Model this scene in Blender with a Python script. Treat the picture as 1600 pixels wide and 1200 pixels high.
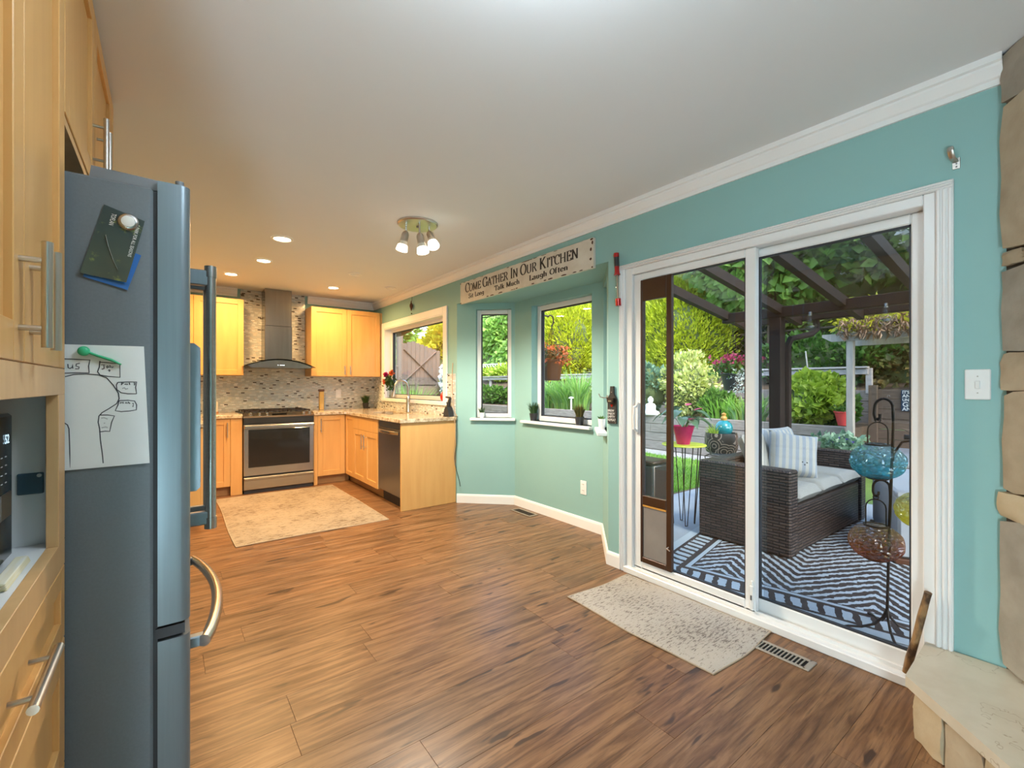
import bpy, math, random
import numpy as np
from mathutils import Vector, Matrix
for _o in list(bpy.data.objects):
    bpy.data.objects.remove(_o)
sc = bpy.context.scene
col = sc.collection
RND = random.Random(11)
PI = math.pi

# ------------------------------------------------------------------ camera
YAW = 0.6488
cd = bpy.data.cameras.new('camera')
cd.sensor_fit = 'HORIZONTAL'
cd.sensor_width = 36.0
cd.lens = 710.0 / 1600.0 * 36.0
cd.shift_y = 1.67 / 1600.0
cd.clip_start = 0.02
cd.clip_end = 200
cam = bpy.data.objects.new('camera', cd)
cam.location = (0, 0, 1.252)
cam.rotation_euler = (PI / 2, 0, -YAW)
col.objects.link(cam)
sc.camera = cam

# ------------------------------------------------------------------ sky, sun, exposure
SKY_STRENGTH = 1.12
SUN_STRENGTH = 3.6
wd = bpy.data.worlds.new('sky')
sc.world = wd
wd.use_nodes = True
wn = wd.node_tree
bgn = wn.nodes['Background']
skt = wn.nodes.new('ShaderNodeTexSky')
skt.sky_type = 'NISHITA'
skt.sun_disc = False
skt.sun_elevation = math.radians(48)
skt.sun_rotation = math.radians(200)
skt.air_density = 1.2
skt.dust_density = 2.0
wn.links.new(skt.outputs[0], bgn.inputs[0])
bgn.inputs[1].default_value = SKY_STRENGTH
sl = bpy.data.lights.new('sun', 'SUN')
sl.energy = SUN_STRENGTH
sl.angle = math.radians(9)
sl.color = (1.0, 0.95, 0.86)
so = bpy.data.objects.new('sun', sl)
so.rotation_euler = (math.radians(40), math.radians(-16), 0)
so.location = (6, -6, 12)
col.objects.link(so)
sc.view_settings.view_transform = 'Standard'
sc.view_settings.look = 'None'
sc.view_settings.gamma = 1.0
sc.view_settings.use_curve_mapping = False
sc.view_settings.exposure = 0.0

# lamp powers (each lamp is built further down with its fixture)
CAN_W = 27.0
SPOT_W = 21.0
DOME_L = 36.0      # radiance of the glass bowl lamp at the dining end
FILL_L = 108.0  # radiance of the added fill globe behind the camera

# ------------------------------------------------------------------ materials
MATS = {}


def newmat(name):
    m = bpy.data.materials.new(name)
    m.use_nodes = True
    nt = m.node_tree
    b = nt.nodes['Principled BSDF']
    MATS[name] = m
    return m, nt, b


def nd(nt, typ, **kw):
    n = nt.nodes.new(typ)
    for k, v in kw.items():
        setattr(n, k, v)
    return n


def val(nt, op, a, b=None, clamp=False):
    n = nd(nt, 'ShaderNodeMath', operation=op)
    n.use_clamp = clamp
    for i, x in enumerate((a, b)):
        if x is None:
            continue
        if isinstance(x, (int, float)):
            n.inputs[i].default_value = x
        else:
            nt.links.new(x, n.inputs[i])
    return n.outputs[0]


def mixc(nt, f, a, b, blend='MIX'):
    n = nd(nt, 'ShaderNodeMix', data_type='RGBA', blend_type=blend)
    for i, x in ((0, f), (6, a), (7, b)):
        if isinstance(x, (int, float)):
            n.inputs[i].default_value = x
        elif isinstance(x, (tuple, list)):
            n.inputs[i].default_value = (x[0], x[1], x[2], 1)
        else:
            nt.links.new(x, n.inputs[i])
    return n.outputs[2]


def ramp(nt, fac, stops, interp='LINEAR'):
    n = nd(nt, 'ShaderNodeValToRGB')
    n.color_ramp.interpolation = interp
    e = n.color_ramp.elements
    while len(e) > 1:
        e.remove(e[-1])
    for i, (p, c) in enumerate(stops):
        if i == 0:
            e[0].position = p
            q = e[0]
        else:
            q = e.new(p)
        if isinstance(c, (int, float)):
            c = (c, c, c)
        q.color = (c[0], c[1], c[2], 1)
    nt.links.new(fac, n.inputs[0])
    return n.outputs[0]


def pos(nt, scale=(1, 1, 1), kind='Position', rot=(0, 0, 0)):
    if kind == 'Position':
        g = nd(nt, 'ShaderNodeNewGeometry').outputs['Position']
    else:
        g = nd(nt, 'ShaderNodeTexCoord').outputs[kind]
    mp = nd(nt, 'ShaderNodeMapping')
    mp.inputs['Scale'].default_value = scale
    mp.inputs['Rotation'].default_value = rot
    nt.links.new(g, mp.inputs[0])
    return mp.outputs[0]


def noise(nt, vec, scale, detail=3, rough=.55, out='Fac', dist=0):
    n = nd(nt, 'ShaderNodeTexNoise')
    n.inputs['Scale'].default_value = scale
    n.inputs['Detail'].default_value = detail
    n.inputs['Roughness'].default_value = rough
    n.inputs['Distortion'].default_value = dist
    nt.links.new(vec, n.inputs['Vector'])
    return n.outputs[out]


def bump(nt, b, h, strength=.3, dist=.01):
    n = nd(nt, 'ShaderNodeBump')
    n.inputs['Strength'].default_value = strength
    n.inputs['Distance'].default_value = dist
    nt.links.new(h, n.inputs['Height'])
    nt.links.new(n.outputs[0], b.inputs['Normal'])


def mat(name, c, rough=.5, metal=0., c2=None, scale=6, stretch=(1, 1, 1), detail=3, lo=.3, hi=.7,
        bmp=0., bscale=None, spec=None, kind='Position', coat=0.):
    m, nt, b = newmat(name)
    b.inputs['Base Color'].default_value = (*c, 1)
    b.inputs['Roughness'].default_value = rough
    b.inputs['Metallic'].default_value = metal
    if spec is not None:
        b.inputs['Specular IOR Level'].default_value = spec
    if coat:
        b.inputs['Coat Weight'].default_value = coat
        b.inputs['Coat Roughness'].default_value = .15
    if c2 is None:
        c2 = tuple(x * .9 for x in c)
    v = pos(nt, stretch, kind)
    f = noise(nt, v, scale, detail)
    nt.links.new(ramp(nt, f, [(lo, c), (hi, c2)]), b.inputs['Base Color'])
    if bmp:
        f2 = noise(nt, v, bscale or scale, 4)
        bump(nt, b, f2, bmp)
    return m


def emis(name, c, s):
    m, nt, b = newmat(name)
    b.inputs['Base Color'].default_value = (*c, 1)
    b.inputs['Emission Color'].default_value = (*c, 1)
    b.inputs['Emission Strength'].default_value = s
    return m


def glassmat(name, tint=(1, 1, 1), ior=1.45, rough=0.0, refl=1.0):
    m, nt, b = newmat(name)
    nt.nodes.remove(b)
    out = nt.nodes['Material Output']
    lw = nd(nt, 'ShaderNodeLayerWeight')
    lw.inputs['Blend'].default_value = .5
    f0 = ((ior - 1) / (ior + 1)) ** 2
    frs = val(nt, 'ADD', val(nt, 'MULTIPLY', val(nt, 'POWER', lw.outputs['Facing'], 5.0), 1 - f0), f0)
    tr = nd(nt, 'ShaderNodeBsdfTransparent')
    tr.inputs[0].default_value = (*tint, 1)
    gl = nd(nt, 'ShaderNodeBsdfGlossy')
    gl.inputs['Roughness'].default_value = rough
    mx = nd(nt, 'ShaderNodeMixShader')
    nt.links.new(val(nt, 'MULTIPLY', frs, refl), mx.inputs[0])
    nt.links.new(tr.outputs[0], mx.inputs[1])
    nt.links.new(gl.outputs[0], mx.inputs[2])
    nt.links.new(mx.outputs[0], out.inputs[0])
    return m


def veil(name, c, amount):
    m, nt, b = newmat(name)
    b.inputs['Base Color'].default_value = (*c, 1)
    b.inputs['Roughness'].default_value = .8
    b.inputs['Alpha'].default_value = amount
    return m


def leafmat(name, cols, transl=.35, rough=.45):
    m, nt, b = newmat(name)
    g = nd(nt, 'ShaderNodeNewGeometry')
    n = len(cols)
    c = ramp(nt, g.outputs['Random Per Island'], [(i / max(1, n - 1), k) for i, k in enumerate(cols)])
    nt.links.new(c, b.inputs['Base Color'])
    b.inputs['Roughness'].default_value = rough
    tl = nd(nt, 'ShaderNodeBsdfTranslucent')
    nt.links.new(c, tl.inputs[0])
    mx = nd(nt, 'ShaderNodeMixShader')
    mx.inputs[0].default_value = transl
    nt.links.new(b.outputs[0], mx.inputs[1])
    nt.links.new(tl.outputs[0], mx.inputs[2])
    nt.links.new(mx.outputs[0], nt.nodes['Material Output'].inputs[0])
    return m


# paints
mat('teal_paint', (.275, .475, .455), .6, c2=(.262, .457, .438), scale=2.2, bmp=.04, bscale=180, spec=.3)
mat('ceiling_paint', (.77, .785, .80), .75, c2=(.755, .77, .785), scale=1.5, spec=.2)
mat('white_trim', (.87, .865, .855), .38, c2=(.845, .84, .83), scale=3)
mat('white_vinyl', (.80, .80, .79), .32, c2=(.78, .78, .77), scale=3)
mat('white_plastic', (.82, .82, .81), .3, c2=(.8, .8, .79), scale=3)
mat('offwhite_liner', (.80, .82, .84), .5, c2=(.76, .78, .80), scale=3)
mat('maple', (.70, .402, .145), .38, c2=(.64, .348, .118), scale=2.2, stretch=(9, 9, .9), detail=4, lo=.3, hi=.72, spec=.4)
mat('maple_edge', (.69, .43, .20), .4, c2=(.62, .37, .16), scale=3, stretch=(9, 9, .9))
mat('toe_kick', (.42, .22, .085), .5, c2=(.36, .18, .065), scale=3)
mat('steel', (.46, .445, .43), .27, 1.0, c2=(.40, .385, .37), scale=3, stretch=(1, 1, 60))
mat('hood_steel', (.31, .295, .28), .24, 1.0, c2=(.26, .245, .23), scale=3, stretch=(9, 9, .4))
mat('steel_dark', (.25, .25, .26), .3, 1.0, c2=(.22, .22, .23), scale=3, stretch=(60, 60, 1))
mat('nickel', (.60, .57, .53), .3, 1.0, c2=(.55, .52, .48), scale=8)
mat('fridge_side', (.150, .172, .192), .5, c2=(.138, .158, .176), scale=160, detail=2, bmp=.06, bscale=260, spec=.4)
mat('fridge_door', (.20, .24, .27), .36, .55, c2=(.185, .222, .25), scale=3, stretch=(40, 40, 1))
mat('fridge_plastic', (.19, .20, .22), .45, c2=(.17, .18, .20), scale=5)
mat('gasket_black', (.03, .03, .035), .6, c2=(.025, .025, .03))
mat('black_glass', (.012, .012, .012), .06, c2=(.014, .014, .014), coat=.5)
mat('black_enamel', (.02, .02, .02), .3, c2=(.03, .03, .03))
mat('black_iron', (.022, .018, .016), .5, .4, c2=(.05, .03, .02), scale=40)
mat('black_plastic', (.02, .02, .022), .38, c2=(.025, .025, .027))
mat('hole_black', (.006, .006, .006), .9, c2=(.007, .007, .007))
mat('micro_black', (.020, .036, .050), .12, c2=(.022, .038, .052))
mat('plate_sky_tint', (.06, .115, .16), .3, c2=(.055, .105, .15))  # blue sky reflection put into the plate's base colour
mat('brown_alu', (.050, .019, .0075), .4, .2, c2=(.058, .023, .009), scale=4)
mat('pergola_brown', (.032, .018, .014), .6, c2=(.026, .015, .012), scale=3, spec=.2)
mat('paper', (.80, .82, .82), .75, c2=(.76, .79, .79), scale=9, bmp=.15, bscale=12)
mat('ink', (.04, .045, .06), .6, c2=(.05, .05, .07))
mat('pencil_grey', (.45, .46, .48), .7, c2=(.5, .5, .52))
mat('green_plastic', (.05, .50, .24), .3, c2=(.04, .46, .22))
mat('blue_card', (.02, .13, .42), .4, c2=(.02, .12, .38))
mat('sign_cream', (.72, .67, .58), .55, c2=(.67, .61, .52), scale=6)
mat('sign_ink', (.028, .022, .02), .6, c2=(.04, .03, .025))
mat('rust', (.13, .045, .02), .7, c2=(.04, .02, .015), scale=60)
mat('red_metal', (.50, .012, .010), .22, .4, c2=(.45, .01, .01), coat=.5)
mat('brass', (.55, .38, .15), .3, 1.0, c2=(.5, .34, .13))
mat('red_glaze', (.55, .018, .012), .25, c2=(.48, .015, .01), coat=.5)
mat('gold_jar', (.55, .33, .035), .2, c2=(.48, .27, .03), scale=10, coat=.6)
mat('soap_pale', (.75, .70, .60), .4, c2=(.72, .66, .56))
mat('terracotta_wood', (.45, .20, .09), .5, c2=(.4, .17, .07))
mat('dark_pot', (.022, .024, .028), .45, c2=(.03, .03, .034))
mat('brown_pot', (.12, .045, .022), .45, c2=(.10, .038, .02))
mat('magenta_foil', (.55, .015, .13), .28, .25, c2=(.42, .01, .09), scale=30, stretch=(1, 1, .3))
mat('lime_paint', (.55, .62, .05), .4, c2=(.5, .58, .045))
mat('red_pot', (.72, .075, .07), .45, c2=(.66, .065, .06))
mat('concrete', (.36, .385, .425), .7, c2=(.31, .335, .37), scale=3, bmp=.15, bscale=60)
mat('gravel', (.40, .39, .38), .9, c2=(.16, .155, .15), scale=45, bmp=.8, bscale=60)
mat('soil', (.10, .065, .04), .95, c2=(.16, .11, .07), scale=12, bmp=.6, bscale=25)
mat('lawn_soil', (.10, .17, .03), .95, c2=(.13, .22, .04), scale=14)
mat('timber', (.27, .245, .225), .8, c2=(.15, .13, .115), scale=4, stretch=(1.2, 1.2, 14), detail=5, bmp=.4, bscale=9)
mat('timber_brown', (.20, .14, .10), .8, c2=(.13, .09, .065), scale=4, stretch=(1.2, 1.2, 14), detail=5, bmp=.4, bscale=9)
mat('fence_wood', (.15, .115, .092), .8, c2=(.09, .07, .056), scale=4, stretch=(14, 14, 1.2), detail=5, bmp=.3, bscale=9)
mat('arbor_wood', (.36, .335, .30), .75, c2=(.27, .25, .225), scale=4, stretch=(9, 9, 1), bmp=.2, bscale=9)
mat('rail_wood', (.44, .42, .42), .7, c2=(.33, .315, .315), scale=5, stretch=(6, 1, 6))
mat('lattice_white', (.72, .72, .72), .6, c2=(.66, .66, .66))
mat('lattice_dark', (.13, .10, .08), .7, c2=(.11, .085, .07))
mat('statue_white', (.86, .86, .86), .5, c2=(.80, .80, .80), scale=8)
mat('cushion', (.34, .325, .29), .85, c2=(.31, .295, .265), scale=40, bmp=.15, bscale=300)
mat('cooler_white', (.46, .48, .52), .45, c2=(.42, .44, .48), scale=3)
mat('bin_steel', (.16, .135, .12), .35, .75, c2=(.14, .12, .105), scale=3, stretch=(1, 1, 40))
mat('mortar', (.07, .062, .055), .9, c2=(.05, .045, .04), scale=20)
mat('stone_tan', (.46, .375, .26), .8, c2=(.34, .265, .175), scale=7, detail=6, bmp=.55, bscale=11)
mat('stone_grey', (.36, .32, .26), .8, c2=(.25, .22, .175), scale=8, detail=6, bmp=.6, bscale=12)
mat('stone_buff', (.52, .42, .275), .8, c2=(.40, .29, .165), scale=6, detail=6, bmp=.5, bscale=10)
mat('bark', (.13, .085, .055), .9, c2=(.08, .055, .035), scale=20, stretch=(1, 1, .3), bmp=.7)
mat('twig_green', (.10, .13, .04), .9, c2=(.08, .10, .035), scale=8, bmp=.7, bscale=12)
mat('cord_dark', (.02, .05, .05), .5, c2=(.025, .06, .055))
mat('cord_tan', (.45, .30, .18), .5, c2=(.42, .28, .16))
mat('yellow_cloth', (.72, .62, .33), .85, c2=(.80, .78, .70), scale=50, stretch=(1, .1, 3))
mat('vent_metal', (.40, .35, .28), .45, .4, c2=(.37, .32, .26))
mat('vent_dark', (.10, .08, .06), .5, .4, c2=(.09, .07, .055))
mat('teal_glaze', (.01, .25, .28), .15, c2=(.008, .20, .24), coat=.7)
mat('rug_back', (.42, .33, .23), .9, c2=(.38, .30, .21))
mat('grey_roof', (.30, .30, .30), .7, c2=(.26, .26, .26))
mat('stucco', (.60, .60, .57), .8, c2=(.56, .56, .53), scale=5)
mat('black_board', (.024, .022, .021), .5, c2=(.03, .028, .026))
mat('white_ink', (.82, .81, .78), .6, c2=(.78, .77, .74))
mat('navy_board', (.035, .06, .10), .5, c2=(.03, .055, .09))
mat('amber_lining', (.60, .30, .06), .5, c2=(.55, .27, .05))
mat('flap_grey', (.21, .19, .18), .35, c2=(.27, .245, .225), scale=5, coat=.3)
mat('smoke_lamp', (.5, .45, .4), .4)
glassmat('pane_glass', (.96, .98, .98), 1.42)
glassmat('roof_glass', (.74, .78, .78), 1.35, refl=.6)
glassmat('clear_glass', (.93, .95, .95), 1.4)
glassmat('hood_glass', (.30, .33, .33), 1.45)


def lantern_glass(name, deep, pale):
    # crackled glass, its own colour deep at the foot and nearly clear at the shoulder
    m, nt, b = newmat(name)
    nt.nodes.remove(b)
    gen = nd(nt, 'ShaderNodeTexCoord').outputs['Generated']
    sep = nd(nt, 'ShaderNodeSeparateXYZ')
    nt.links.new(gen, sep.inputs[0])
    vo = nd(nt, 'ShaderNodeTexVoronoi', feature='DISTANCE_TO_EDGE')
    vo.inputs['Scale'].default_value = 7
    nt.links.new(gen, vo.inputs['Vector'])
    c = ramp(nt, sep.outputs[2], [(.25, deep), (.95, pale)])
    c = mixc(nt, ramp(nt, vo.outputs['Distance'], [(.0, .55), (.07, 0.)]), c, tuple(x * .35 for x in deep))
    tr = nd(nt, 'ShaderNodeBsdfTransparent')
    nt.links.new(c, tr.inputs[0])
    gl = nd(nt, 'ShaderNodeBsdfGlossy')
    gl.inputs['Roughness'].default_value = .08
    bp = nd(nt, 'ShaderNodeBump')
    bp.inputs['Strength'].default_value = .9
    bp.inputs['Distance'].default_value = .03
    nt.links.new(vo.outputs['Distance'], bp.inputs['Height'])
    nt.links.new(bp.outputs[0], gl.inputs['Normal'])
    df = nd(nt, 'ShaderNodeBsdfTranslucent')
    nt.links.new(c, df.inputs[0])
    m1 = nd(nt, 'ShaderNodeMixShader')
    m1.inputs[0].default_value = .22
    nt.links.new(tr.outputs[0], m1.inputs[1])
    nt.links.new(df.outputs[0], m1.inputs[2])
    mx = nd(nt, 'ShaderNodeMixShader')
    mx.inputs[0].default_value = .14
    nt.links.new(m1.outputs[0], mx.inputs[1])
    nt.links.new(gl.outputs[0], mx.inputs[2])
    nt.links.new(mx.outputs[0], nt.nodes['Material Output'].inputs[0])


lantern_glass('teal_glass', (.12, .64, .72), (.80, .88, .86))
lantern_glass('amber_glass', (.66, .21, .015), (.90, .80, .66))
lantern_glass('yellow_glass', (.86, .76, .08), (.90, .88, .66))
glassmat('screen_mesh', (.80, .81, .82), 1.0001, .5, 0.0)
emis('can_glow', (1.0, .80, .52), 22)
emis('spot_glow', (1.0, .88, .70), 5)
emis('dome_glow', (.76, .90, 1.0), DOME_L)
emis('fill_glow', (.74, .89, 1.0), FILL_L)
emis('clock_glow', (.62, .86, 1.0), 1.0)
emis('hood_leds', (.75, .9, 1.0), 3)
MATS['shade_frost'] = mat('shade_frost_', (.85, .80, .68), .4, c2=(.8, .75, .63))
leafmat('leaf_cedar', [(.34, .40, .015), (.54, .60, .025), (.70, .74, .06), (.40, .50, .025)], .42)
leafmat('leaf_mid', [(.05, .12, .018), (.09, .20, .03), (.14, .28, .045)], .35)
leafmat('leaf_vine', [(.14, .30, .04), (.25, .46, .08), (.40, .62, .16), (.18, .38, .06)], .42)
leafmat('leaf_dark', [(.022, .05, .014), (.04, .09, .02), (.075, .15, .03)], .3)
leafmat('leaf_hedge', [(.055, .11, .02), (.10, .20, .035), (.19, .33, .06), (.32, .48, .11)], .38)
leafmat('leaf_lime', [(.28, .42, .03), (.42, .56, .06), (.55, .68, .12)], .4)
leafmat('leaf_pale', [(.45, .52, .12), (.60, .64, .22), (.70, .72, .35), (.35, .46, .06)], .35)
leafmat('leaf_blue', [(.10, .20, .14), (.17, .30, .20), (.24, .38, .24)], .3)
leafmat('leaf_gold', [(.35, .36, .02), (.55, .50, .03), (.42, .46, .04)], .4)
leafmat('leaf_glossy', [(.05, .10, .055), (.09, .16, .085), (.16, .24, .15)], .15, .25)
leafmat('leaf_silver', [(.50, .58, .52), (.65, .70, .66), (.78, .82, .80)], .3)
leafmat('leaf_turf', [(.03, .08, .025), (.05, .13, .035), (.02, .05, .02)], .2)
leafmat('leaf_olive', [(.07, .085, .02), (.11, .12, .03), (.16, .10, .03)], .2)
leafmat('leaf_dry', [(.20, .11, .06), (.28, .17, .09), (.14, .08, .045)], .2)
leafmat('grass_blade', [(.13, .30, .03), (.20, .42, .05), (.28, .52, .08)], .4)
leafmat('iris_blade', [(.15, .33, .08), (.22, .45, .09), (.34, .55, .14), (.13, .28, .13)], .4)
leafmat('petal_pink', [(.55, .05, .14), (.65, .09, .20), (.45, .03, .10)], .3)
leafmat('petal_magenta', [(.50, .01, .12), (.60, .02, .16)], .3)
leafmat('petal_orange', [(.75, .16, .05), (.80, .24, .08), (.65, .10, .04)], .3)
leafmat('petal_white', [(.80, .80, .80), (.88, .88, .88)], .3)
leafmat('petal_violet', [(.12, .08, .45), (.18, .12, .55)], .3)


def m_floor():
    m, nt, b = newmat('floor_plank')
    oi = nd(nt, 'ShaderNodeObjectInfo')
    g = nd(nt, 'ShaderNodeNewGeometry').outputs['Position']
    off = nd(nt, 'ShaderNodeVectorMath', operation='SCALE')
    off.inputs[0].default_value = (13.1, 7.7, 3.0)
    nt.links.new(oi.outputs['Random'], off.inputs['Scale'])
    ad = nd(nt, 'ShaderNodeVectorMath', operation='ADD')
    nt.links.new(g, ad.inputs[0])
    nt.links.new(off.outputs[0], ad.inputs[1])
    mp = nd(nt, 'ShaderNodeMapping')
    mp.inputs['Scale'].default_value = (1.1, 13, 1)
    nt.links.new(ad.outputs[0], mp.inputs[0])
    grain = noise(nt, mp.outputs[0], 2.6, 6, .62, dist=.6)
    c = ramp(nt, grain, [(.30, (.090, .043, .018)), (.44, (.170, .086, .040)), (.56, (.250, .134, .064)), (.72, (.335, .190, .098))])
    mp2 = nd(nt, 'ShaderNodeMapping')
    mp2.inputs['Scale'].default_value = (2.2, 9, 1)
    nt.links.new(ad.outputs[0], mp2.inputs[0])
    knot = noise(nt, mp2.outputs[0], 1.7, 2, .5, dist=.3)
    kf = ramp(nt, knot, [(.655, 0.), (.70, .92)])
    c = mixc(nt, kf, c, (.050, .027, .015))
    mp3 = nd(nt, 'ShaderNodeMapping')
    mp3.inputs['Scale'].default_value = (1.6, 40, 1)
    nt.links.new(ad.outputs[0], mp3.inputs[0])
    fine = noise(nt, mp3.outputs[0], 3.0, 3, .6)
    c = mixc(nt, ramp(nt, fine, [(.54, 0.), (.66, .65)]), c, (.080, .042, .021))
    tint = ramp(nt, oi.outputs['Random'], [(0, (.86, .86, .86)), (.5, (1, .98, .96)), (1, (1.0, .93, .86))])
    c = mixc(nt, 1.0, c, tint, 'MULTIPLY')
    nt.links.new(c, b.inputs['Base Color'])
    b.inputs['Roughness'].default_value = .33
    b.inputs['Specular IOR Level'].default_value = .33
    bump(nt, b, grain, .12, .004)


m_floor()


def m_tile():
    # thin glass-and-stone strip mosaic: courses of small tiles, a few of them dark
    m, nt, b = newmat('mosaic_tile')
    g = nd(nt, 'ShaderNodeNewGeometry').outputs['Position']
    sep = nd(nt, 'ShaderNodeSeparateXYZ')
    nt.links.new(g, sep.inputs[0])
    cmb = nd(nt, 'ShaderNodeCombineXYZ')
    nt.links.new(val(nt, 'ADD', sep.outputs[0], sep.outputs[1]), cmb.inputs[0])
    nt.links.new(sep.outputs[2], cmb.inputs[1])
    TW, TH = .040, .0145
    row = val(nt, 'DIVIDE', sep.outputs[2], TH)
    rowi = val(nt, 'FLOOR', row)
    wn_ = nd(nt, 'ShaderNodeTexWhiteNoise', noise_dimensions='1D')
    nt.links.new(rowi, wn_.inputs['W'])
    colx = val(nt, 'ADD', val(nt, 'DIVIDE', val(nt, 'ADD', sep.outputs[0], sep.outputs[1]), TW), val(nt, 'MULTIPLY', wn_.outputs[0], 7.0))
    coli = val(nt, 'FLOOR', colx)
    cc = nd(nt, 'ShaderNodeCombineXYZ')
    nt.links.new(coli, cc.inputs[0])
    nt.links.new(rowi, cc.inputs[1])
    w2 = nd(nt, 'ShaderNodeTexWhiteNoise', noise_dimensions='2D')
    nt.links.new(cc.outputs[0], w2.inputs['Vector'])
    c = ramp(nt, w2.outputs['Value'], [(0, (.07, .05, .035)), (.055, (.50, .53, .51)), (.35, (.58, .60, .57)), (.60, (.64, .61, .54)), (.80, (.66, .69, .66)), (.95, (.80, .80, .77))], 'CONSTANT')
    fx_ = val(nt, 'FRACT', colx)
    fz_ = val(nt, 'FRACT', row)
    gx = val(nt, 'LESS_THAN', val(nt, 'MINIMUM', fx_, val(nt, 'SUBTRACT', 1.0, fx_)), .025)
    gz = val(nt, 'LESS_THAN', val(nt, 'MINIMUM', fz_, val(nt, 'SUBTRACT', 1.0, fz_)), .07)
    gr = val(nt, 'MAXIMUM', gx, gz)
    c = mixc(nt, gr, c, (.52, .50, .46))
    nt.links.new(c, b.inputs['Base Color'])
    nt.links.new(val(nt, 'ADD', val(nt, 'MULTIPLY', w2.outputs['Value'], .25), .08), b.inputs['Roughness'])
    tl = val(nt, 'MULTIPLY', w2.outputs['Value'], val(nt, 'SUBTRACT', fx_, .5))
    bump(nt, b, val(nt, 'SUBTRACT', tl, gr), .5, .004)


m_tile()


def m_granite():
    m, nt, b = newmat('granite')
    v = pos(nt)
    n1 = noise(nt, v, 22, 6, .7)
    n2 = noise(nt, v, 90, 3, .6)
    n3 = noise(nt, v, 5, 3, .6, dist=1.2)
    c = ramp(nt, n1, [(.32, (.16, .10, .055)), (.42, (.42, .31, .19)), (.52, (.62, .52, .37)), (.68, (.70, .62, .48))])
    c = mixc(nt, ramp(nt, n2, [(.60, 0.), (.68, .8)]), c, (.10, .07, .05))
    c = mixc(nt, ramp(nt, n3, [(.52, 0.), (.62, .45)]), c, (.33, .21, .11))
    nt.links.new(c, b.inputs['Base Color'])
    b.inputs['Roughness'].default_value = .12


m_granite()


def m_hearth():
    m, nt, b = newmat('hearth_slab')
    v = pos(nt)
    n1 = noise(nt, v, 5, 4, .6)
    c = ramp(nt, n1, [(.35, (.52, .45, .34)), (.65, (.60, .54, .43))])
    w = noise(nt, v, 2.4, 5, .6)
    vein = val(nt, 'ABSOLUTE', val(nt, 'SUBTRACT', w, .5))
    c = mixc(nt, ramp(nt, vein, [(.0, .7), (.004, 0.)]), c, (.28, .20, .12))
    nt.links.new(c, b.inputs['Base Color'])
    b.inputs['Roughness'].default_value = .4


m_hearth()


def m_rug(name, base, speck, along, sc_=2.9):
    m, nt, b = newmat(name)
    st = (9, 34, 1) if along == 'x' else (34, 9, 1)
    v = pos(nt, st)
    n1 = noise(nt, v, sc_, 4, .75)
    v2 = pos(nt)
    n2 = noise(nt, v2, 2.2, 3)
    n3 = noise(nt, v2, 130, 2)
    c = ramp(nt, n2, [(.35, base), (.65, tuple(x * .86 for x in base))])
    lim = val(nt, 'ADD', n1, val(nt, 'MULTIPLY', val(nt, 'SUBTRACT', n2, .5), .28))
    c = mixc(nt, ramp(nt, lim, [(.53, 0.), (.60, .8)]), c, speck)
    nt.links.new(c, b.inputs['Base Color'])
    b.inputs['Roughness'].default_value = .95
    b.inputs['Specular IOR Level'].default_value = .1
    bump(nt, b, n3, .6, .004)


m_rug('rug_cream', (.38, .31, .225), (.13, .085, .05), 'x', 1.6)
m_rug('mat_cream', (.46, .42, .365), (.12, .10, .09), 'x')


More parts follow.
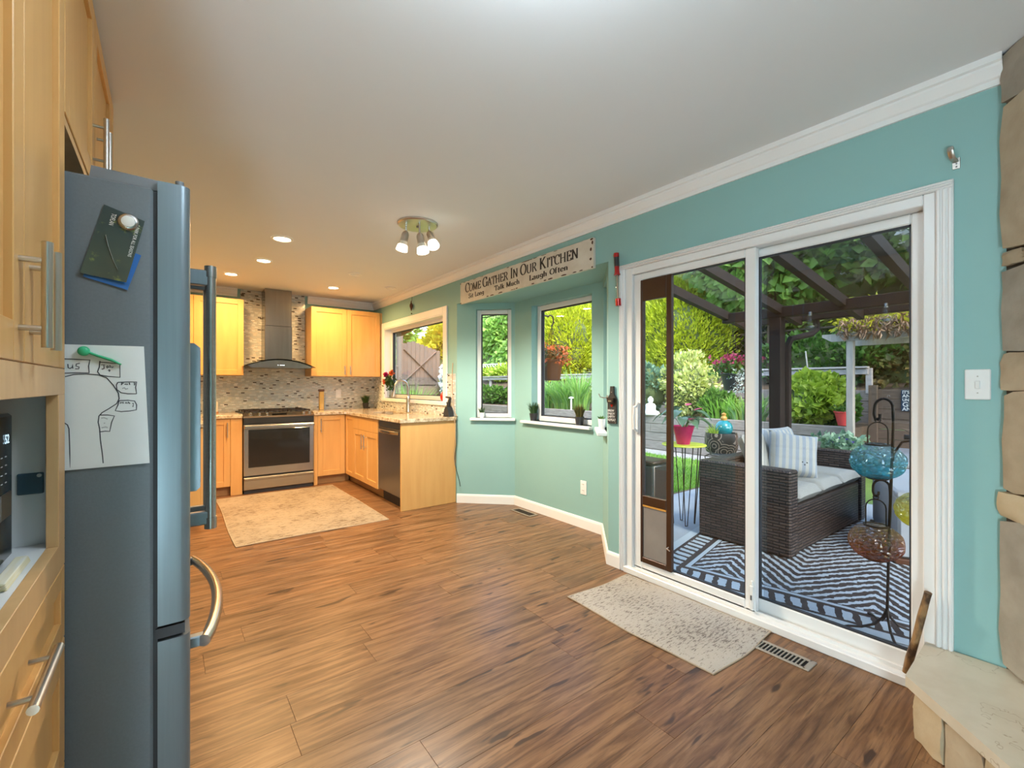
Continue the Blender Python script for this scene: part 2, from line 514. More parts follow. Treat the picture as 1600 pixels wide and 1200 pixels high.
def m_outdoor_rug(hx, hy):
    m, nt, b = newmat('outdoor_rug')
    tc = nd(nt, 'ShaderNodeTexCoord').outputs['Object']
    sep = nd(nt, 'ShaderNodeSeparateXYZ')
    nt.links.new(tc, sep.inputs[0])
    x, y = sep.outputs[0], sep.outputs[1]
    nz = noise(nt, tc, 26, 2)
    nzb = noise(nt, tc, 7, 2)
    wob = val(nt, 'ADD', val(nt, 'MULTIPLY', val(nt, 'SUBTRACT', nz, .5), .075), val(nt, 'MULTIPLY', val(nt, 'SUBTRACT', nzb, .5), .07))
    dx = val(nt, 'SUBTRACT', hx, val(nt, 'ABSOLUTE', x))
    dy = val(nt, 'SUBTRACT', hy, val(nt, 'ABSOLUTE', y))
    d = val(nt, 'MINIMUM', dx, dy)
    pp = nd(nt, 'ShaderNodeMath', operation='PINGPONG')
    nt.links.new(x, pp.inputs[0])
    pp.inputs[1].default_value = .44
    ch = val(nt, 'ADD', val(nt, 'ADD', y, val(nt, 'MULTIPLY', pp.outputs[0], 1.25)), wob)
    st = val(nt, 'SINE', val(nt, 'MULTIPLY', ch, 2 * PI / .105))
    zig = val(nt, 'GREATER_THAN', st, .3)
    sw = val(nt, 'LESS_THAN', dx, dy)
    along = nd(nt, 'ShaderNodeMix', data_type='FLOAT')
    nt.links.new(sw, along.inputs[0])
    nt.links.new(x, along.inputs[2])
    nt.links.new(y, along.inputs[3])
    bar = val(nt, 'SINE', val(nt, 'MULTIPLY', val(nt, 'ADD', val(nt, 'ADD', along.outputs[0], val(nt, 'MULTIPLY', wob, .35)), val(nt, 'MULTIPLY', d, .25)), 2 * PI / .088))
    bars = val(nt, 'GREATER_THAN', bar, -.25)
    inb = val(nt, 'LESS_THAN', val(nt, 'ABSOLUTE', val(nt, 'SUBTRACT', val(nt, 'ADD', d, val(nt, 'MULTIPLY', wob, .35)), .165)), .062)
    edge = val(nt, 'LESS_THAN', d, .075)
    line = val(nt, 'LESS_THAN', val(nt, 'ABSOLUTE', val(nt, 'SUBTRACT', d, .285)), .016)
    inner = val(nt, 'GREATER_THAN', d, .31)
    f = val(nt, 'MAXIMUM', val(nt, 'MULTIPLY', inner, zig), val(nt, 'MULTIPLY', inb, bars))
    f = val(nt, 'MAXIMUM', f, val(nt, 'MAXIMUM', edge, line))
    c = mixc(nt, f, (.040, .026, .022), (.42, .46, .50))
    nt.links.new(c, b.inputs['Base Color'])
    b.inputs['Roughness'].default_value = .85


m_outdoor_rug(1.375, 1.325)


def m_wicker():
    m, nt, b = newmat('wicker')
    g = nd(nt, 'ShaderNodeNewGeometry')
    sep = nd(nt, 'ShaderNodeSeparateXYZ')
    nt.links.new(g.outputs['Position'], sep.inputs[0])
    sn = nd(nt, 'ShaderNodeSeparateXYZ')
    nt.links.new(g.outputs['Normal'], sn.inputs[0])
    top = val(nt, 'GREATER_THAN', val(nt, 'ABSOLUTE', sn.outputs[2]), .7)
    u = val(nt, 'ADD', sep.outputs[0], sep.outputs[1])
    vmix = nd(nt, 'ShaderNodeMix', data_type='FLOAT')
    nt.links.new(top, vmix.inputs[0])
    nt.links.new(sep.outputs[2], vmix.inputs[2])
    nt.links.new(val(nt, 'SUBTRACT', sep.outputs[0], sep.outputs[1]), vmix.inputs[3])
    cmb = nd(nt, 'ShaderNodeCombineXYZ')
    nt.links.new(u, cmb.inputs[0])
    nt.links.new(vmix.outputs[0], cmb.inputs[1])
    br = nd(nt, 'ShaderNodeTexBrick')
    br.offset = .5
    br.inputs['Scale'].default_value = 1
    br.inputs['Brick Width'].default_value = .095
    br.inputs['Row Height'].default_value = .024
    br.inputs['Mortar Size'].default_value = .0060
    br.inputs['Mortar Smooth'].default_value = .6
    br.inputs['Color1'].default_value = (.060, .038, .030, 1)
    br.inputs['Color2'].default_value = (.110, .074, .060, 1)
    br.inputs['Mortar'].default_value = (.012, .009, .008, 1)
    nt.links.new(cmb.outputs[0], br.inputs['Vector'])
    nt.links.new(br.outputs['Color'], b.inputs['Base Color'])
    b.inputs['Roughness'].default_value = .42
    bump(nt, b, val(nt, 'SUBTRACT', 1.0, br.outputs['Fac']), 1.0, .014)


m_wicker()


def m_stripes():
    m, nt, b = newmat('pillow_stripe')
    v = pos(nt, (1, 1, 1), 'Object')
    sep = nd(nt, 'ShaderNodeSeparateXYZ')
    nt.links.new(v, sep.inputs[0])
    s = val(nt, 'SINE', val(nt, 'MULTIPLY', sep.outputs[0], 2 * PI / .055))
    c = ramp(nt, val(nt, 'ADD', val(nt, 'MULTIPLY', s, .5), .5), [(.35, (.42, .41, .37)), (.6, (.27, .30, .35))])
    nt.links.new(c, b.inputs['Base Color'])
    b.inputs['Roughness'].default_value = .9


m_stripes()


def m_swirl():
    m, nt, b = newmat('swirl_pot')
    v = pos(nt, (1, 1, 1), 'Object')
    vo = nd(nt, 'ShaderNodeTexVoronoi')
    vo.inputs['Scale'].default_value = 8
    nt.links.new(v, vo.inputs['Vector'])
    s = val(nt, 'SINE', val(nt, 'MULTIPLY', vo.outputs['Distance'], 30))
    c = ramp(nt, s, [(.55, (.028, .018, .016)), (.75, (.33, .27, .22))])
    nt.links.new(c, b.inputs['Base Color'])
    b.inputs['Roughness'].default_value = .4


m_swirl()


def m_brochure():
    m, nt, b = newmat('brochure_print')
    v = pos(nt)
    n1 = noise(nt, v, 26, 4, .65)
    n2 = noise(nt, v, 5, 3)
    c = ramp(nt, n2, [(.35, (.025, .045, .045)), (.65, (.06, .075, .05))])
    c = mixc(nt, ramp(nt, n1, [(.60, 0.), (.70, .8)]), c, (.22, .26, .06))
    nt.links.new(c, b.inputs['Base Color'])
    b.inputs['Roughness'].default_value = .3


m_brochure()


def m_sign():
    m, nt, b = newmat('sign_board')
    v = pos(nt)
    n1 = noise(nt, v, 9, 4, .6)
    c = ramp(nt, n1, [(.35, (.70, .66, .58)), (.65, (.62, .57, .48))])
    nt.links.new(c, b.inputs['Base Color'])
    b.inputs['Roughness'].default_value = .55


m_sign()

# ------------------------------------------------------------------ mesh helpers
class MB:
    def __init__(self, M=None):
        self.v = []
        self.f = []
        self.M = M

    def add(self, vs, fs):
        o = len(self.v)
        if self.M is not None:
            vs = [tuple(self.M @ Vector(p)) for p in vs]
        self.v.extend(vs)
        self.f.extend([tuple(i + o for i in f) for f in fs])
        return self

    def box(self, x0, x1, y0, y1, z0, z1, b=0.0):
        if x1 < x0: x0, x1 = x1, x0
        if y1 < y0: y0, y1 = y1, y0
        if z1 < z0: z0, z1 = z1, z0
        b = min(b, (x1 - x0) * .45, (y1 - y0) * .45, (z1 - z0) * .45)
        if b <= 0:
            vs = [(x, y, z) for z in (z0, z1) for y in (y0, y1) for x in (x0, x1)]
            return self.add(vs, [(0, 2, 3, 1), (4, 5, 7, 6), (0, 1, 5, 4), (2, 6, 7, 3), (0, 4, 6, 2), (1, 3, 7, 5)])
        vs = []
        idx = {}
        for sx in (0, 1):
            for sy in (0, 1):
                for sz in (0, 1):
                    X = (x0, x1)[sx]; Y = (y0, y1)[sy]; Z = (z0, z1)[sz]
                    ix = X + (b if sx == 0 else -b); iy = Y + (b if sy == 0 else -b); iz = Z + (b if sz == 0 else -b)
                    for k, p in enumerate(((X, iy, iz), (ix, Y, iz), (ix, iy, Z))):
                        idx[(sx, sy, sz, k)] = len(vs)
                        vs.append(p)
        F = []
        I = lambda a, c, d, k: idx[(a, c, d, k)]
        F += [(I(0, 0, 0, 0), I(0, 0, 1, 0), I(0, 1, 1, 0), I(0, 1, 0, 0)), (I(1, 0, 0, 0), I(1, 1, 0, 0), I(1, 1, 1, 0), I(1, 0, 1, 0))]
        F += [(I(0, 0, 0, 1), I(1, 0, 0, 1), I(1, 0, 1, 1), I(0, 0, 1, 1)), (I(0, 1, 0, 1), I(0, 1, 1, 1), I(1, 1, 1, 1), I(1, 1, 0, 1))]
        F += [(I(0, 0, 0, 2), I(0, 1, 0, 2), I(1, 1, 0, 2), I(1, 0, 0, 2)), (I(0, 0, 1, 2), I(1, 0, 1, 2), I(1, 1, 1, 2), I(0, 1, 1, 2))]
        for s in (0, 1):
            for t in (0, 1):
                F.append((I(s, t, 0, 0), I(s, t, 1, 0), I(s, t, 1, 1), I(s, t, 0, 1)))
                F.append((I(s, 0, t, 0), I(s, 1, t, 0), I(s, 1, t, 2), I(s, 0, t, 2)))
                F.append((I(0, s, t, 1), I(1, s, t, 1), I(1, s, t, 2), I(0, s, t, 2)))
        for a in (0, 1):
            for c in (0, 1):
                for d in (0, 1):
                    F.append((I(a, c, d, 0), I(a, c, d, 1), I(a, c, d, 2)))
        return self.add(vs, F)

    def tube(self, pts, r, n=8, closed=False, caps=True, flat=1.0):
        P = [Vector(p) for p in pts]
        m = len(P)
        rs = r if isinstance(r, (list, tuple)) else [r] * m
        vs = []
        t0 = (P[1] - P[0]).normalized()
        up = Vector((0, 0, 1)) if abs(t0.z) < .9 else Vector((1, 0, 0))
        nrm = t0.cross(up).normalized()
        for i in range(m):
            if closed:
                t = (P[(i + 1) % m] - P[i - 1]).normalized()
            elif i == 0:
                t = t0
            elif i == m - 1:
                t = (P[i] - P[i - 1]).normalized()
            else:
                t = ((P[i + 1] - P[i]).normalized() + (P[i] - P[i - 1]).normalized())
                t = t.normalized() if t.length > 1e-6 else (P[i + 1] - P[i]).normalized()
            nrm = (nrm - t * nrm.dot(t))
            nrm = nrm.normalized() if nrm.length > 1e-6 else t.orthogonal().normalized()
            bi = t.cross(nrm)
            for k in range(n):
                a = 2 * PI * k / n
                vs.append(tuple(P[i] + nrm * (math.cos(a) * rs[i]) + bi * (math.sin(a) * rs[i] * flat)))
        fs = []
        rng = m if closed else m - 1
        for i in range(rng):
            j = (i + 1) % m
            for k in range(n):
                q = (k + 1) % n
                fs.append((i * n + k, i * n + q, j * n + q, j * n + k))
        if caps and not closed:
            fs.append(tuple(range(n - 1, -1, -1)))
            fs.append(tuple((m - 1) * n + k for k in range(n)))
        return self.add(vs, fs)

    def cyl(self, p0, p1, r0, r1=None, n=12):
        return self.tube([p0, p1], [r0, r0 if r1 is None else r1], n)

    def lathe(self, prof, n=24, c=(0, 0, 0), sx=1, sy=1, axis='z', caps=True):
        vs = []
        for r, z in prof:
            for k in range(n):
                a = 2 * PI * k / n
                p = (r * math.cos(a) * sx, r * math.sin(a) * sy, z)
                if axis == 'x':
                    p = (p[2], p[0], p[1])
                elif axis == 'y':
                    p = (p[0], p[2], p[1])
                vs.append((c[0] + p[0], c[1] + p[1], c[2] + p[2]))
        fs = []
        for i in range(len(prof) - 1):
            for k in range(n):
                q = (k + 1) % n
                fs.append((i * n + k, i * n + q, (i + 1) * n + q, (i + 1) * n + k))
        if caps:
            if prof[0][0] > 1e-5:
                fs.append(tuple(range(n - 1, -1, -1)))
            if prof[-1][0] > 1e-5:
                fs.append(tuple((len(prof) - 1) * n + k for k in range(n)))
        return self.add(vs, fs)

    def ball(self, c, rx, ry=None, rz=None, n=16, m=10):
        ry = rx if ry is None else ry
        rz = rx if rz is None else rz
        vs = [(c[0], c[1], c[2] - rz)]
        for i in range(1, m):
            a = -PI / 2 + PI * i / m
            for k in range(n):
                t = 2 * PI * k / n
                vs.append((c[0] + rx * math.cos(a) * math.cos(t), c[1] + ry * math.cos(a) * math.sin(t), c[2] + rz * math.sin(a)))
        vs.append((c[0], c[1], c[2] + rz))
        fs = []
        for k in range(n):
            fs.append((0, 1 + (k + 1) % n, 1 + k))
        for i in range(m - 2):
            for k in range(n):
                a0 = 1 + i * n + k; a1 = 1 + i * n + (k + 1) % n
                fs.append((a0, a1, a1 + n, a0 + n))
        L = len(vs) - 1
        for k in range(n):
            fs.append((L, 1 + (m - 2) * n + k, 1 + (m - 2) * n + (k + 1) % n))
        return self.add(vs, fs)

    def prism(self, poly, lo, hi, f):
        """poly of 2-D points extruded between lo and hi, f(a, b, h) -> xyz"""
        n = len(poly)
        vs = [f(a, b, lo) for a, b in poly] + [f(a, b, hi) for a, b in poly]
        fs = [tuple(range(n - 1, -1, -1)), tuple(range(n, 2 * n))]
        for k in range(n):
            q = (k + 1) % n
            fs.append((k, q, n + q, n + k))
        return self.add(vs, fs)

    def build(self, name, m, parent=None, smooth=False, origin=None):
        v = np.array(self.v, dtype=np.float64)
        if origin is None:
            lo = v.min(0); hi = v.max(0)
            origin = np.array([(lo[0] + hi[0]) / 2, (lo[1] + hi[1]) / 2, lo[2]])
        origin = np.array(origin, dtype=np.float64)
        me = bpy.data.meshes.new(name)
        me.from_pydata((v - origin).tolist(), [], self.f)
        me.update()
        me.materials.append(MATS[m] if isinstance(m, str) else m)
        fix_normals(me)
        if smooth:
            me.polygons.foreach_set('use_smooth', [True] * len(me.polygons))
            if smooth != 'all':
                try:
                    me.set_sharp_from_angle(angle=math.radians(40))
                except Exception:
                    pass
        o = bpy.data.objects.new(name, me)
        col.objects.link(o)
        o.location = origin
        if parent is not None:
            setparent(o, parent)
        return o


def fix_normals(me):
    import bmesh
    bm = bmesh.new()
    bm.from_mesh(me)
    bmesh.ops.recalc_face_normals(bm, faces=bm.faces)
    bm.to_mesh(me)
    bm.free()


WORLD = {}


def wmat(o):
    m = Matrix.LocRotScale(o.location, o.rotation_euler, o.scale)
    if o.parent is not None:
        return wmat(o.parent) @ o.matrix_parent_inverse @ m
    return m


def setparent(o, p):
    o.parent = p
    o.matrix_parent_inverse = wmat(p).inverted()


def tag(o, label, cat, group=None, kind=None):
    o['label'] = label
    o['category'] = cat
    if group:
        o['group'] = group
    if kind:
        o['kind'] = kind
    return o


def thing(name, label, cat, loc=(0, 0, 0), group=None, rotz=0):
    o = bpy.data.objects.new(name, None)
    o.empty_display_size = .05
    col.objects.link(o)
    o.location = loc
    o.rotation_euler = (0, 0, rotz)
    tag(o, label, cat, group)
    return o


def struct(name, label=None, cat=None, loc=(0, 0, 0)):
    o = bpy.data.objects.new(name, None)
    o.empty_display_size = .05
    col.objects.link(o)
    o.location = loc
    o['kind'] = 'structure'
    if label:
        o['label'] = label
        o['category'] = cat
    return o


def smesh(o, label, cat):
    o['kind'] = 'structure'
    o['label'] = label
    o['category'] = cat
    return o


def dup(root, delta=(0, 0, 0), label=None, rotz=None, loc=None):
    r = root.copy()
    col.objects.link(r)
    if loc is not None:
        r.location = loc
    else:
        r.location = Vector(root.location) + Vector(delta)
    if rotz is not None:
        r.rotation_euler = (0, 0, rotz)
    if label:
        r['label'] = label

    def rec(src, dst):
        for ch in list(src.children):
            c = ch.copy()
            col.objects.link(c)
            c.parent = dst
            c.matrix_parent_inverse = ch.matrix_parent_inverse.copy()
            rec(ch, c)
    rec(root, r)
    return r


def frameM(p0, d, n):
    """local (s, t, z): s along d, t along n (both 2-D), z up"""
    return Matrix(((d[0], n[0], 0, p0[0]), (d[1], n[1], 0, p0[1]), (0, 0, 1, 0), (0, 0, 0, 1)))


def wall_mb(L, z0, z1, holes, thick, M):
    """wall in the local frame: s 0..L, t 0..thick, holes = (s0, s1, za, zb)"""
    mb = MB(M)
    ss = sorted(set([0, L] + [h[0] for h in holes] + [h[1] for h in holes]))
    for a, b in zip(ss[:-1], ss[1:]):
        mid = (a + b) / 2
        cuts = sorted([(h[2], h[3]) for h in holes if h[0] < mid < h[1]])
        z = z0
        for c0, c1 in cuts:
            if c0 > z + 1e-6:
                mb.box(a, b, 0, thick, z, c0)
            z = c1
        if z < z1 - 1e-6:
            mb.box(a, b, 0, thick, z, z1)
    return mb


def text_mesh(body, size, name, m, parent, M, depth=.0008, bold=0.0, align='LEFT', xscale=1.0):
    cu = bpy.data.curves.new('lettering', 'FONT')
    cu.body = body
    cu.size = size
    cu.extrude = depth
    cu.offset = bold
    cu.align_x = align
    cu.resolution_u = 3
    to = bpy.data.objects.new('lettering', cu)
    col.objects.link(to)
    dg = bpy.context.evaluated_depsgraph_get()
    me = bpy.data.meshes.new_from_object(to.evaluated_get(dg))
    bpy.data.objects.remove(to)
    bpy.data.curves.remove(cu)
    me.name = name
    me.transform(M @ Matrix.Diagonal((xscale, 1, 1, 1)))
    me.materials.clear()
    me.materials.append(MATS[m])
    o = bpy.data.objects.new(name, me)
    col.objects.link(o)
    if parent is not None:
        setparent(o, parent)
    return o


def fastmesh(name, V, F, m, parent=None, smooth=False, origin=None):
    """V (n,3) array, F (k,3|4) array"""
    V = np.asarray(V, dtype=np.float32)
    F = np.asarray(F, dtype=np.int32)
    if origin is None:
        lo = V.min(0); hi = V.max(0)
        origin = np.array([(lo[0] + hi[0]) / 2, (lo[1] + hi[1]) / 2, lo[2]])
    me = bpy.data.meshes.new(name)
    me.vertices.add(len(V))
    me.vertices.foreach_set('co', (V - np.asarray(origin, dtype=np.float32)).astype(np.float32).ravel())
    k = F.shape[1]
    me.loops.add(F.size)
    me.loops.foreach_set('vertex_index', F.ravel())
    me.polygons.add(len(F))
    me.polygons.foreach_set('loop_start', np.arange(0, F.size, k, dtype=np.int32))
    me.update(calc_edges=True)
    me.materials.append(MATS[m])
    if smooth:
        me.polygons.foreach_set('use_smooth', [True] * len(F))
    o = bpy.data.objects.new(name, me)
    col.objects.link(o)
    o.location = [float(q) for q in origin]
    if parent is not None:
        setparent(o, parent)
    return o


def leaves(rng, P, D, size, aspect=.5, fold=.18, var=.35):
    """leaf blades: P base points, D unit long axes -> V, F arrays"""
    n = len(P)
    r = rng.normal(size=(n, 3))
    w = np.cross(D, r)
    w /= np.linalg.norm(w, axis=1)[:, None] + 1e-9
    nn = np.cross(w, D)
    s = size * (1 + var * rng.uniform(-1, 1, n))[:, None]
    base = P
    tip = P + D * s
    mid = P + D * s * .45
    l = mid + w * s * aspect * .5 + nn * s * fold
    q = mid - w * s * aspect * .5 + nn * s * fold
    V = np.stack([base, l, tip, q], 1).reshape(-1, 3)
    i = np.arange(n) * 4
    F = np.concatenate([np.stack([i, i + 1, i + 2], 1), np.stack([i, i + 2, i + 3], 1)])
    return V, F


def unit(a):
    return a / (np.linalg.norm(a, axis=1)[:, None] + 1e-9)


def blob_core(rng, c, rad, lumps=.18, n=20, m=12):
    mb = MB()
    mb.ball((0, 0, 0), 1, 1, 1, n, m)
    v = np.array(mb.v)
    ph = rng.uniform(0, 6, 6)
    k = 1 + lumps * (np.sin(v[:, 0] * 5 + ph[0]) * np.sin(v[:, 1] * 4 + ph[1]) + .6 * np.sin(v[:, 2] * 6 + ph[2] + v[:, 0] * 3))
    v = v * k[:, None] * np.array(rad) + np.array(c)
    mb.v = [tuple(p) for p in v]
    return mb


def bush(name, label, cat, c, rad, n, size, m, seed, lobes=22, aspect=.6, up=.2, droop=0., group=None, trunk=None,
         flowers=None, shape='ball', core=.72, corem='twig_green', spread=.45, base=None, root=None):
    """a shrub or tree: foliage of single leaves, inner branches, optional trunk and flowers"""
    rng = np.random.default_rng(seed)
    c = np.array(c, float)
    rad = np.array(rad, float)
    zb = base if base is not None else c[2] - rad[2]
    t = root if root is not None else thing(name, label, cat, (c[0], c[1], zb), group)
    if shape == 'ball':
        lc = unit(rng.normal(size=(lobes, 3))) * rng.uniform(.45, .8, (lobes, 1))
        lr = rng.uniform(.26, .44, lobes)
    elif shape == 'wall':
        lc = rng.uniform(-.85, .85, (lobes, 3))
        lr = rng.uniform(.18, .30, lobes)
    else:  # cone
        z = rng.uniform(-.9, .85, lobes)
        a = rng.uniform(0, 2 * PI, lobes)
        rr = (1 - (z + 1) / 2) ** .75 * .85
        lc = np.stack([rr * np.cos(a), rr * np.sin(a), z], 1)
        lr = rng.uniform(.16, .30, lobes)
    which = rng.integers(0, lobes, n)
    dirs = unit(rng.normal(size=(n, 3)) + np.array([0, 0, .25]))
    P = lc[which] + dirs * (lr[which] * rng.uniform(.8, 1.05, n))[:, None]
    P = P * rad + c
    out = unit((P - c) / rad + 1e-6)
    D = unit(dirs * .6 + out * .5 + rng.normal(size=(n, 3)) * spread + np.array([0, 0, up - droop]))
    V, F = leaves(rng, P, D, size, aspect)
    fastmesh('foliage', V, F, m, t)
    if core > 0:
        if shape == 'wall':
            mb = MB().box(c[0] - rad[0] * core, c[0] + rad[0] * core, c[1] - rad[1] * .95, c[1] + rad[1] * .95, c[2] - rad[2], c[2] + rad[2] * .8, .2)
        elif shape == 'cone':
            mb = MB().lathe([(rad[0] * core, -rad[2]), (rad[0] * core * .85, -rad[2] * .3), (rad[0] * core * .5, rad[2] * .4), (.02, rad[2] * .95)], 14, tuple(c), 1, rad[1] / rad[0])
        else:
            mb = blob_core(rng, c, rad * core)
        mb.build('branches', corem, t, True)
    if trunk:
        MB().tube([(c[0], c[1], zb), (c[0] + .03, c[1], (zb + c[2]) / 2), (c[0], c[1] + .02, c[2])], [trunk, trunk * .8, trunk * .5], 7).build('trunk', 'bark', t, True)
    if flowers:
        fn, fm, fs, zlo = flowers
        k = 0
        d = unit(rng.normal(size=(fn * 4, 3)) + np.array([0, 0, .5]))
        d = d[d[:, 2] > zlo][:fn]
        Pf = c + d * rad * rng.uniform(.92, 1.08, (len(d), 1))
        PP = np.repeat(Pf, 7, 0)
        DD = unit(np.repeat(d, 7, 0) * .7 + rng.normal(size=(len(PP), 3)) * .8)
        V, F = leaves(rng, PP, DD, fs, .8, .1)
        fastmesh('blossoms', V, F, fm, t)
    return t


def blades(rng, c, n, h, spread, w, seg=4, lean=.5, rbase=.08):
    """arching strap leaves growing from a clump"""
    a = rng.uniform(0, 2 * PI, n)
    rb = rbase * np.sqrt(rng.uniform(0, 1, n))
    hh = h * rng.uniform(.6, 1.1, n)
    ln = spread * rng.uniform(.1, 1.0, n)
    Vs = []
    Fs = []
    d = np.stack([np.cos(a), np.sin(a), np.zeros(n)], 1)
    s = np.stack([-np.sin(a), np.cos(a), np.zeros(n)], 1)
    tw = rng.uniform(-.9, .9, n)
    s = s * np.cos(tw)[:, None] + d * np.sin(tw)[:, None]
    b = np.array(c) + d * rb[:, None]
    for i in range(seg + 1):
        t = i / seg
        p = b + d * (ln * t ** 2)[:, None] + np.array([0, 0, 1.]) * (hh * (t - lean * .35 * t ** 3 * (ln / max(spread, 1e-6))))[:, None]
        ww = w * (1 - t ** 2 * .95)
        Vs.append(p + s * ww * .5)
        Vs.append(p - s * ww * .5)
    V = np.stack(Vs, 1).reshape(-1, 3)
    k = 2 * (seg + 1)
    i0 = np.arange(n) * k
    for i in range(seg):
        Fs.append(np.stack([i0 + 2 * i, i0 + 2 * i + 1, i0 + 2 * i + 3, i0 + 2 * i + 2], 1))
    return V, np.concatenate(Fs)


# ------------------------------------------------------------------ structure
W = 2.463
B = 6.663
H = 2.466
BAYZ = 2.118
Q = math.sqrt(.5)

# floor of planks running across the room
floor = struct('floor', 'brown wood-grain plank floor with dark knots', 'floor')
MB().box(-4.2, 2.60, -1.3, 6.8, -.12, -.006).prism([(2.6, 4.32), (3.0, 3.84), (3.0, 2.50), (2.6, 2.02)], -.12, -.006, lambda a, b, h: (a, b, h)).build('subfloor', 'toe_kick', floor)
MB().box(-4.1, -.9, -1.25, .68, -.006, 0).build('side_room_floor', 'floor_plank', floor)
pl = MB().box(-.5, .5, -.0895, .0895, -.006, 0.0, .0007)
plank0 = pl.build('plank', 'floor_plank', floor, origin=(0, 0, 0))
first = True
ROW = .1795
nrow = int((B + 1.25) / ROW) + 1
for i in range(nrow):
    yc = -1.22 + ROW * (i + .5)
    xmax = 2.44
    e = min(yc - 2.05, 4.30 - yc)
    if e > 0:
        xmax = min(2.98, 2.50 + e)
    xmax = max(xmax, 2.47)
    x = -.90 - RND.random() * 1.2
    while x < xmax - .02:
        x2 = min(x + 1.22, xmax)
        a = max(x, -.90)
        if x2 - a > .05:
            o = plank0 if first else plank0.copy()
            if not first:
                col.objects.link(o)
                o.parent = floor
                o.matrix_parent_inverse = Matrix.Identity(4)
            first = False
            o.location = ((a + x2) / 2, yc, 0)
            o.scale = (x2 - a - .0006, 1, 1)
        x += 1.22

smesh(MB().box(-4.2, 2.62, -1.3, 6.8, H, H + .12).build('ceiling', 'ceiling_paint'), 'smooth pale grey-white painted kitchen ceiling', 'ceiling')
bay_poly = [(2.40, 4.30), (2.44, 4.24), (2.98, 3.79), (2.98, 2.53), (2.44, 2.06), (2.40, 2.06)]
smesh(MB().prism([(2.6128, 4.26), (3.08, 3.80), (3.08, 2.52), (2.6128, 2.08)], BAYZ, BAYZ + .1, lambda a, b, h: (a, b, h)).build('ceiling', 'teal_paint'),
      'low teal ceiling over the bay window', 'ceiling')

# right wall: kitchen window, bay opening, patio door
KW = (4.50, 6.235, 1.07, 2.045)          # y0 y1 z0 z1
DO = (.425, 1.977, 0.0, 2.03)
Mr = frameM((W, -1.3), (0, 1), (1, 0))
off = 1.3
wr = wall_mb(B + 1.3, 0, H, [(KW[0] + off, KW[1] + off, KW[2], KW[3]), (2.13 + off, 4.22 + off, 0, BAYZ), (DO[0] + off, DO[1] + off, 0, DO[3])], .15, Mr)
smesh(wr.build('wall_right', 'teal_paint'), 'teal painted wall with sliding door and bay window', 'wall')
smesh(MB().box(-1.0, W + .15, B, B + .15, 0, H).build('wall_back', 'teal_paint'), 'teal kitchen end wall behind the range', 'wall')
smesh(MB().box(-.98, -.83, .66, B, 0, H).build('wall_left', 'teal_paint'), 'teal wall behind the fridge and pantry', 'wall')
smesh(MB().box(-4.2, -.83, .66, .80, 0, H).build('wall_return', 'teal_paint'), 'teal wall return beside the pantry', 'wall')
smesh(MB().box(-4.2, W + .15, -1.3, -1.18, 0, H).build('wall_rear', 'teal_paint'), 'teal wall behind the fireplace', 'wall')
Ms = frameM((-4.1, -1.3), (0, 1), (-1, 0))
smesh(wall_mb(1.98, 0, H, [(.3, 1.7, .5, 2.2)], .12, Ms).build('wall_side', 'teal_paint'), 'teal wall with a large window opening in the adjoining room', 'wall')

# bay walls (45 degrees)
bl = .44 * math.sqrt(2)
# far angled wall from (W,4.22) to (2.903,3.78); s measured from W
Mf = frameM((W, 4.22), (Q, -Q), (Q, Q))
W1 = (.205, .585, .905, 2.055)
smesh(wall_mb(bl + .05, 0, BAYZ, [W1], .14, Mf).build('wall_bay_far', 'teal_paint'), 'angled teal bay wall nearest the kitchen counter', 'wall')
Mc = frameM((W + .44, 3.78), (0, -1), (1, 0))
W2 = (.275, 1.085, .895, 2.045)
smesh(wall_mb(1.21, 0, BAYZ, [W2], .14, Mc).build('wall_bay_front', 'teal_paint'), 'teal bay wall facing the room', 'wall')
Mn = frameM((W + .44, 2.57), (-Q, -Q), (Q, -Q))
W3 = (.06, .46, .905, 2.055)
smesh(wall_mb(bl, 0, BAYZ, [W3], .14, Mn).build('wall_bay_near', 'teal_paint'), 'angled teal bay wall beside the patio door', 'wall')
# bay roof outside
smesh(MB().prism([(2.61, 4.5), (3.25, 3.95), (3.25, 2.40), (2.61, 1.85)], BAYZ + .1, BAYZ + .16, lambda a, b, h: (a, b, h)).build('roof_bay', 'grey_roof'), 'grey roof over the bay window', 'roof')
# overhanging house eave outside
ev = struct('roof_eave', 'house eave above the windows outside', 'roof')
MB().box(2.613, 3.1, 4.3, 7.6, 2.50, 2.56).build('soffit', 'white_trim', ev)
MB().box(2.613, 2.66, -1.3, 6.8, 2.3, 2.8).build('fascia', 'stucco', ev)

# crown moulding
CROWN = [(0, 0), (.012, 0), (.012, .022), (.020, .028), (.034, .055), (.038, .062), (.038, .072), (.050, .076), (.050, .101), (0, .101)]


def crown(name, p0, d, n, L, label):
    M = frameM(p0, d, n)
    mb = MB(M)
    mb.prism([(a, 2.365 + b) for a, b in CROWN], 0, L, lambda a, b, h: (h, a, b))
    return smesh(mb.build(name, 'white_trim'), label, 'moulding')


crown('trim_1', (W, B), (0, -1), (-1, 0), B - .24, 'white crown moulding along the window wall')
crown('trim_2', (1.53, B), (1, 0), (0, -1), W - 1.53, 'white crown moulding right of the range hood')
crown('trim_3', (-.83, B), (1, 0), (0, -1), .83 + .70, 'white crown moulding left of the range hood')

# baseboards
BB = [(0, 0), (.015, 0), (.015, .075), (.011, .088), (.004, .094), (0, .094)]


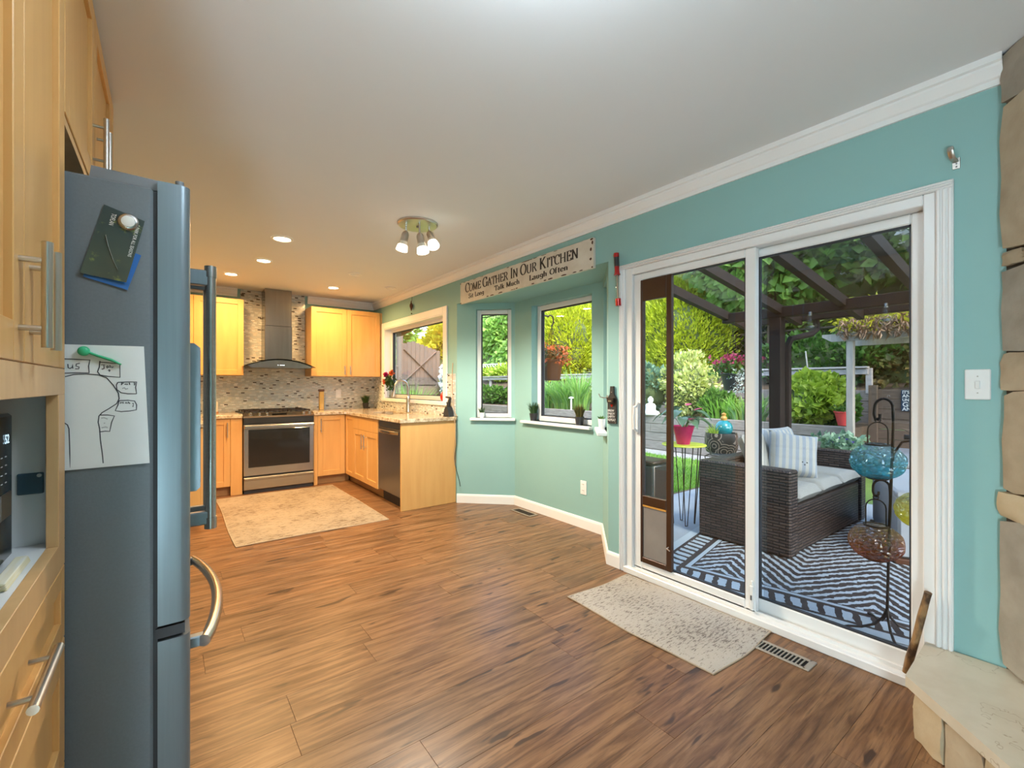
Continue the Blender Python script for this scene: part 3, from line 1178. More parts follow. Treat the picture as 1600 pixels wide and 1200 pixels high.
def baseboard(name, p0, p1, label):
    p0 = Vector(p0); p1 = Vector(p1)
    d = (p1 - p0).normalized()
    n = Vector((-d.y, d.x))
    if n.x > 0 and abs(n.x) > .2:
        n = -n
    M = frameM(p0, d, n)
    mb = MB(M)
    L = (p1 - p0).length
    mb.prism(BB, 0, L, lambda a, b, h: (h, a, b))
    return smesh(mb.build(name, 'white_trim'), label, 'baseboard')


baseboard('baseboard_bay_far', (W, 4.22), (W + .444, 3.776), 'white baseboard under the narrow bay window')
baseboard('baseboard_bay_front', (W + .44, 3.78), (W + .44, 2.565), 'white baseboard under the wide bay window')
baseboard('baseboard_bay_near', (W + .444, 2.574), (W - .004, 2.126), 'white baseboard on the bay wall beside the door')
baseboard('baseboard_door', (W, 2.135), (W, 2.015), 'short white baseboard left of the patio door')


# ------------------------------------------------------------------ windows
def window(name, label, M, hole, casing=0, setback=.06, fw=.05, sill=(.03, .03), stool=.05, sillz=.026, gasket='gasket_black'):
    s0, s1, z0, z1 = hole
    mid = M @ Vector(((s0 + s1) / 2, 0, z0))
    w = struct(name, label, 'window', tuple(mid))
    t0, t1 = setback, setback + .06
    fr = MB(M)
    fr.box(s0, s0 + fw, t0, t1, z0, z1, .004).box(s1 - fw, s1, t0, t1, z0, z1, .004)
    fr.box(s0 + fw, s1 - fw, t0, t1, z1 - fw, z1, .004).box(s0 + fw, s1 - fw, t0, t1, z0, z0 + fw, .004)
    fr.build('window_frame', 'white_vinyl', w)
    g = MB(M)
    e = .008
    for a, b, c, d in ((s0 + fw, s0 + fw + e, z0 + fw, z1 - fw), (s1 - fw - e, s1 - fw, z0 + fw, z1 - fw), (s0 + fw, s1 - fw, z1 - fw - e, z1 - fw), (s0 + fw, s1 - fw, z0 + fw, z0 + fw + e)):
        g.box(a, b, t0 + .012, t1 - .012, c, d)
    g.build('gasket', gasket, w)
    MB(M).box(s0 + fw, s1 - fw, (t0 + t1) / 2 - .002, (t0 + t1) / 2 + .002, z0 + fw, z1 - fw).build('pane', 'pane_glass', w)
    if stool:
        MB(M).box(s0 - sill[0], s1 + sill[1], -stool, setback, z0 - sillz, z0, .004).build('window_sill', 'white_trim', w)
    if casing:
        c = MB(M)
        zb = z0 - .04
        c.box(s0 - casing, s0, -.02, 0, zb, z1 + casing, .004).box(s1, s1 + casing, -.02, 0, zb, z1 + casing, .004)
        c.box(s0, s1, -.02, 0, z1, z1 + casing, .004)
        c.box(s0 - .004, s0 + .012, -.012, setback, z0, z1).box(s1 - .012, s1 + .004, -.012, setback, z0, z1).box(s0, s1, -.012, setback, z1 - .012, z1 + .004)
        c.build('casing', 'white_trim', w)
    return w


window('window_1', 'wide kitchen window over the sink with white casing', Mr, (KW[0] + off, KW[1] + off, KW[2], KW[3]), casing=.083, setback=.085, sill=(.083, .083), stool=.028, sillz=.045)
window('window_2', 'narrow white-framed window in the angled far bay wall', Mf, W1, fw=.045, sill=(.055, .045))
window('window_3', 'wide white-framed window facing the room in the bay', Mc, W2, fw=.048, setback=.075, sill=(.125, .01), stool=.05)
window('window_4', 'white-framed window in the near angled bay wall', Mn, W3, fw=.045, sill=(.03, .04), stool=.07)
window('window_5', 'large window in the adjoining room', Ms, (.3, 1.7, .5, 2.2), stool=0)

# ------------------------------------------------------------------ patio door
door = struct('door_1', 'white sliding patio door to the garden', 'door', (W, 1.2, 0))
D0, D1, DZ = .425, 1.977, 2.03


def fluted(mb, y0, y1, z0, z1, vertical=True):
    n = 3
    mb.box(W - .014, W, y0, y1, z0, z1)
    if vertical:
        wd_ = (y1 - y0)
        for k in range(n):
            a = y0 + wd_ * (k + .12) / n
            mb.box(W - .022, W - .012, a, a + wd_ / n * .76, z0, z1, .004)
    else:
        wd_ = (z1 - z0)
        for k in range(n):
            a = z0 + wd_ * (k + .12) / n
            mb.box(W - .022, W - .012, y0, y1, a, a + wd_ / n * .76, .004)


for a, b in ((D0 - .052, D0), (D1, D1 + .045)):
    mb = MB(); fluted(mb, a, b, 0, DZ); mb.build('casing', 'white_trim', door)
mb = MB(); fluted(mb, D0 - .052, D1 + .045, DZ, DZ + .03, False); mb.build('casing', 'white_trim', door)
fr = MB()
fr.box(W - .005, W + .14, D0, D0 + .04, .0, DZ, .004).box(W - .005, W + .14, D1 - .055, D1, .0, DZ, .004).box(W - .005, W + .14, D0 + .04, D1 - .055, DZ - .045, DZ, .004)
fr.build('door_frame', 'white_vinyl', door)
tr = MB()
tr.box(W - .03, W + .15, D0, D1, 0, .042, .005)
tr.box(W + .012, W + .018, D0 + .04, D1 - .055, .042, .058).box(W + .062, W + .068, D0 + .04, D1 - .055, .042, .058).box(W + .112, W + .118, D0 + .04, D1 - .055, .042, .058)
tr.build('sill_track', 'white_vinyl', door)


def panel(name, x0, x1, y0, y1, z0, z1, sl, sr, rt, rb):
    """sl: stile at the low-y end, sr: at the high-y end"""
    mb = MB()
    mb.box(x0, x1, y0, y0 + sl, z0, z1, .005).box(x0, x1, y1 - sr, y1, z0, z1, .005)
    mb.box(x0, x1, y0 + sl, y1 - sr, z1 - rt, z1, .005).box(x0, x1, y0 + sl, y1 - sr, z0, z0 + rb, .005)
    p = mb.build(name, 'white_vinyl', door)
    xm = (x0 + x1) / 2
    e = .007
    g = MB()
    a, b, c, d = y0 + sl, y1 - sr, z0 + rb, z1 - rt
    g.box(x0 + .008, x1 - .008, a, a + e, c, d).box(x0 + .008, x1 - .008, b - e, b, c, d).box(x0 + .008, x1 - .008, a, b, d - e, d).box(x0 + .008, x1 - .008, a, b, c, c + e)
    g.build('gasket', 'gasket_black', p)
    MB().box(xm - .002, xm + .002, a, b, c, d).build('pane', 'pane_glass', p)
    return p


slide = panel('sliding_panel', W + .012, W + .052, 1.135, 1.921, .046, 1.984, .055, .062, .045, .055)
fixed = panel('fixed_panel', W + .062, W + .100, .466, 1.175, .046, 1.984, .05, .03, .045, .062)
# screen outside the fixed half
MB().box(W + .1135, W + .1145, .48, 1.14, .06, 1.975).build('insect_screen', 'screen_mesh', door)
# interior pull handle
hb = MB()
hb.box(W - .002, W + .012, 1.876, 1.900, .93, 1.14, .006)
hb.tube([(W, 1.888, .95), (W - .028, 1.888, .965), (W - .034, 1.888, 1.035), (W - .028, 1.888, 1.105), (W, 1.888, 1.12)], .009, 8)
hb.build('pull_handle', 'white_plastic', slide, True)
fl = MB()
fl.box(W - .004, W + .012, 1.139, 1.162, .06, .19, .004).box(W + .0, W + .010, 1.144, 1.157, .19, .215, .003)
fl.build('foot_lock', 'white_plastic', slide)
MB().box(W - .006, W - .003, 1.147, 1.154, .115, .14).build('lock_slot', 'steel_dark', slide)
# black bar handle on the fixed jamb
MB().cyl((W + .10, .47, 1.025), (W + .10, .545, 1.025), .011, n=10).build('bar_handle', 'black_plastic', door, True)

# brown pet-door insert
py0, py1 = 1.632, 1.862
pz0, pz1 = .098, 1.936
pet = MB()
x0, x1 = W + .002, W + .030
pet.box(x0, x1, py0, py0 + .037, pz0, pz1, .003).box(x0, x1, py1 - .016, py1, pz0, pz1, .003)
pet.box(x0, x1, py0 + .037, py1 - .016, 1.80, pz1, .003).box(x0, x1, py0 + .037, py1 - .016, .475, .535, .003).box(x0, x1, py0 + .037, py1 - .016, pz0, pz0 + .035, .003)
petp = pet.build('pet_door_panel', 'brown_alu', door)
petp['label'] = 'brown framed pet door insert'
MB().box(W + .014, W + .018, py0 + .037, py1 - .016, .535, 1.80).build('pane', 'pane_glass', petp)
MB().box(W + .010, W + .016, py0 + .040, py1 - .018, pz0 + .037, .466).build('pet_flap', 'flap_grey', petp)
MB().box(W + .004, W + .012, py0 + .040, py1 - .018, .463, .474).build('flap_strip', 'amber_lining', petp)
MB().tube([(W + .004, py0 + .02, .25), (W - .018, py0 + .02, .246), (W - .024, py0 - .005, .24)], .004, 6).build('latch_pin', 'nickel', petp, True)

# ------------------------------------------------------------------ cabinets
def shaker(M, s0, s1, z0, z1, parent, name='door', th=.02, fw=.062, rec=.011, m='maple', flat=False):
    mb = MB(M)
    g = .0015
    s0 += g; s1 -= g; z0 += g; z1 -= g
    if flat:
        mb.box(s0, s1, 0, th, z0, z1, .002)
    else:
        mb.box(s0, s0 + fw, 0, th, z0, z1, .0015).box(s1 - fw, s1, 0, th, z0, z1, .0015)
        mb.box(s0 + fw, s1 - fw, 0, th, z1 - fw, z1, .0015).box(s0 + fw, s1 - fw, 0, th, z0, z0 + fw, .0015)
        mb.box(s0 + fw - .004, s1 - fw + .004, .001, th - rec, z0 + fw - .004, z1 - fw + .004)
    return mb.build(name, m, parent)


def bar(M, a, b, th, parent, r=.0065, stand=.032, inset=.18):
    """bar pull between local points a and b (s, z), on a face at t = th"""
    mb = MB(M)
    t = th + stand
    mb.cyl((a[0], t, a[1]), (b[0], t, b[1]), r, n=10)
    for k in (inset, 1 - inset):
        s = a[0] + (b[0] - a[0]) * k
        z = a[1] + (b[1] - a[1]) * k
        mb.cyl((s, th, z), (s, t, z), r * .62, n=8)
    return mb.build('handle', 'nickel', parent, True)


# --- pantry (faces +X), local s = y, t = +x
PX = -.206
Mp = frameM((PX, 0), (0, 1), (1, 0))
pan = thing('pantry_cabinet', 'tall pale maple pantry with microwave niche beside the fridge', 'cabinet', (-.5, 1.07, 0))
c = MB()
c.box(-.82, PX, .70, 1.438, .10, .87).box(-.82, PX, .70, 1.438, 1.262, 2.45)
c.box(-.82, PX, .70, .722, .87, 1.262).box(-.82, PX, 1.418, 1.438, .87, 1.262).box(-.82, -.80, .722, 1.418, .87, 1.262)
c.box(-.80, -.26, .70, 1.438, 0, .10)
c.build('carcass', 'maple', pan)
f = MB(Mp)
f.box(.70, 1.438, 0, .02, 1.231, 1.288, .001).box(.70, 1.438, 0, .02, .848, .905, .001)
f.box(.70, .772, 0, .02, .905, 1.231, .001).box(1.366, 1.438, 0, .02, .905, 1.231, .001)
f.build('face_frame', 'maple_edge', pan)
ln = MB()
ln.box(-.80, PX, .722, 1.418, .895, .905).box(-.80, PX, .722, .727, .905, 1.262).box(-.80, PX, 1.413, 1.418, .905, 1.262).box(-.80, -.795, .727, 1.413, .905, 1.262).box(-.80, PX, .727, 1.413, 1.257, 1.262)
ln.build('niche_lining', 'offwhite_liner', pan)
d1 = shaker(Mp, .70, 1.07, 1.288, 2.45, pan); bar(Mp, (1.035, 1.312), (1.035, 1.482), .02, d1, .0075)
d2 = shaker(Mp, 1.07, 1.438, 1.288, 2.45, pan); bar(Mp, (1.108, 1.312), (1.108, 1.482), .02, d2, .0075)
d3 = shaker(Mp, .70, 1.438, .683, .848, pan, 'drawer', fw=.045); bar(Mp, (.935, .785), (1.135, .785), .02, d3, .0075)
d4 = shaker(Mp, .70, 1.438, .40, .683, pan, 'drawer'); bar(Mp, (.935, .56), (1.135, .56), .02, d4, .0075)
d5 = shaker(Mp, .70, 1.438, .11, .40, pan, 'drawer'); bar(Mp, (.935, .27), (1.135, .27), .02, d5, .0075)
wp = MB().box(-.256, -.215, 1.4085, 1.4132, 1.016, 1.062, .002)
wpo = tag(wp.build('cover_plate', 'plate_sky_tint'), 'rounded plate beside the microwave, its sky reflection painted dark blue', 'plate')
MB().cyl((-.222, 1.4085, 1.056), (-.222, 1.4065, 1.056), .004, n=8).build('screw', 'nickel', wpo)

# --- microwave
mw = thing('microwave', 'black microwave oven with lit clock in the pantry niche', 'microwave', (-.5, 1.04, .906))
MB().box(-.74, -.262, .80, 1.29, .918, 1.20, .006).build('case', 'black_plastic', mw)
MB().box(-.262, -.240, .80, 1.16, .922, 1.198, .005).build('oven_door', 'micro_black', mw)
MB().box(-.262, -.240, 1.163, 1.29, .922, 1.198, .005).build('control_panel', 'micro_black', mw)
MB().box(-.2405, -.237, 1.20, 1.268, 1.005, 1.052, .002).build('open_button', 'steel_dark', mw)
Mtx = Matrix(((0, 0, 1, -.2388), (1, 0, 0, 1.232), (0, 1, 0, 1.143), (0, 0, 0, 1)))
text_mesh('52', .024, 'clock_digits', 'clock_glow', mw, Mtx, .0002, xscale=1.25)
for k in range(4):
    for j in range(2):
        MB().box(-.2402, -.2394, 1.212 + j * .026, 1.222 + j * .026, 1.070 + k * .016, 1.0715 + k * .016).build('key_mark', 'pencil_grey', mw)
for sx in (-.70, -.30):
    for sy in (.84, 1.25):
        MB().cyl((sx, sy, .905), (sx, sy, .918), .014, n=8).build('foot', 'black_plastic', mw)
tw = MB()
for k in range(4):
    tw.box(-.236 + .001 * k, -.214, 1.12 - .004 * k, 1.285 - .006 * k, .9055 + .0045 * k, .9095 + .0045 * k, .0018)
tag(tw.build('folded_towel', 'yellow_cloth', smooth=True), 'small folded yellow and white cloth in front of the microwave', 'towel')

# --- cabinet over the fridge
oc = thing('over_fridge_cabinet', 'maple wall cabinet above the fridge', 'cabinet', (-.5, 2.0, 1.85))
MB().box(-.82, PX, 1.442, 2.60, 1.87, 2.45).build('carcass', 'maple', oc)
MB().box(-.82, PX + .018, 1.442, 2.60, 1.85, 1.87).build('bottom_panel', 'maple_edge', oc)
d = shaker(Mp, 1.442, 1.975, 1.875, 2.45, oc); bar(Mp, (1.925, 1.93), (1.925, 2.095), .02, d, .0075)
d = shaker(Mp, 1.975, 2.51, 1.875, 2.45, oc); bar(Mp, (2.025, 1.93), (2.025, 2.095), .02, d, .0075)
MB().box(-.82, PX + .02, 2.51, 2.60, 0, 2.45, .002).build('end_panel', 'maple', oc)

# --- fridge
fx = .0485
fg = thing('refrigerator', 'grey french-door refrigerator with papers stuck on its side', 'refrigerator', (-.4, 1.92, 0))
MB().box(-.80, -.029, 1.462, 2.372, .03, 1.75, .006).build('case', 'fridge_side', fg)
MB().box(-.029, -.020, 1.472, 2.362, .05, 1.745).build('gasket', 'gasket_black', fg)


def fdoor(y0, y1, z0, z1, name):
    poly = []
    r = .022
    x0, x1 = -.020, fx
    pts = [(x0, y0), (x1 - r, y0)]
    for k in range(1, 6):
        a = k / 5 * PI / 2
        pts.append((x1 - r + r * math.sin(a), y0 + r - r * math.cos(a)))
    q = [(x, y0 + y1 - y) for x, y in reversed(pts)]
    return MB().prism(pts + q, z0, z1, lambda a, b, h: (a, b, h)).build(name, 'fridge_door', fg, True)


dr1 = fdoor(1.464, 1.915, .637, 1.772, 'fridge_door')
dr2 = fdoor(1.919, 2.370, .637, 1.772, 'fridge_door')
dr3 = fdoor(1.464, 2.370, .07, .598, 'freezer_drawer')
MB().box(-.024, fx - .012, 1.468, 2.366, .604, .630).build('hinge_gap', 'gasket_black', fg)
for y, dd in ((1.868, dr1), (1.966, dr2)):
    h = MB().cyl((.118, y, .765), (.118, y, 1.655), .0165, n=14)
    h.cyl((.118, y, .762), (.118, y, .80), .0185, n=14).cyl((.118, y, 1.62), (.118, y, 1.658), .0185, n=14)
    hh = h.build('handle', 'steel', dd, True)
    MB().box(fx - .002, .118, y - .013, y + .013, .778, .822, .003).build('bracket', 'fridge_door', hh)
    MB().box(fx - .002, .118, y - .013, y + .013, 1.590, 1.642, .003).build('bracket', 'fridge_door', hh)
pts = []
for k in range(15):
    t = k / 14
    y = 1.545 + .745 * t
    pts.append((.082 + .056 * math.sin(PI * t) ** .8, y, .532))
h = MB().tube(pts, .0165, 12)
hh = h.build('handle', 'steel', dr3, True)
MB().box(fx - .002, .084, 1.548, 1.575, .517, .547, .003).build('bracket', 'fridge_door', hh)
MB().box(fx - .002, .084, 2.262, 2.289, .517, .547, .003).build('bracket', 'fridge_door', hh)
dp = MB().prism([(fx - .002, 0), (.064, 0), (.074, .01), (.074, .402), (.060, .414), (fx - .002, .414)], 1.55, 1.79, lambda a, b, h: (a, h, .955 + b))
dpo = dp.build('water_dispenser', 'fridge_door', dr1)
MB().box(.074, .0755, 1.57, 1.77, .975, 1.20).build('dispenser_bay', 'black_plastic', dpo)
MB().box(.074, .0755, 1.57, 1.77, 1.215, 1.35).build('dispenser_screen', 'black_glass', dpo)
hc = MB().prism([(-.150, 0), (-.146, .030), (-.01, .026), (.018, .012), (.018, 0)], 1.480, 1.60, lambda a, b, h: (a, h, 1.7505 + b))
hc.build('hinge_cover', 'fridge_plastic', fg)
hc = MB().prism([(-.150, 0), (-.146, .030), (-.01, .026), (.018, .012), (.018, 0)], 2.234, 2.354, lambda a, b, h: (a, h, 1.7505 + b))
hc.build('hinge_cover', 'fridge_plastic', fg)
for y in (1.50, 2.335):
    MB().cyl((.026, y, 1.772), (.026, y, 1.792), .010, n=10).build('hinge_pin', 'fridge_plastic', fg, True)
MB().box(-.75, -.03, 1.50, 2.33, 0, .03).build('plinth', 'gasket_black', fg)

# papers on the fridge side (plane y = 1.462, facing -y); local: s = x, z
FY = 1.462


def facing(y):
    return Matrix(((1, 0, 0, 0), (0, 0, -1, y), (0, 1, 0, 0), (0, 0, 0, 1)))


def sheet(name, quad, y, th, m, curl=0, n=8):
    """a sheet on the fridge side: quad of 4 (x, z) corners tl tr br bl, bulging by curl at its foot"""
    tl, tr_, br_, bl_ = [np.array(q) for q in quad]
    vs = []
    for side in (0, 1):
        for j in range(n + 1):
            for i in range(n + 1):
                a, b = i / n, j / n
                p = (tl * (1 - a) + tr_ * a) * (1 - b) + (bl_ * (1 - a) + br_ * a) * b
                d = y - (th if side else 0) - curl * b ** 3 * (.35 + .65 * abs(a - .3))
                vs.append((p[0], d, p[1]))
    fs = []
    k = (n + 1) * (n + 1)
    for s in (0, 1):
        for j in range(n):
            for i in range(n):
                q = s * k + j * (n + 1) + i
                fs.append((q, q + 1, q + n + 2, q + n + 1))
    rim = [i for i in range(n + 1)] + [j * (n + 1) + n for j in range(1, n + 1)] + [n * (n + 1) + i for i in range(n - 1, -1, -1)] + [j * (n + 1) for j in range(n - 1, 0, -1)]
    for a, b in zip(rim, rim[1:] + rim[:1]):
        fs.append((a, b, b + k, a + k))
    return MB().add(vs, fs).build(name, m, None, True)


tag(sheet('blue_leaflet', [(-.13, 1.60), (-.052, 1.575), (-.078, 1.485), (-.158, 1.507)], FY - .001, .001, 'blue_card', .004), 'blue leaflet tucked behind the park brochure on the fridge', 'leaflet')
bq = [(-.121, 1.685), (-.045, 1.661), (-.080, 1.502), (-.163, 1.514)]
br_ = tag(sheet('park_brochure', bq, FY - .003, .001, 'brochure_print', .010), 'dark green park brochure held on the fridge side by a round magnet', 'brochure')
ang = math.radians(-101)
Rm = Matrix.Rotation(ang, 4, 'Y')


def onfridge(x, z, a, y):
    """text frame on the fridge side at (x, z), turned by a degrees in the plane"""
    a = math.radians(a)
    ca, sa = math.cos(a), math.sin(a)
    return Matrix(((ca, -sa, 0, x), (0, 0, -1, y), (sa, ca, 0, z), (0, 0, 0, 1)))


o = text_mesh('A PARK FOR ALL SEASONS', .0098, 'lettering', 'white_ink', br_, onfridge(-.0605, 1.6495, -102, FY - .0062), .0003, xscale=.72)
o = text_mesh('TOFLAN', .0125, 'lettering', 'white_ink', br_, onfridge(-.1065, 1.667, -102, FY - .0050), .0003, xscale=.62)
lv = MB().tube([(-.118, FY - .0052, 1.612), (-.113, FY - .0055, 1.585), (-.104, FY - .0075, 1.553), (-.095, FY - .0105, 1.53)], [.003, .003, .0025, .001], 6, flat=.1)
lv.build('waterfall_print', 'white_ink', br_)
mg = thing('round_magnet', 'clear round magnet with white centre on the park brochure', 'magnet', (-.083, FY - .005, 1.638))
m1 = MB()
m1.lathe([(.0205, 0), (.0205, -.004), (.0175, -.007), (.0140, -.008)], 24, (-.0765, FY - .0046, 1.6515), axis='y')
m1.build('rim', 'steel', mg, True)
MB().lathe([(.0139, -.006), (.0130, -.0095), (.007, -.011), (.0001, -.0113)], 24, (-.0765, FY - .0046, 1.6515), axis='y').build('face', 'white_ink', mg, True)

# hand-drawn sheet
DZ_ = FY - .002


dw = tag(sheet('drawing', [(-0.18934, 1.34621), (-0.04669, 1.34833), (-0.03542, 1.05658), (-0.18934, 1.05472)], DZ_, .0006, 'paper', .003), 'white paper with a hand-drawn table plan on the fridge side', 'drawing')


def stroke(pts, name='pen_line', m='ink', w=.0011, parent=None):
    P = list(pts)
    mb = MB().tube([(x, DZ_ - .0028, z) for x, z in P], w, 5, flat=1)
    mb.v = [(x, DZ_ - .0012 + (y - (DZ_ - .0028)) * .35 - .0030 * max(0, (1.2 - z) / .25) ** 3, z) for x, y, z in mb.v]
    return mb.build(name, m, parent or dw)


for pl_ in ([(-0.18921, 1.31248), (-0.16944, 1.31212), (-0.14591, 1.31133), (-0.14825, 1.29694), (-0.14727, 1.28105), (-0.16754, 1.28072), (-0.18921, 1.27959)],
            [(-0.18828, 1.27131), (-0.17324, 1.27671), (-0.15214, 1.27833), (-0.13053, 1.27597), (-0.11649, 1.26941), (-0.10429, 1.25188), (-0.09503, 1.23277), (-0.09358, 1.21909), (-0.09813, 1.20691), (-0.11244, 1.1951), (-0.12454, 1.18607), (-0.13013, 1.17825), (-0.13152, 1.16359), (-0.12893, 1.14738), (-0.12754, 1.12049), (-0.12414, 1.088), (-0.12253, 1.065)],
            [(-0.12853, 1.3095), (-0.12953, 1.29473), (-0.13251, 1.28397), (-0.12814, 1.276), (-0.11447, 1.27294), (-0.09192, 1.27102), (-0.09234, 1.30382), (-0.12853, 1.30682)],
            [(-0.09607, 1.2587), (-0.07728, 1.25959), (-0.06069, 1.25966), (-0.06283, 1.24632), (-0.0609, 1.23046), (-0.07728, 1.23065), (-0.08985, 1.23326), (-0.09772, 1.24097), (-0.09875, 1.25188), (-0.09607, 1.2587)],
            [(-0.09358, 1.21417), (-0.07728, 1.21466), (-0.06454, 1.21247), (-0.0609, 1.20321), (-0.06133, 1.19071), (-0.07305, 1.18834), (-0.08985, 1.18727), (-0.1008, 1.18983), (-0.09607, 1.20277), (-0.09358, 1.21417)],
            [(-0.12953, 1.18036), (-0.11447, 1.18003), (-0.10224, 1.17737), (-0.10736, 1.1624), (-0.11082, 1.14038), (-0.11851, 1.14139), (-0.12853, 1.14039)],
            [(-0.18902, 1.16435), (-0.18417, 1.15969), (-0.18173, 1.15046), (-0.18079, 1.11657), (-0.17985, 1.06053)],
            [(-0.18361, 1.30072), (-0.18304, 1.29216), (-0.17985, 1.29041), (-0.17608, 1.29363), (-0.1757, 1.30094), (-0.17514, 1.29052)],
            [(-0.16333, 1.30313), (-0.16944, 1.30112), (-0.16982, 1.29639), (-0.16467, 1.29442), (-0.16524, 1.28995), (-0.17134, 1.28981)],
            [(-0.12614, 1.30018), (-0.11851, 1.30092), (-0.12153, 1.30084), (-0.12093, 1.29171), (-0.12454, 1.29002)],
            [(-0.11649, 1.29639), (-0.11447, 1.29833), (-0.11285, 1.29513), (-0.11548, 1.29291), (-0.11649, 1.29639)],
            [(-0.11041, 1.30006), (-0.11041, 1.29383), (-0.10797, 1.2966), (-0.10675, 1.29365), (-0.10429, 1.29669)],
            [(-0.11346, 1.28701), (-0.11143, 1.28921), (-0.11041, 1.28707), (-0.11204, 1.28433)],
            [(-0.08943, 1.25187), (-0.08881, 1.25735), (-0.08526, 1.25681), (-0.08881, 1.25407)],
            [(-0.08359, 1.25325), (-0.08149, 1.25517), (-0.08044, 1.25242), (-0.07897, 1.25573), (-0.0777, 1.25243)],
            [(-0.07475, 1.25795), (-0.0739, 1.25243)],
            [(-0.06668, 1.25686), (-0.06347, 1.25743), (-0.06454, 1.25409), (-0.0654, 1.25132)],
            [(-0.09151, 1.20675), (-0.09026, 1.21082), (-0.0886, 1.20804), (-0.08651, 1.21074), (-0.08568, 1.20688)],
            [(-0.08254, 1.20735), (-0.08044, 1.2095), (-0.07939, 1.20672)],
            [(-0.07728, 1.20667), (-0.07686, 1.21052), (-0.07475, 1.20827), (-0.07348, 1.20603)],
            [(-0.06881, 1.20757), (-0.0671, 1.20531), (-0.06625, 1.20862), (-0.06796, 1.19813)]):
    stroke(pl_)
for pl_ in ([(-0.08776, 1.24365), (-0.08359, 1.24583), (-0.08149, 1.24197), (-0.07728, 1.24361)], [(-0.12614, 1.17272), (-0.12153, 1.17386), (-0.11447, 1.17031)], [(-0.12093, 1.16172), (-0.11952, 1.15977)], [(-0.12554, 1.14987), (-0.11851, 1.15163), (-0.11447, 1.14978)]):
    stroke(pl_, 'pencil_line', 'pencil_grey', .0013)
# green scoop-shaped magnet
gm = thing('scoop_magnet', 'green plastic measuring-scoop magnet holding the drawing', 'magnet', (-.10, FY - .005, 1.30))
a0 = (-0.15575, 1.33144); a1 = (-0.08927, 1.30156)
MB().ball((a0[0], FY - .012, a0[1]), .0115, .008, .0115, 14, 10).build('bowl', 'green_plastic', gm, True)
MB().tube([(a0[0] + .006, FY - .010, a0[1] - .002), ((-0.12655, 1.31895)[0], FY - .010, (-0.12655, 1.31895)[1])], [.0065, .006], 8, flat=.5).build('grip', 'green_plastic', gm, True)
MB().tube([((-0.12883, 1.32039)[0], FY - .010, (-0.12883, 1.32039)[1]), ((-0.10694, 1.31193)[0], FY - .010, (-0.10694, 1.31193)[1]), (a1[0], FY - .010, a1[1])], [.006, .007, .004], 8, flat=.5).build('tail', 'green_plastic', gm, True)

# ------------------------------------------------------------------ kitchen run
CF = 6.03          # face of the back-wall base cabinets (doors stand proud of it)
SX = 1.86          # face of the sink run
TOE = .105
Mb = frameM((0, CF), (1, 0), (0, -1))
Msk = frameM((SX, 0), (0, 1), (-1, 0))

lc = thing('base_cabinet', 'maple base cabinet left of the range', 'cabinet', (.3, 6.3, 0))
MB().box(-.36, .683, CF, B - .01, TOE, .875).build('carcass', 'maple', lc)
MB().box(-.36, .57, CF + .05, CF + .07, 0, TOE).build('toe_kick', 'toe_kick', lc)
MB().box(.568, .683, CF - .02, CF, 0, .875, .002).build('filler_panel', 'maple', lc)
d = shaker(Mb, .285, .566, TOE, .87, lc); bar(Mb, (.535, .66), (.535, .83), .02, d)
lw = thing('base_cabinet', 'maple base cabinet on the left wall beyond the fridge', 'cabinet', (-.1, 5.4, 0))
Ml = frameM((.235, 0), (0, 1), (1, 0))
MB().box(-.80, .235, 4.9, 6.025, TOE, .875).build('carcass', 'maple', lw)
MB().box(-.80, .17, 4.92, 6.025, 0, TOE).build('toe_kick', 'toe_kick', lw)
d = shaker(Ml, 4.9, 5.45, TOE, .87, lw); bar(Ml, (5.40, .66), (5.40, .83), .02, d)
d = shaker(Ml, 5.45, 6.0, TOE, .87, lw); bar(Ml, (5.50, .66), (5.50, .83), .02, d)
cr = thing('base_cabinet', 'maple corner base cabinet right of the range', 'cabinet', (1.65, 6.3, 0))
MB().box(1.456, SX + .15, CF, B - .01, TOE, .875).build('carcass', 'maple', cr)
MB().box(1.50, SX + .05, CF + .05, CF + .07, 0, TOE).build('toe_kick', 'toe_kick', cr)
MB().box(1.456, 1.499, CF - .02, CF, 0, .875, .002).build('filler_panel', 'maple', cr)
d = shaker(Mb, 1.50, 1.838, TOE, .87, cr); bar(Mb, (1.535, .66), (1.535, .83), .02, d)
sk = thing('sink_cabinet', 'maple sink base cabinet under the kitchen window', 'cabinet', (2.15, 5.4, 0))
sb = MB()
sb.box(SX, W - .02, 4.868, 4.888, TOE, .875).box(SX, W - .02, 4.888, 6.025, TOE, TOE + .02).box(SX, SX + .02, 4.888, 6.025, TOE, .875)
sb.build('carcass', 'maple', sk)
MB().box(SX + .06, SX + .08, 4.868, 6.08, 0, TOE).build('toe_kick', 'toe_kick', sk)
d = shaker(Msk, 5.69, 5.995, TOE, .87, sk, fw=.05)
d = shaker(Msk, 5.27, 5.69, TOE, .715, sk); bar(Msk, (5.31, .50), (5.31, .675), .02, d)
d = shaker(Msk, 4.868, 5.27, TOE, .715, sk); bar(Msk, (5.225, .50), (5.225, .675), .02, d)
shaker(Msk, 4.868, 5.69, .715, .87, sk, 'false_drawer', flat=True)
ep = tag(MB().box(1.838, W - .004, 4.236, 4.258, 0, .875, .002).build('end_panel', 'maple'), 'plain maple end panel of the sink counter', 'panel')
dwm = thing('dishwasher', 'stainless dishwasher between the sink cabinet and the end panel', 'dishwasher', (2.1, 4.56, 0))
MB().box(1.885, W - .03, 4.264, 4.862, TOE, .868).build('tub', 'steel_dark', dwm)
MB().box(1.845, 1.885, 4.264, 4.862, TOE + .02, .80, .004).build('door', 'steel_dark', dwm)
MB().box(1.850, 1.885, 4.264, 4.862, .803, .868, .004).build('control_strip', 'black_enamel', dwm)
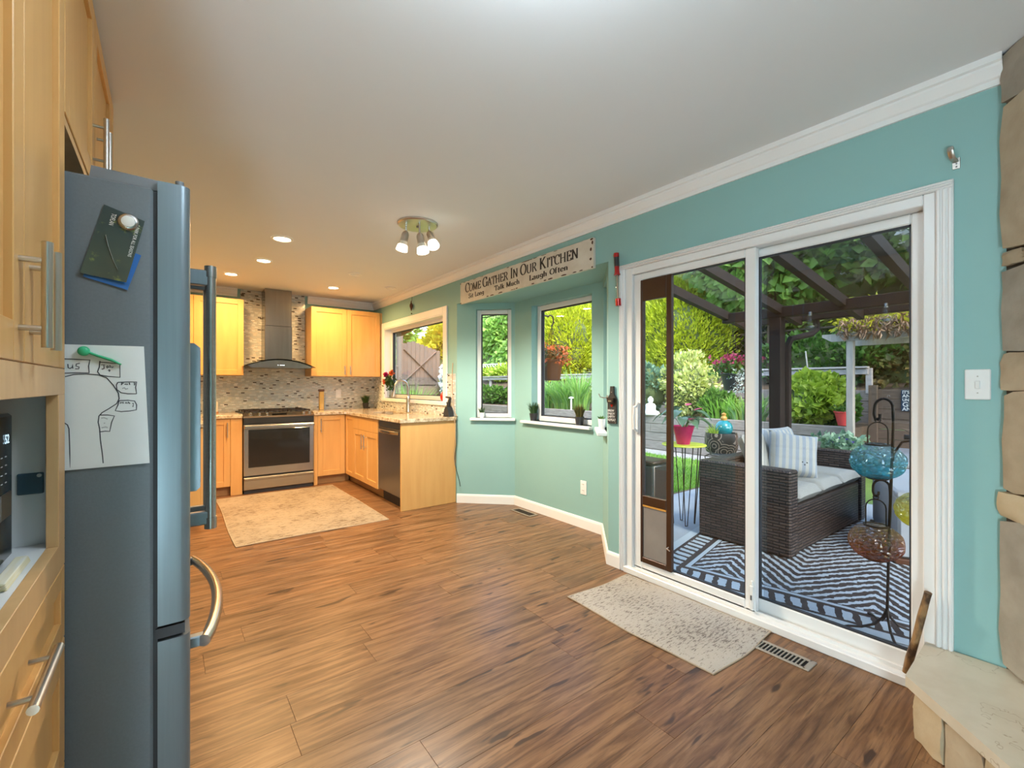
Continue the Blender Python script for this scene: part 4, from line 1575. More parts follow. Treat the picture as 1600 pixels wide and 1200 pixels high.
pts = [(1.845 - .034 * min(1, 4 * min(t, 1 - t)) ** .6, 4.30 + .52 * t, .765) for t in [k / 10 for k in range(11)]]
MB().tube(pts, .014, 8, flat=1.4).build('handle', 'steel', dwm, True)
MB().box(1.905, 1.925, 4.264, 4.862, 0, TOE + .02).build('kick_plate', 'gasket_black', dwm)

# granite worktops
ct = thing('worktop', 'speckled tan granite worktop around the sink and right of the range', 'countertop', (2.0, 5.4, .876))
g = MB()
SH = (2.03, 2.33, 5.02, 5.62)     # sink hole
g.box(1.452, 1.815, 5.985, B - .009, .876, .914, .003)
g.box(1.815, SH[0], 4.208, B - .009, .876, .914, .003)
g.box(SH[1], W - .009, 4.208, B - .009, .876, .914, .003)
g.box(SH[0], SH[1], 4.208, SH[2], .876, .914, .003)
g.box(SH[0], SH[1], SH[3], B - .009, .876, .914, .003)
g.build('slab', 'granite', ct)
lct = thing('worktop', 'speckled tan granite worktop left of the range', 'countertop', (0, 6, .876))
MB().box(-.80, .684, 5.985, B - .009, .876, .914, .003).box(-.80, .27, 4.88, 5.985, .876, .914, .003).build('slab', 'granite', lct)
snk = thing('sink', 'steel undermount sink set into the granite worktop', 'sink', (2.18, 5.32, .70))
s = MB()
x0, x1, y0, y1 = SH[0] - .006, SH[1] + .006, SH[2] - .006, SH[3] + .006
s.box(x0, x1, y0, y1, .70, .705).box(x0, x0 + .005, y0, y1, .705, .874).box(x1 - .005, x1, y0, y1, .705, .874).box(x0, x1, y0, y0 + .005, .705, .874).box(x0, x1, y1 - .005, y1, .705, .874)
s.build('basin', 'steel_dark', snk)
MB().lathe([(.04, 0), (.04, .003), (.02, .004)], 16, (2.18, 5.32, .705)).build('drain', 'steel', snk, True)
fc = thing('faucet', 'brushed nickel gooseneck faucet at the sink', 'faucet', (2.385, 5.28, .914))
MB().lathe([(.030, 0), (.030, .012), (.026, .02), (.025, .16), (.022, .19), (.014, .205)], 16, (2.385, 5.28, .914)).build('body', 'nickel', fc, True)
pts = [(2.385, 5.28, 1.11)]
for k in range(13):
    a = PI * k / 12 * 1.05
    pts.append((2.385 - .085 + .085 * math.cos(a), 5.28 + .01 * k / 12, 1.225 + .085 * math.sin(a)))
pts.append((pts[-1][0] - .010, pts[-1][1], pts[-1][2] - .04))
MB().tube(pts, .0125, 10).build('spout', 'nickel', fc, True)
e = pts[-1]
MB().cyl(e, (e[0] - .014, e[1], e[2] - .065), .016, .018, 10).build('spray_head', 'nickel', fc, True)
MB().tube([(2.385, 5.256, 1.05), (2.380, 5.225, 1.085), (2.372, 5.20, 1.14)], [.009, .008, .007], 8).build('lever', 'nickel', fc, True)

# backsplash
smesh(MB().box(-.80, W, B - .009, B, .80, 1.372).box(.736, 1.495, B - .009, B, 1.372, H).build('backsplash', 'mosaic_tile'), 'grey strip-mosaic backsplash with dark flecks behind the range', 'backsplash')
smesh(MB().box(W - .009, W, 4.245, B - .009, .80, KW[2] - .045).box(W - .009, W, 4.245, KW[0] - .085, KW[2] - .045, 1.375).box(W - .009, W, KW[1] + .085, B - .009, KW[2] - .045, 1.372).build('backsplash', 'mosaic_tile'),
      'strip-mosaic backsplash under the kitchen window', 'backsplash')

# wall cabinets
UF = B - .325
Mu = frameM((0, UF), (1, 0), (0, -1))
ul = thing('wall_cabinet', 'maple wall cabinet left of the range hood', 'cabinet', (.3, 6.5, 1.37))
MB().box(-.60, .734, UF, B - .01, 1.37, 2.284).build('carcass', 'maple', ul)
shaker(Mu, .236, .734, 1.37, 2.284, ul)
d = shaker(Mu, -.26, .236, 1.37, 2.284, ul); bar(Mu, (.20, 1.41), (.20, 1.56), .02, d)
ur = thing('wall_cabinet', 'two-door maple wall cabinet right of the range hood', 'cabinet', (1.95, 6.5, 1.37))
MB().box(1.497, 2.422, UF, B - .01, 1.37, 2.284).build('carcass', 'maple', ur)
d = shaker(Mu, 1.497, 1.957, 1.37, 2.284, ur); bar(Mu, (1.92, 1.395), (1.92, 1.515), .02, d)
d = shaker(Mu, 1.957, 2.422, 1.37, 2.284, ur); bar(Mu, (1.995, 1.395), (1.995, 1.515), .02, d)
MB().box(2.424, W - .002, UF, UF + .02, 1.37, 2.284).build('filler_strip', 'maple_edge', ur)

# ------------------------------------------------------------------ range
RX0, RX1, RY = .689, 1.449, 5.975
rg = thing('range', 'stainless slide-in gas range with dark oven glass', 'stove', (1.07, 6.3, 0))
MB().box(RX0, RX1, RY + .03, B - .03, .03, .905).build('body', 'black_enamel', rg)
ck = MB().box(RX0 - .004, RX1 + .004, RY + .085, B - .012, .905, .921, .004)
ckt = ck.build('cooktop', 'black_enamel', rg)
cp = MB().prism([(RY - .008, .875), (RY - .012, .893), (RY + .085, .928), (RY + .085, .905), (RY + .03, .875)], RX0, RX1, lambda a, b, h: (h, a, b)).build('control_panel', 'steel', rg)
for x in (.765, .855, .935, 1.335, 1.405):
    kb = MB().lathe([(.021, 0), (.021, .012), (.017, .022), (.015, .026)], 14, (0, 0, 0))
    ko = kb.build('knob', 'steel', cp, True, origin=(0, 0, 0))
    ko.location = (x, RY + .036, .910)
    ko.rotation_euler = (math.radians(20), 0, 0)
    ko.matrix_parent_inverse = (wmat(cp)).inverted()
MB().box(RX0 + .30, RX1 - .30, RY + .010, RY + .055, .9115, .9165).build('display', 'black_glass', cp)
MB().box(RX0 + .004, RX1 - .004, RY - .004, RY + .03, .805, .874, .002).build('vent_band', 'black_enamel', rg)
od = MB()
od.box(RX0 + .003, RX1 - .003, RY, RY + .03, .205, .800, .004)
odo = od.build('oven_door', 'steel', rg)
MB().box(RX0 + .05, RX1 - .05, RY - .0035, RY + .002, .300, .738, .003).build('oven_glass', 'black_glass', odo)
hd = MB().box(RX0 + .004, RX1 - .004, RY - .050, RY - .028, .752, .789, .006)
hd.box(RX0 + .03, RX0 + .06, RY - .03, RY, .758, .782).box(RX1 - .06, RX1 - .03, RY - .03, RY, .758, .782)
hd.build('handle', 'steel', odo)
wdw = MB().box(RX0 + .003, RX1 - .003, RY, RY + .03, .045, .190, .004).build('warming_drawer', 'steel', rg)
MB().box(RX0 + .004, RX1 - .004, RY - .018, RY, .155, .186, .006).build('drawer_lip', 'steel', wdw)
MB().box(RX0 + .01, RX1 - .01, RY + .02, B - .05, 0, .04).build('plinth', 'gasket_black', rg)
for k, xc in enumerate((.82, 1.07, 1.32)):
    gr = MB()
    for dx in (-.105, -.05, .05, .105):
        gr.box(xc + dx - .005, xc + dx + .005, RY + .13, B - .08, .938, .950)
    for yy in (RY + .13, RY + .33, B - .09):
        gr.box(xc - .115, xc + .115, yy, yy + .012, .936, .950)
    for dx in (-.11, .10):
        for yy in (RY + .132, B - .092):
            gr.box(xc + dx, xc + dx + .01, yy, yy + .01, .921, .938)
    gr.build('grate', 'black_iron', ckt)
    for yy in (RY + .22, B - .19):
        MB().lathe([(.045, 0), (.045, .008), (.03, .010), (.03, .014)], 16, (xc, yy, .921)).build('burner', 'steel_dark', ckt, True)

# ------------------------------------------------------------------ hood
hdx = (.72 + 1.49) / 2
ho = thing('range_hood', 'stainless chimney range hood with curved glass canopy', 'hood', (1.11, 6.5, 1.45))
MB().box(.968, 1.282, 6.385, B - .010, 1.53, 2.0, .003).build('chimney', 'hood_steel', ho)
MB().box(.972, 1.278, 6.389, B - .010, 2.0, H - .002, .003).build('chimney_sleeve', 'hood_steel', ho)
mb = MB()
poly = []
n = 16
for k in range(n + 1):
    x = .755 + (1.47 - .755) * k / n
    u = (x - hdx) / .36
    poly.append((x, 1.558 - .075 * u * u))
poly += [(1.44, 1.463), (.79, 1.463)]
mb.prism(poly, 6.16, B - .012, lambda a, b, h: (a, h, b))
cnp = mb.build('canopy', 'hood_steel', ho)
mb = MB()
for k in range(n):
    xa = .715 + (1.505 - .715) * k / n
    xb = .715 + (1.505 - .715) * (k + 1) / n
    za = 1.566 - .078 * ((xa - hdx) / .36) ** 2
    zb = 1.566 - .078 * ((xb - hdx) / .36) ** 2
    mb.add([(xa, 6.13, za), (xb, 6.13, zb), (xb, B - .012, zb), (xa, B - .012, za), (xa, 6.13, za + .007), (xb, 6.13, zb + .007), (xb, B - .012, zb + .007), (xa, B - .012, za + .007)],
           [(0, 1, 2, 3), (4, 7, 6, 5), (0, 4, 5, 1), (2, 6, 7, 3), (1, 5, 6, 2), (0, 3, 7, 4)])
mb.build('glass_visor', 'hood_glass', ho)
for k in range(5):
    MB().box(1.075 + .014 * k + (0.012 if k else 0), 1.083 + .014 * k + (.012 if k else 0), 6.158, 6.161, 1.492, 1.500).build('control_light', 'hood_leds', cnp)

# ------------------------------------------------------------------ things on the counters
bt = thing('oil_jar', 'tall narrow jar of golden oil right of the range', 'jar', (1.675, 6.52, .914))
MB().box(1.645, 1.705, 6.49, 6.55, .914, 1.165, .006).build('jar_body', 'gold_jar', bt)
MB().box(1.640, 1.710, 6.485, 6.555, 1.165, 1.195, .006).build('lid', 'brown_pot', bt)
sp = thing('soap_dispenser', 'pale dispenser on a wooden base left of the range', 'dispenser', (.44, 6.50, .914))
MB().lathe([(.050, 0), (.052, .012), (.050, .018)], 18, (.44, 6.50, .914)).build('wooden_base', 'terracotta_wood', sp, True)
MB().lathe([(.045, .018), (.046, .12), (.040, .14), (.018, .150), (.016, .17)], 18, (.44, 6.50, .914)).build('bottle', 'soap_pale', sp, True)
ol = thing('wall_outlet', 'white wall outlet on the mosaic behind the counter', 'outlet', (1.94, B - .01, 1.07))
MB().box(1.902, 1.978, B - .014, B - .009, 1.068, 1.186, .002).build('plate', 'white_plastic', ol)
MB().box(1.925, 1.955, B - .017, B - .014, 1.085, 1.12, .002).box(1.925, 1.955, B - .017, B - .014, 1.135, 1.17, .002).build('receptacle', 'white_trim', ol)


def potted_tuft(name, label, c, rp, hp, hl, m, potm, n, seed, spread=.05, cat='plant', group=None, wb=.006):
    t = thing(name, label, cat, c, group)
    MB().lathe([(rp * .74, 0), (rp * .98, hp * .9), (rp, hp * .9), (rp, hp), (rp * .86, hp), (rp * .84, hp * .9)], 18, c).build('pot', potm, t, True)
    MB().lathe([(rp * .85, 0), (.0001, .004)], 14, (c[0], c[1], c[2] + hp * .9), caps=False).build('soil', 'soil', t)
    rng = np.random.default_rng(seed)
    V, F = blades(rng, (c[0], c[1], c[2] + hp * .85), n, hl, spread, wb, 3, .3, rp * .75)
    fastmesh('leaves', V, F, m, t)
    return t


potted_tuft('potted_herb', 'small dark potted herb in the counter corner', (2.29, 6.53, .914), .045, .08, .13, 'leaf_dark', 'dark_pot', 160, 3, .07, wb=.012)
potted_tuft('potted_grass', 'green tufted plant in dark pot at left end of wide bay sill', (2.925, 3.50, .8953), .042, .075, .125, 'leaf_turf', 'dark_pot', 260, 4, .05)
potted_tuft('potted_grass', 'olive-brown tufted plant in dark pot at right end of wide bay sill', (2.925, 2.862, .8953), .042, .075, .125, 'leaf_olive', 'dark_pot', 260, 5, .05)
potted_tuft('potted_aloe', 'tiny spiky succulent in white pot on the narrow window sill', (2.668, 4.045, .9053), .030, .055, .065, 'leaf_turf', 'white_plastic', 26, 6, .035, wb=.012)
potted_tuft('potted_succulent', 'small white planter on the bay sill by the patio door', (2.690, 2.392, .9053), .03, .085, .04, 'leaf_mid', 'white_plastic', 30, 7, .03, wb=.010)

# food mill / grinder with cord
hm = thing('hand_mixer', 'small black appliance with handle at the end of the sink counter', 'appliance', (2.40, 4.30, .914))
MB().prism([(-.065, 0), (.065, 0), (.050, .055), (.020, .105), (-.022, .105), (-.050, .05)], 2.375, 2.435, lambda a, b, h: (h, 4.30 + a, .914 + b)).build('body', 'black_plastic', hm)
MB().tube([(2.405, 4.305, 1.00), (2.405, 4.285, 1.06), (2.405, 4.262, 1.115)], [.02, .017, .014], 10).build('neck', 'black_plastic', hm, True)
MB().tube([(2.405, 4.268, 1.118), (2.400, 4.345, 1.122)], [.011, .010], 8).build('grip', 'black_plastic', hm, True)
MB().tube([(2.40, 4.327, .935), (2.40, 4.338, 1.0), (2.402, 4.29, 1.10)], .0045, 6).build('guard', 'steel', hm, True)
# cords
tag(MB().tube([(W - .012, 4.29, 1.49), (W - .02, 4.285, 1.40), (W - .014, 4.295, 1.2), (W - .016, 4.27, 1.05), (W - .02, 4.23, .96), (W - .012, 4.20, .92), (W - .010, 4.205, .84)], .0042, 6).build('charger_cord', 'cord_tan', smooth=True), 'thin tan cord down the tiled wall end by the sink window', 'cord')
cdn = []
for k in range(40):
    t = k / 39
    cdn.append((W - .018 - .012 * math.sin(5 * t), 4.202 - .055 * math.sin(7.5 * t) * t ** .7 - .01, .905 - .72 * t))
tag(MB().tube([(2.44, 4.24, .92), (W - .01, 4.19, .918)] + cdn, .0042, 6).build('power_cord', 'cord_dark', smooth=True), 'dark green cable dangling beside the end panel', 'cord')
cdn = []
for k in range(30):
    t = k / 29
    cdn.append((W - .04 - .01 * math.sin(4 * t), 4.205 + .028 * math.sin(6 * t + 2.6) * (1 - .3 * t) - .012, .90 - .50 * t))
tag(MB().tube([(2.43, 4.25, .918), (2.43, 4.20, .918)] + cdn, .0038, 6).build('power_cord', 'cord_tan', smooth=True), 'brown cable looping down the end panel edge', 'cord')

# vase on the kitchen window sill
vz = KW[2]
vs = thing('flower_vase', 'clear glass vase of red and orange flowers on the kitchen sill', 'vase', (2.475, 6.08, vz))
MB().lathe([(.030, .0), (.034, .006), (.040, .09), (.044, .16), (.041, .16), (.037, .09), (.030, .010), (.0001, .008)], 20, (2.475, 6.08, vz)).build('glass', 'clear_glass', vs, True)
rng = np.random.default_rng(9)
st = MB()
heads = [((2.44, 6.135, vz + .325), 'petal_magenta', .035), ((2.435, 6.165, vz + .235), 'petal_orange', .034), ((2.46, 5.985, vz + .35), 'petal_orange', .034)]
for hpt, m_, r_ in heads:
    st.tube([(2.475, 6.08, vz + .02), (2.47, 6.08, vz + .17), hpt], .0028, 5)
st.build('stems', 'leaf_mid', vs)
for hpt, m_, r_ in heads:
    Pp = np.repeat([hpt], 46, 0) + rng.normal(size=(46, 3)) * .006
    V, F = leaves(rng, Pp, unit(rng.normal(size=(46, 3))), r_ * 1.1, .9, .25)
    fastmesh('flower', V, F, m_, vs)
Pp = np.array([2.465, 6.075, vz + .21]) + rng.normal(size=(150, 3)) * np.array([.022, .05, .05])
V, F = leaves(rng, Pp, unit(rng.normal(size=(150, 3)) + np.array([0, 0, .5])), .055, .5)
fastmesh('leaves', V, F, 'leaf_dark', vs)
rv = thing('red_ornament', 'small glossy red jug on the right of the kitchen sill', 'ornament', (2.475, 4.535, vz))
MB().lathe([(.018, 0), (.030, .02), (.036, .05), (.032, .08), (.018, .095), (.016, .105)], 18, (2.475, 4.545, vz)).build('body', 'red_glaze', rv, True)
MB().tube([(2.475, 4.545, vz + .104), (2.475, 4.545, vz + .135)], [.008, .005], 8).build('stopper', 'gasket_black', rv, True)

# hanging ornament above the kitchen window
orn = thing('hanging_ornament', 'small dark hanging ornament above the kitchen window', 'ornament', (W - .02, 5.31, 2.14))
MB().tube([(W - .012, 5.31, 2.36), (W - .018, 5.31, 2.30)], .0022, 6).build('cord', 'black_iron', orn)
MB().lathe([(.002, .06), (.010, .085), (.020, .115), (.022, .135), (.010, .16), (.002, .19)], 12, (W - .024, 5.31, 2.12)).build('pendant', 'rust', orn, True)
MB().ball((W - .02, 5.31, 2.150), .009, n=10, m=6).build('bead', 'black_iron', orn, True)

# ------------------------------------------------------------------ ceiling lights
def can(x, y, label, lit, r=.075):
    t = thing('recessed_light', label, 'light', (x, y, H), 'recessed ceiling lights')
    prof = [(r, -.0005), (r, -.006), (r * .80, -.008), (r * .74, -.003)]
    MB().lathe(prof, 24, (x, y, H), caps=False).build('trim_ring', 'white_trim', t, True)
    MB().lathe([(r * .76, -.003), (.0001, -.0035)], 24, (x, y, H), caps=False).build('lens', 'can_glow' if lit else 'ceiling_paint', t)
    if lit:
        l = bpy.data.lights.new('downlight', 'AREA')
        l.shape = 'DISK'
        l.size = .13
        l.energy = CAN_W
        l.color = (1.0, .60, .24)
        l.spread = math.radians(168)
        lo = bpy.data.objects.new('downlight', l)
        col.objects.link(lo)
        lo.location = (x, y, H - .012)
        setparent(lo, t)
    return t


can(.759, 4.155, 'lit recessed ceiling light nearest the camera, beyond the fridge', True, .085)
can(.747, 4.99, 'lit recessed ceiling light in the middle of the left row', True)
can(.554, 5.809, 'lit recessed ceiling light nearest the left wall cabinet', True)
can(1.649, 5.858, 'lit recessed ceiling light in front of the right wall cabinets', True)
can(1.639, 5.004, 'unlit recessed ceiling light in the middle of the kitchen ceiling', False, .07)
can(2.222, 5.447, 'unlit recessed ceiling light close to the sink window', False, .07)

tk = thing('ceiling_spotlight', 'round three-head ceiling spotlight fixture', 'light', (1.50, 3.15, H))
MB().lathe([(.150, -.0005), (.150, -.010), (.142, -.018), (.0001, -.022)], 32, (1.50, 3.15, H), caps=False).build('canopy', 'nickel', tk, True)
MB().lathe([(.012, -.02), (.010, -.032), (.0001, -.034)], 10, (1.50, 3.15, H), caps=False).build('finial', 'steel_dark', tk, True)
CT = Vector((1.50, 3.15, H))
RV = Vector((.797, -.604, 0))
TV = Vector((-.604, -.797, 0))
for (ra, ta, za, rd, td) in ((-.088, 0, .060, -.21, .10), (.028, .075, .100, .20, .08), (.082, -.02, .058, .36, .50)):
    a = CT + RV * ra + TV * ta + Vector((0, 0, -.018))
    j = CT + RV * ra + TV * ta + Vector((0, 0, -za))
    dd = (Vector((0, 0, -1)) + RV * rd + TV * td).normalized()
    hd = MB().tube([a, j], .007, 8).build('arm', 'nickel', tk, True)
    MB().tube([j - dd * .004, j + dd * .006, j + dd * .022, j + dd * .082], [.010, .020, .027, .028], 16).build('socket', 'nickel', hd, True)
    MB().tube([j + dd * .082, j + dd * .112], [.031, .037], 16, caps=False).build('frosted_shade', 'shade_frost', hd, True)
    MB().tube([j + dd * .110, j + dd * .148], [.037, .044], 18).build('bulb_face', 'spot_glow', hd, True)
    l = bpy.data.lights.new('spot_bulb', 'SPOT')
    l.energy = SPOT_W * 4
    l.spot_size = math.radians(152)
    l.spot_blend = .5
    l.shadow_soft_size = .05
    l.color = (1.0, .89, .73)
    lo = bpy.data.objects.new('spot_bulb', l)
    col.objects.link(lo)
    lo.location = j + dd * .16 + Vector((0, 0, -.03))
    setparent(lo, hd)


def dome(x, y, label, glow):
    t = thing('bowl_ceiling_light', label, 'light', (x, y, H))
    MB().lathe([(.07, -.0005), (.07, -.015), (.02, -.03), (.012, -.04), (.012, -.13)], 24, (x, y, H), caps=False).build('stem', 'nickel', t, True)
    MB().lathe([(.02, -.125), (.09, -.130), (.15, -.155), (.165, -.19), (.145, -.235), (.09, -.265), (.0001, -.275)], 28, (x, y, H), caps=False).build('glass_bowl', glow, t, True)


dome(.62, .66, 'frosted glass bowl ceiling light above the dining end', 'dome_glow')
fl_ = thing('fill_lamp', 'unseen globe lamp added behind the camera as fill light', 'lamp', (-.55, -.9, 0))  # added lamp out of view, lifts the ceiling and wall brightness
MB().lathe([(.12, 0), (.12, .018), (.03, .03), (.02, .05), (.02, .30), (.07, .33)], 24, (-.55, -.9, 0)).build('base', 'nickel', fl_, True)
MB().ball((-.55, -.9, .50), .18, n=24, m=14).build('fill_globe', 'fill_glow', fl_, True)

# ------------------------------------------------------------------ lettered wall sign
def arc(cx, cy, rx, ry, a0, a1, n=18):
    return [(cx + rx * math.cos(math.radians(a0 + (a1 - a0) * k / n)), cy + ry * math.sin(math.radians(a0 + (a1 - a0) * k / n))) for k in range(n + 1)]


# serif letters as pen strokes: width, strokes, serif feet (x, y, half width)
GL = {
    'C': (.70, [arc(.40, .5, .34, .48, 48, 312), [(.66, .98), (.66, .70)]], []),
    'O': (.82, [arc(.41, .5, .35, .48, 0, 360, 26)], []),
    'M': (1.0, [[(.13, 0), (.13, 1)], [(.13, 1), (.50, .06)], [(.50, .06), (.84, 1)], [(.84, 1), (.84, 0)]], [(.13, 0, .11), (.84, 0, .12), (.09, 1, .09), (.88, 1, .09)]),
    'E': (.66, [[(.16, 0), (.16, 1)], [(.05, .975), (.60, .975)], [(.16, .51), (.46, .51)], [(.05, .025), (.62, .025)], [(.60, 1), (.60, .78)], [(.62, 0), (.62, .24)], [(.46, .62), (.46, .40)]], []),
    'G': (.80, [arc(.41, .5, .35, .48, 48, 360, 22), [(.67, .98), (.67, .70)], [(.70, .42), (.70, .04)]], [(.68, .43, .13)]),
    'A': (.80, [[(.10, 0), (.40, 1)], [(.40, 1), (.70, 0)], [(.21, .36), (.60, .36)]], [(.10, 0, .10), (.70, 0, .11)]),
    'T': (.70, [[(.35, 0), (.35, 1)], [(.03, .975), (.67, .975)], [(.03, 1), (.03, .74)], [(.67, 1), (.67, .74)]], [(.35, 0, .13)]),
    'H': (.84, [[(.15, 0), (.15, 1)], [(.68, 0), (.68, 1)], [(.15, .51), (.68, .51)]], [(.15, 0, .12), (.68, 0, .12), (.15, 1, .12), (.68, 1, .12)]),
    'R': (.78, [[(.16, 0), (.16, 1)], [(.05, .975), (.35, .975)] + arc(.36, .745, .24, .23, 90, -90, 12) + [(.16, .515)], [(.38, .51), (.70, .0)]], [(.16, 0, .12), (.71, 0, .09)]),
    'I': (.36, [[(.18, 0), (.18, 1)]], [(.18, 0, .13), (.18, 1, .13)]),
    'N': (.84, [[(.13, 0), (.13, 1)], [(.13, 1), (.68, .02)], [(.68, 0), (.68, 1)]], [(.13, 0, .11), (.68, 1, .12), (.08, 1, .09)]),
    'U': (.80, [[(.14, 1), (.14, .35)] + arc(.40, .33, .26, .31, 180, 360, 14) + [(.66, 1)]], [(.14, 1, .12), (.66, 1, .12)]),
    'K': (.82, [[(.15, 0), (.15, 1)], [(.16, .42), (.64, 1)], [(.30, .58), (.70, 0)]], [(.15, 0, .12), (.15, 1, .12), (.66, 1, .10), (.71, 0, .11)]),
    'S': (.60, [arc(.29, .73, .20, .23, 35, 270, 14) + arc(.29, .26, .22, .24, 90, -145, 14), [(.48, .97), (.48, .72)], [(.08, .03), (.08, .28)]], []),
    'L': (.64, [[(.16, 0), (.16, 1)], [(.05, .025), (.58, .025)], [(.58, 0), (.58, .28)]], [(.16, 1, .13)]),
    'i': (.34, [[(.17, 0), (.17, .62)], [(.155, .86), (.185, .86), (.185, .90)]], [(.17, 0, .13), (.11, .61, .08)]),
    't': (.40, [[(.18, .82), (.18, .14)] + arc(.28, .13, .10, .12, 180, 300, 8), [(.04, .61), (.36, .61)]], []),
    'o': (.58, [arc(.29, .32, .22, .30, 0, 360, 20)], []),
    'n': (.66, [[(.14, 0), (.14, .62)], [(.14, .45)] + arc(.31, .42, .17, .19, 160, 0, 10) + [(.48, 0)]], [(.14, 0, .11), (.48, 0, .11), (.09, .61, .07)]),
    'g': (.58, [arc(.27, .36, .20, .25, 0, 360, 18), [(.47, .62), (.47, -.08)] + arc(.27, -.08, .20, .16, 0, -160, 10)], []),
    'a': (.56, [arc(.25, .44, .17, .17, 165, 0, 10) + [(.42, .06), (.50, .02)], [(.42, .36)] + arc(.25, .18, .17, .17, 90, 330, 14)], []),
    'l': (.34, [[(.17, 0), (.17, 1)]], [(.17, 0, .13), (.11, .99, .08)]),
    'k': (.64, [[(.14, 0), (.14, 1)], [(.15, .26), (.46, .62)], [(.26, .38), (.52, 0)]], [(.14, 0, .11), (.53, 0, .09), (.47, .61, .09), (.09, .99, .07)]),
    'u': (.66, [[(.13, .62), (.13, .2)] + arc(.30, .19, .17, .18, 180, 340, 10) + [(.47, .3)], [(.47, .62), (.47, 0)]], [(.09, .61, .08), (.43, .61, .08), (.52, 0, .08)]),
    'c': (.52, [arc(.28, .32, .21, .30, 40, 320, 16), [(.45, .50), (.46, .42)]], []),
    'h': (.66, [[(.14, 0), (.14, 1)], [(.14, .45)] + arc(.31, .42, .17, .19, 160, 0, 10) + [(.48, 0)]], [(.14, 0, .11), (.48, 0, .11), (.09, .99, .07)]),
    'f': (.42, [[(.16, 0), (.16, .78)] + arc(.28, .80, .12, .17, 180, 40, 8), [(.04, .61), (.34, .61)]], [(.16, 0, .12)]),
    'e': (.54, [arc(.28, .32, .21, .30, 5, 325, 18), [(.08, .34), (.48, .34)]], []),
}


def glyph_mb(mb, ch, s, z, hgt, f, thick=.165, thin=.055, xs=.86):
    w_, strokes, feet = GL[ch]
    for st_ in strokes:
        n = len(st_)
        if n < 2:
            continue
        L = []
        R_ = []
        for i, (x, y) in enumerate(st_):
            a = st_[max(0, i - 1)]
            b = st_[min(n - 1, i + 1)]
            dx, dy = b[0] - a[0], b[1] - a[1]
            q = math.hypot(dx, dy) or 1
            dx /= q; dy /= q
            wd_ = thin + (thick - thin) * abs(dy) ** 1.6
            L.append((x - dy * wd_ / 2, y + dx * wd_ / 2))
            R_.append((x + dy * wd_ / 2, y - dx * wd_ / 2))
        vs = [f(s + p[0] * hgt * xs, z + p[1] * hgt) for p in L + R_]
        mb.add(vs, [(i, i + 1, n + i + 1, n + i) for i in range(n - 1)])
    for x, y, hw in feet:
        yy = (y, y + .05) if y < .3 else (y - .05, y)
        vs = [f(s + a * hgt * xs, z + b * hgt) for a, b in ((x - hw, yy[0]), (x + hw, yy[0]), (x + hw, yy[1]), (x - hw, yy[1]))]
        mb.add(vs, [(0, 1, 2, 3)])
    return w_ * hgt * xs


def write(words, s0, s1, z, hbig, hsmall, f, parent, thick=.19, thin=.07, space=.30, gap=.03):
    """one lettering part per word; capitals hbig, the rest hsmall, stretched to s0..s1"""
    tot = 0
    for wi, wd_ in enumerate(words):
        for ci, ch in enumerate(wd_):
            tot += GL[ch][0] * (hbig if ci == 0 else hsmall) + gap * hbig
        if wi < len(words) - 1:
            tot += space * hbig
    xs = (s1 - s0) / tot
    s = s0
    for wi, wd_ in enumerate(words):
        mb = MB()
        for ci, ch in enumerate(wd_):
            h_ = hbig if ci == 0 else hsmall
            s += glyph_mb(mb, ch, s, z, h_, f, thick, thin, xs) + gap * hbig * xs
        mb.build('lettering', 'sign_ink', parent)
        s += space * hbig * xs


SGY = 4.112
sg = thing('kitchen_sign', 'long cream sign reading Come Gather In Our Kitchen over the bay', 'sign', (W - .012, 3.18, 2.094))
bp = []
rr = random.Random(5)
nE = 60
for k in range(nE + 1):
    bp.append((SGY - (SGY - 2.248) * k / nE, 2.316 - rr.random() * .003))
for k in range(nE + 1):
    bp.append((2.248 + (SGY - 2.248) * k / nE, 2.094 + rr.random() * .003))
MB().prism(bp, W - .022, W - .001, lambda a, b, h: (h, a, b)).build('board', 'sign_board', sg)
sf = lambda s, z: (W - .0226, SGY - s, z)
write(['COME', 'GATHER', 'IN', 'OUR', 'KITCHEN'], .10, 1.715, 2.200, .094, .076, sf, sg)
mb = None
write(['Sit', 'Long'], .165, .445, 2.134, .046, .046, sf, sg, thick=.225, thin=.09, space=.42)
write(['Talk', 'Much'], .625, 1.005, 2.134, .046, .046, sf, sg, thick=.225, thin=.09, space=.42)
write(['Laugh', 'Often'], 1.135, 1.605, 2.134, .046, .046, sf, sg, thick=.225, thin=.09, space=.42)
# chipped, rusted spots on edge and corners
chips = [(.004, 2.306, .012, .008), (.006, 2.102, .012, .010), (1.845, 2.306, .020, .009), (1.852, 2.28, .008, .016), (1.838, 2.235, .010, .014), (1.835, 2.165, .012, .010), (1.85, 2.103, .010, .007)]
for k in range(16):
    chips.append((.08 + 1.7 * rr.random(), 2.097 + rr.random() * .007, .012 + rr.random() * .022, .003 + rr.random() * .004))
for k in range(14):
    chips.append((.08 + 1.7 * rr.random(), 2.312 - rr.random() * .003, .015 + rr.random() * .03, .002 + rr.random() * .002))
for s_, z_, a_, b_ in chips:
    n = 7
    vs = [sf(max(.001, min(1.863, s_ + a_ * (.7 + .5 * rr.random()) * math.cos(2 * PI * k / n))), max(2.0975, min(2.3125, z_ + b_ * (.7 + .5 * rr.random()) * math.sin(2 * PI * k / n)))) for k in range(n)]
    MB().add(vs, [tuple(range(n))]).build('rust_chip', 'rust', sg)

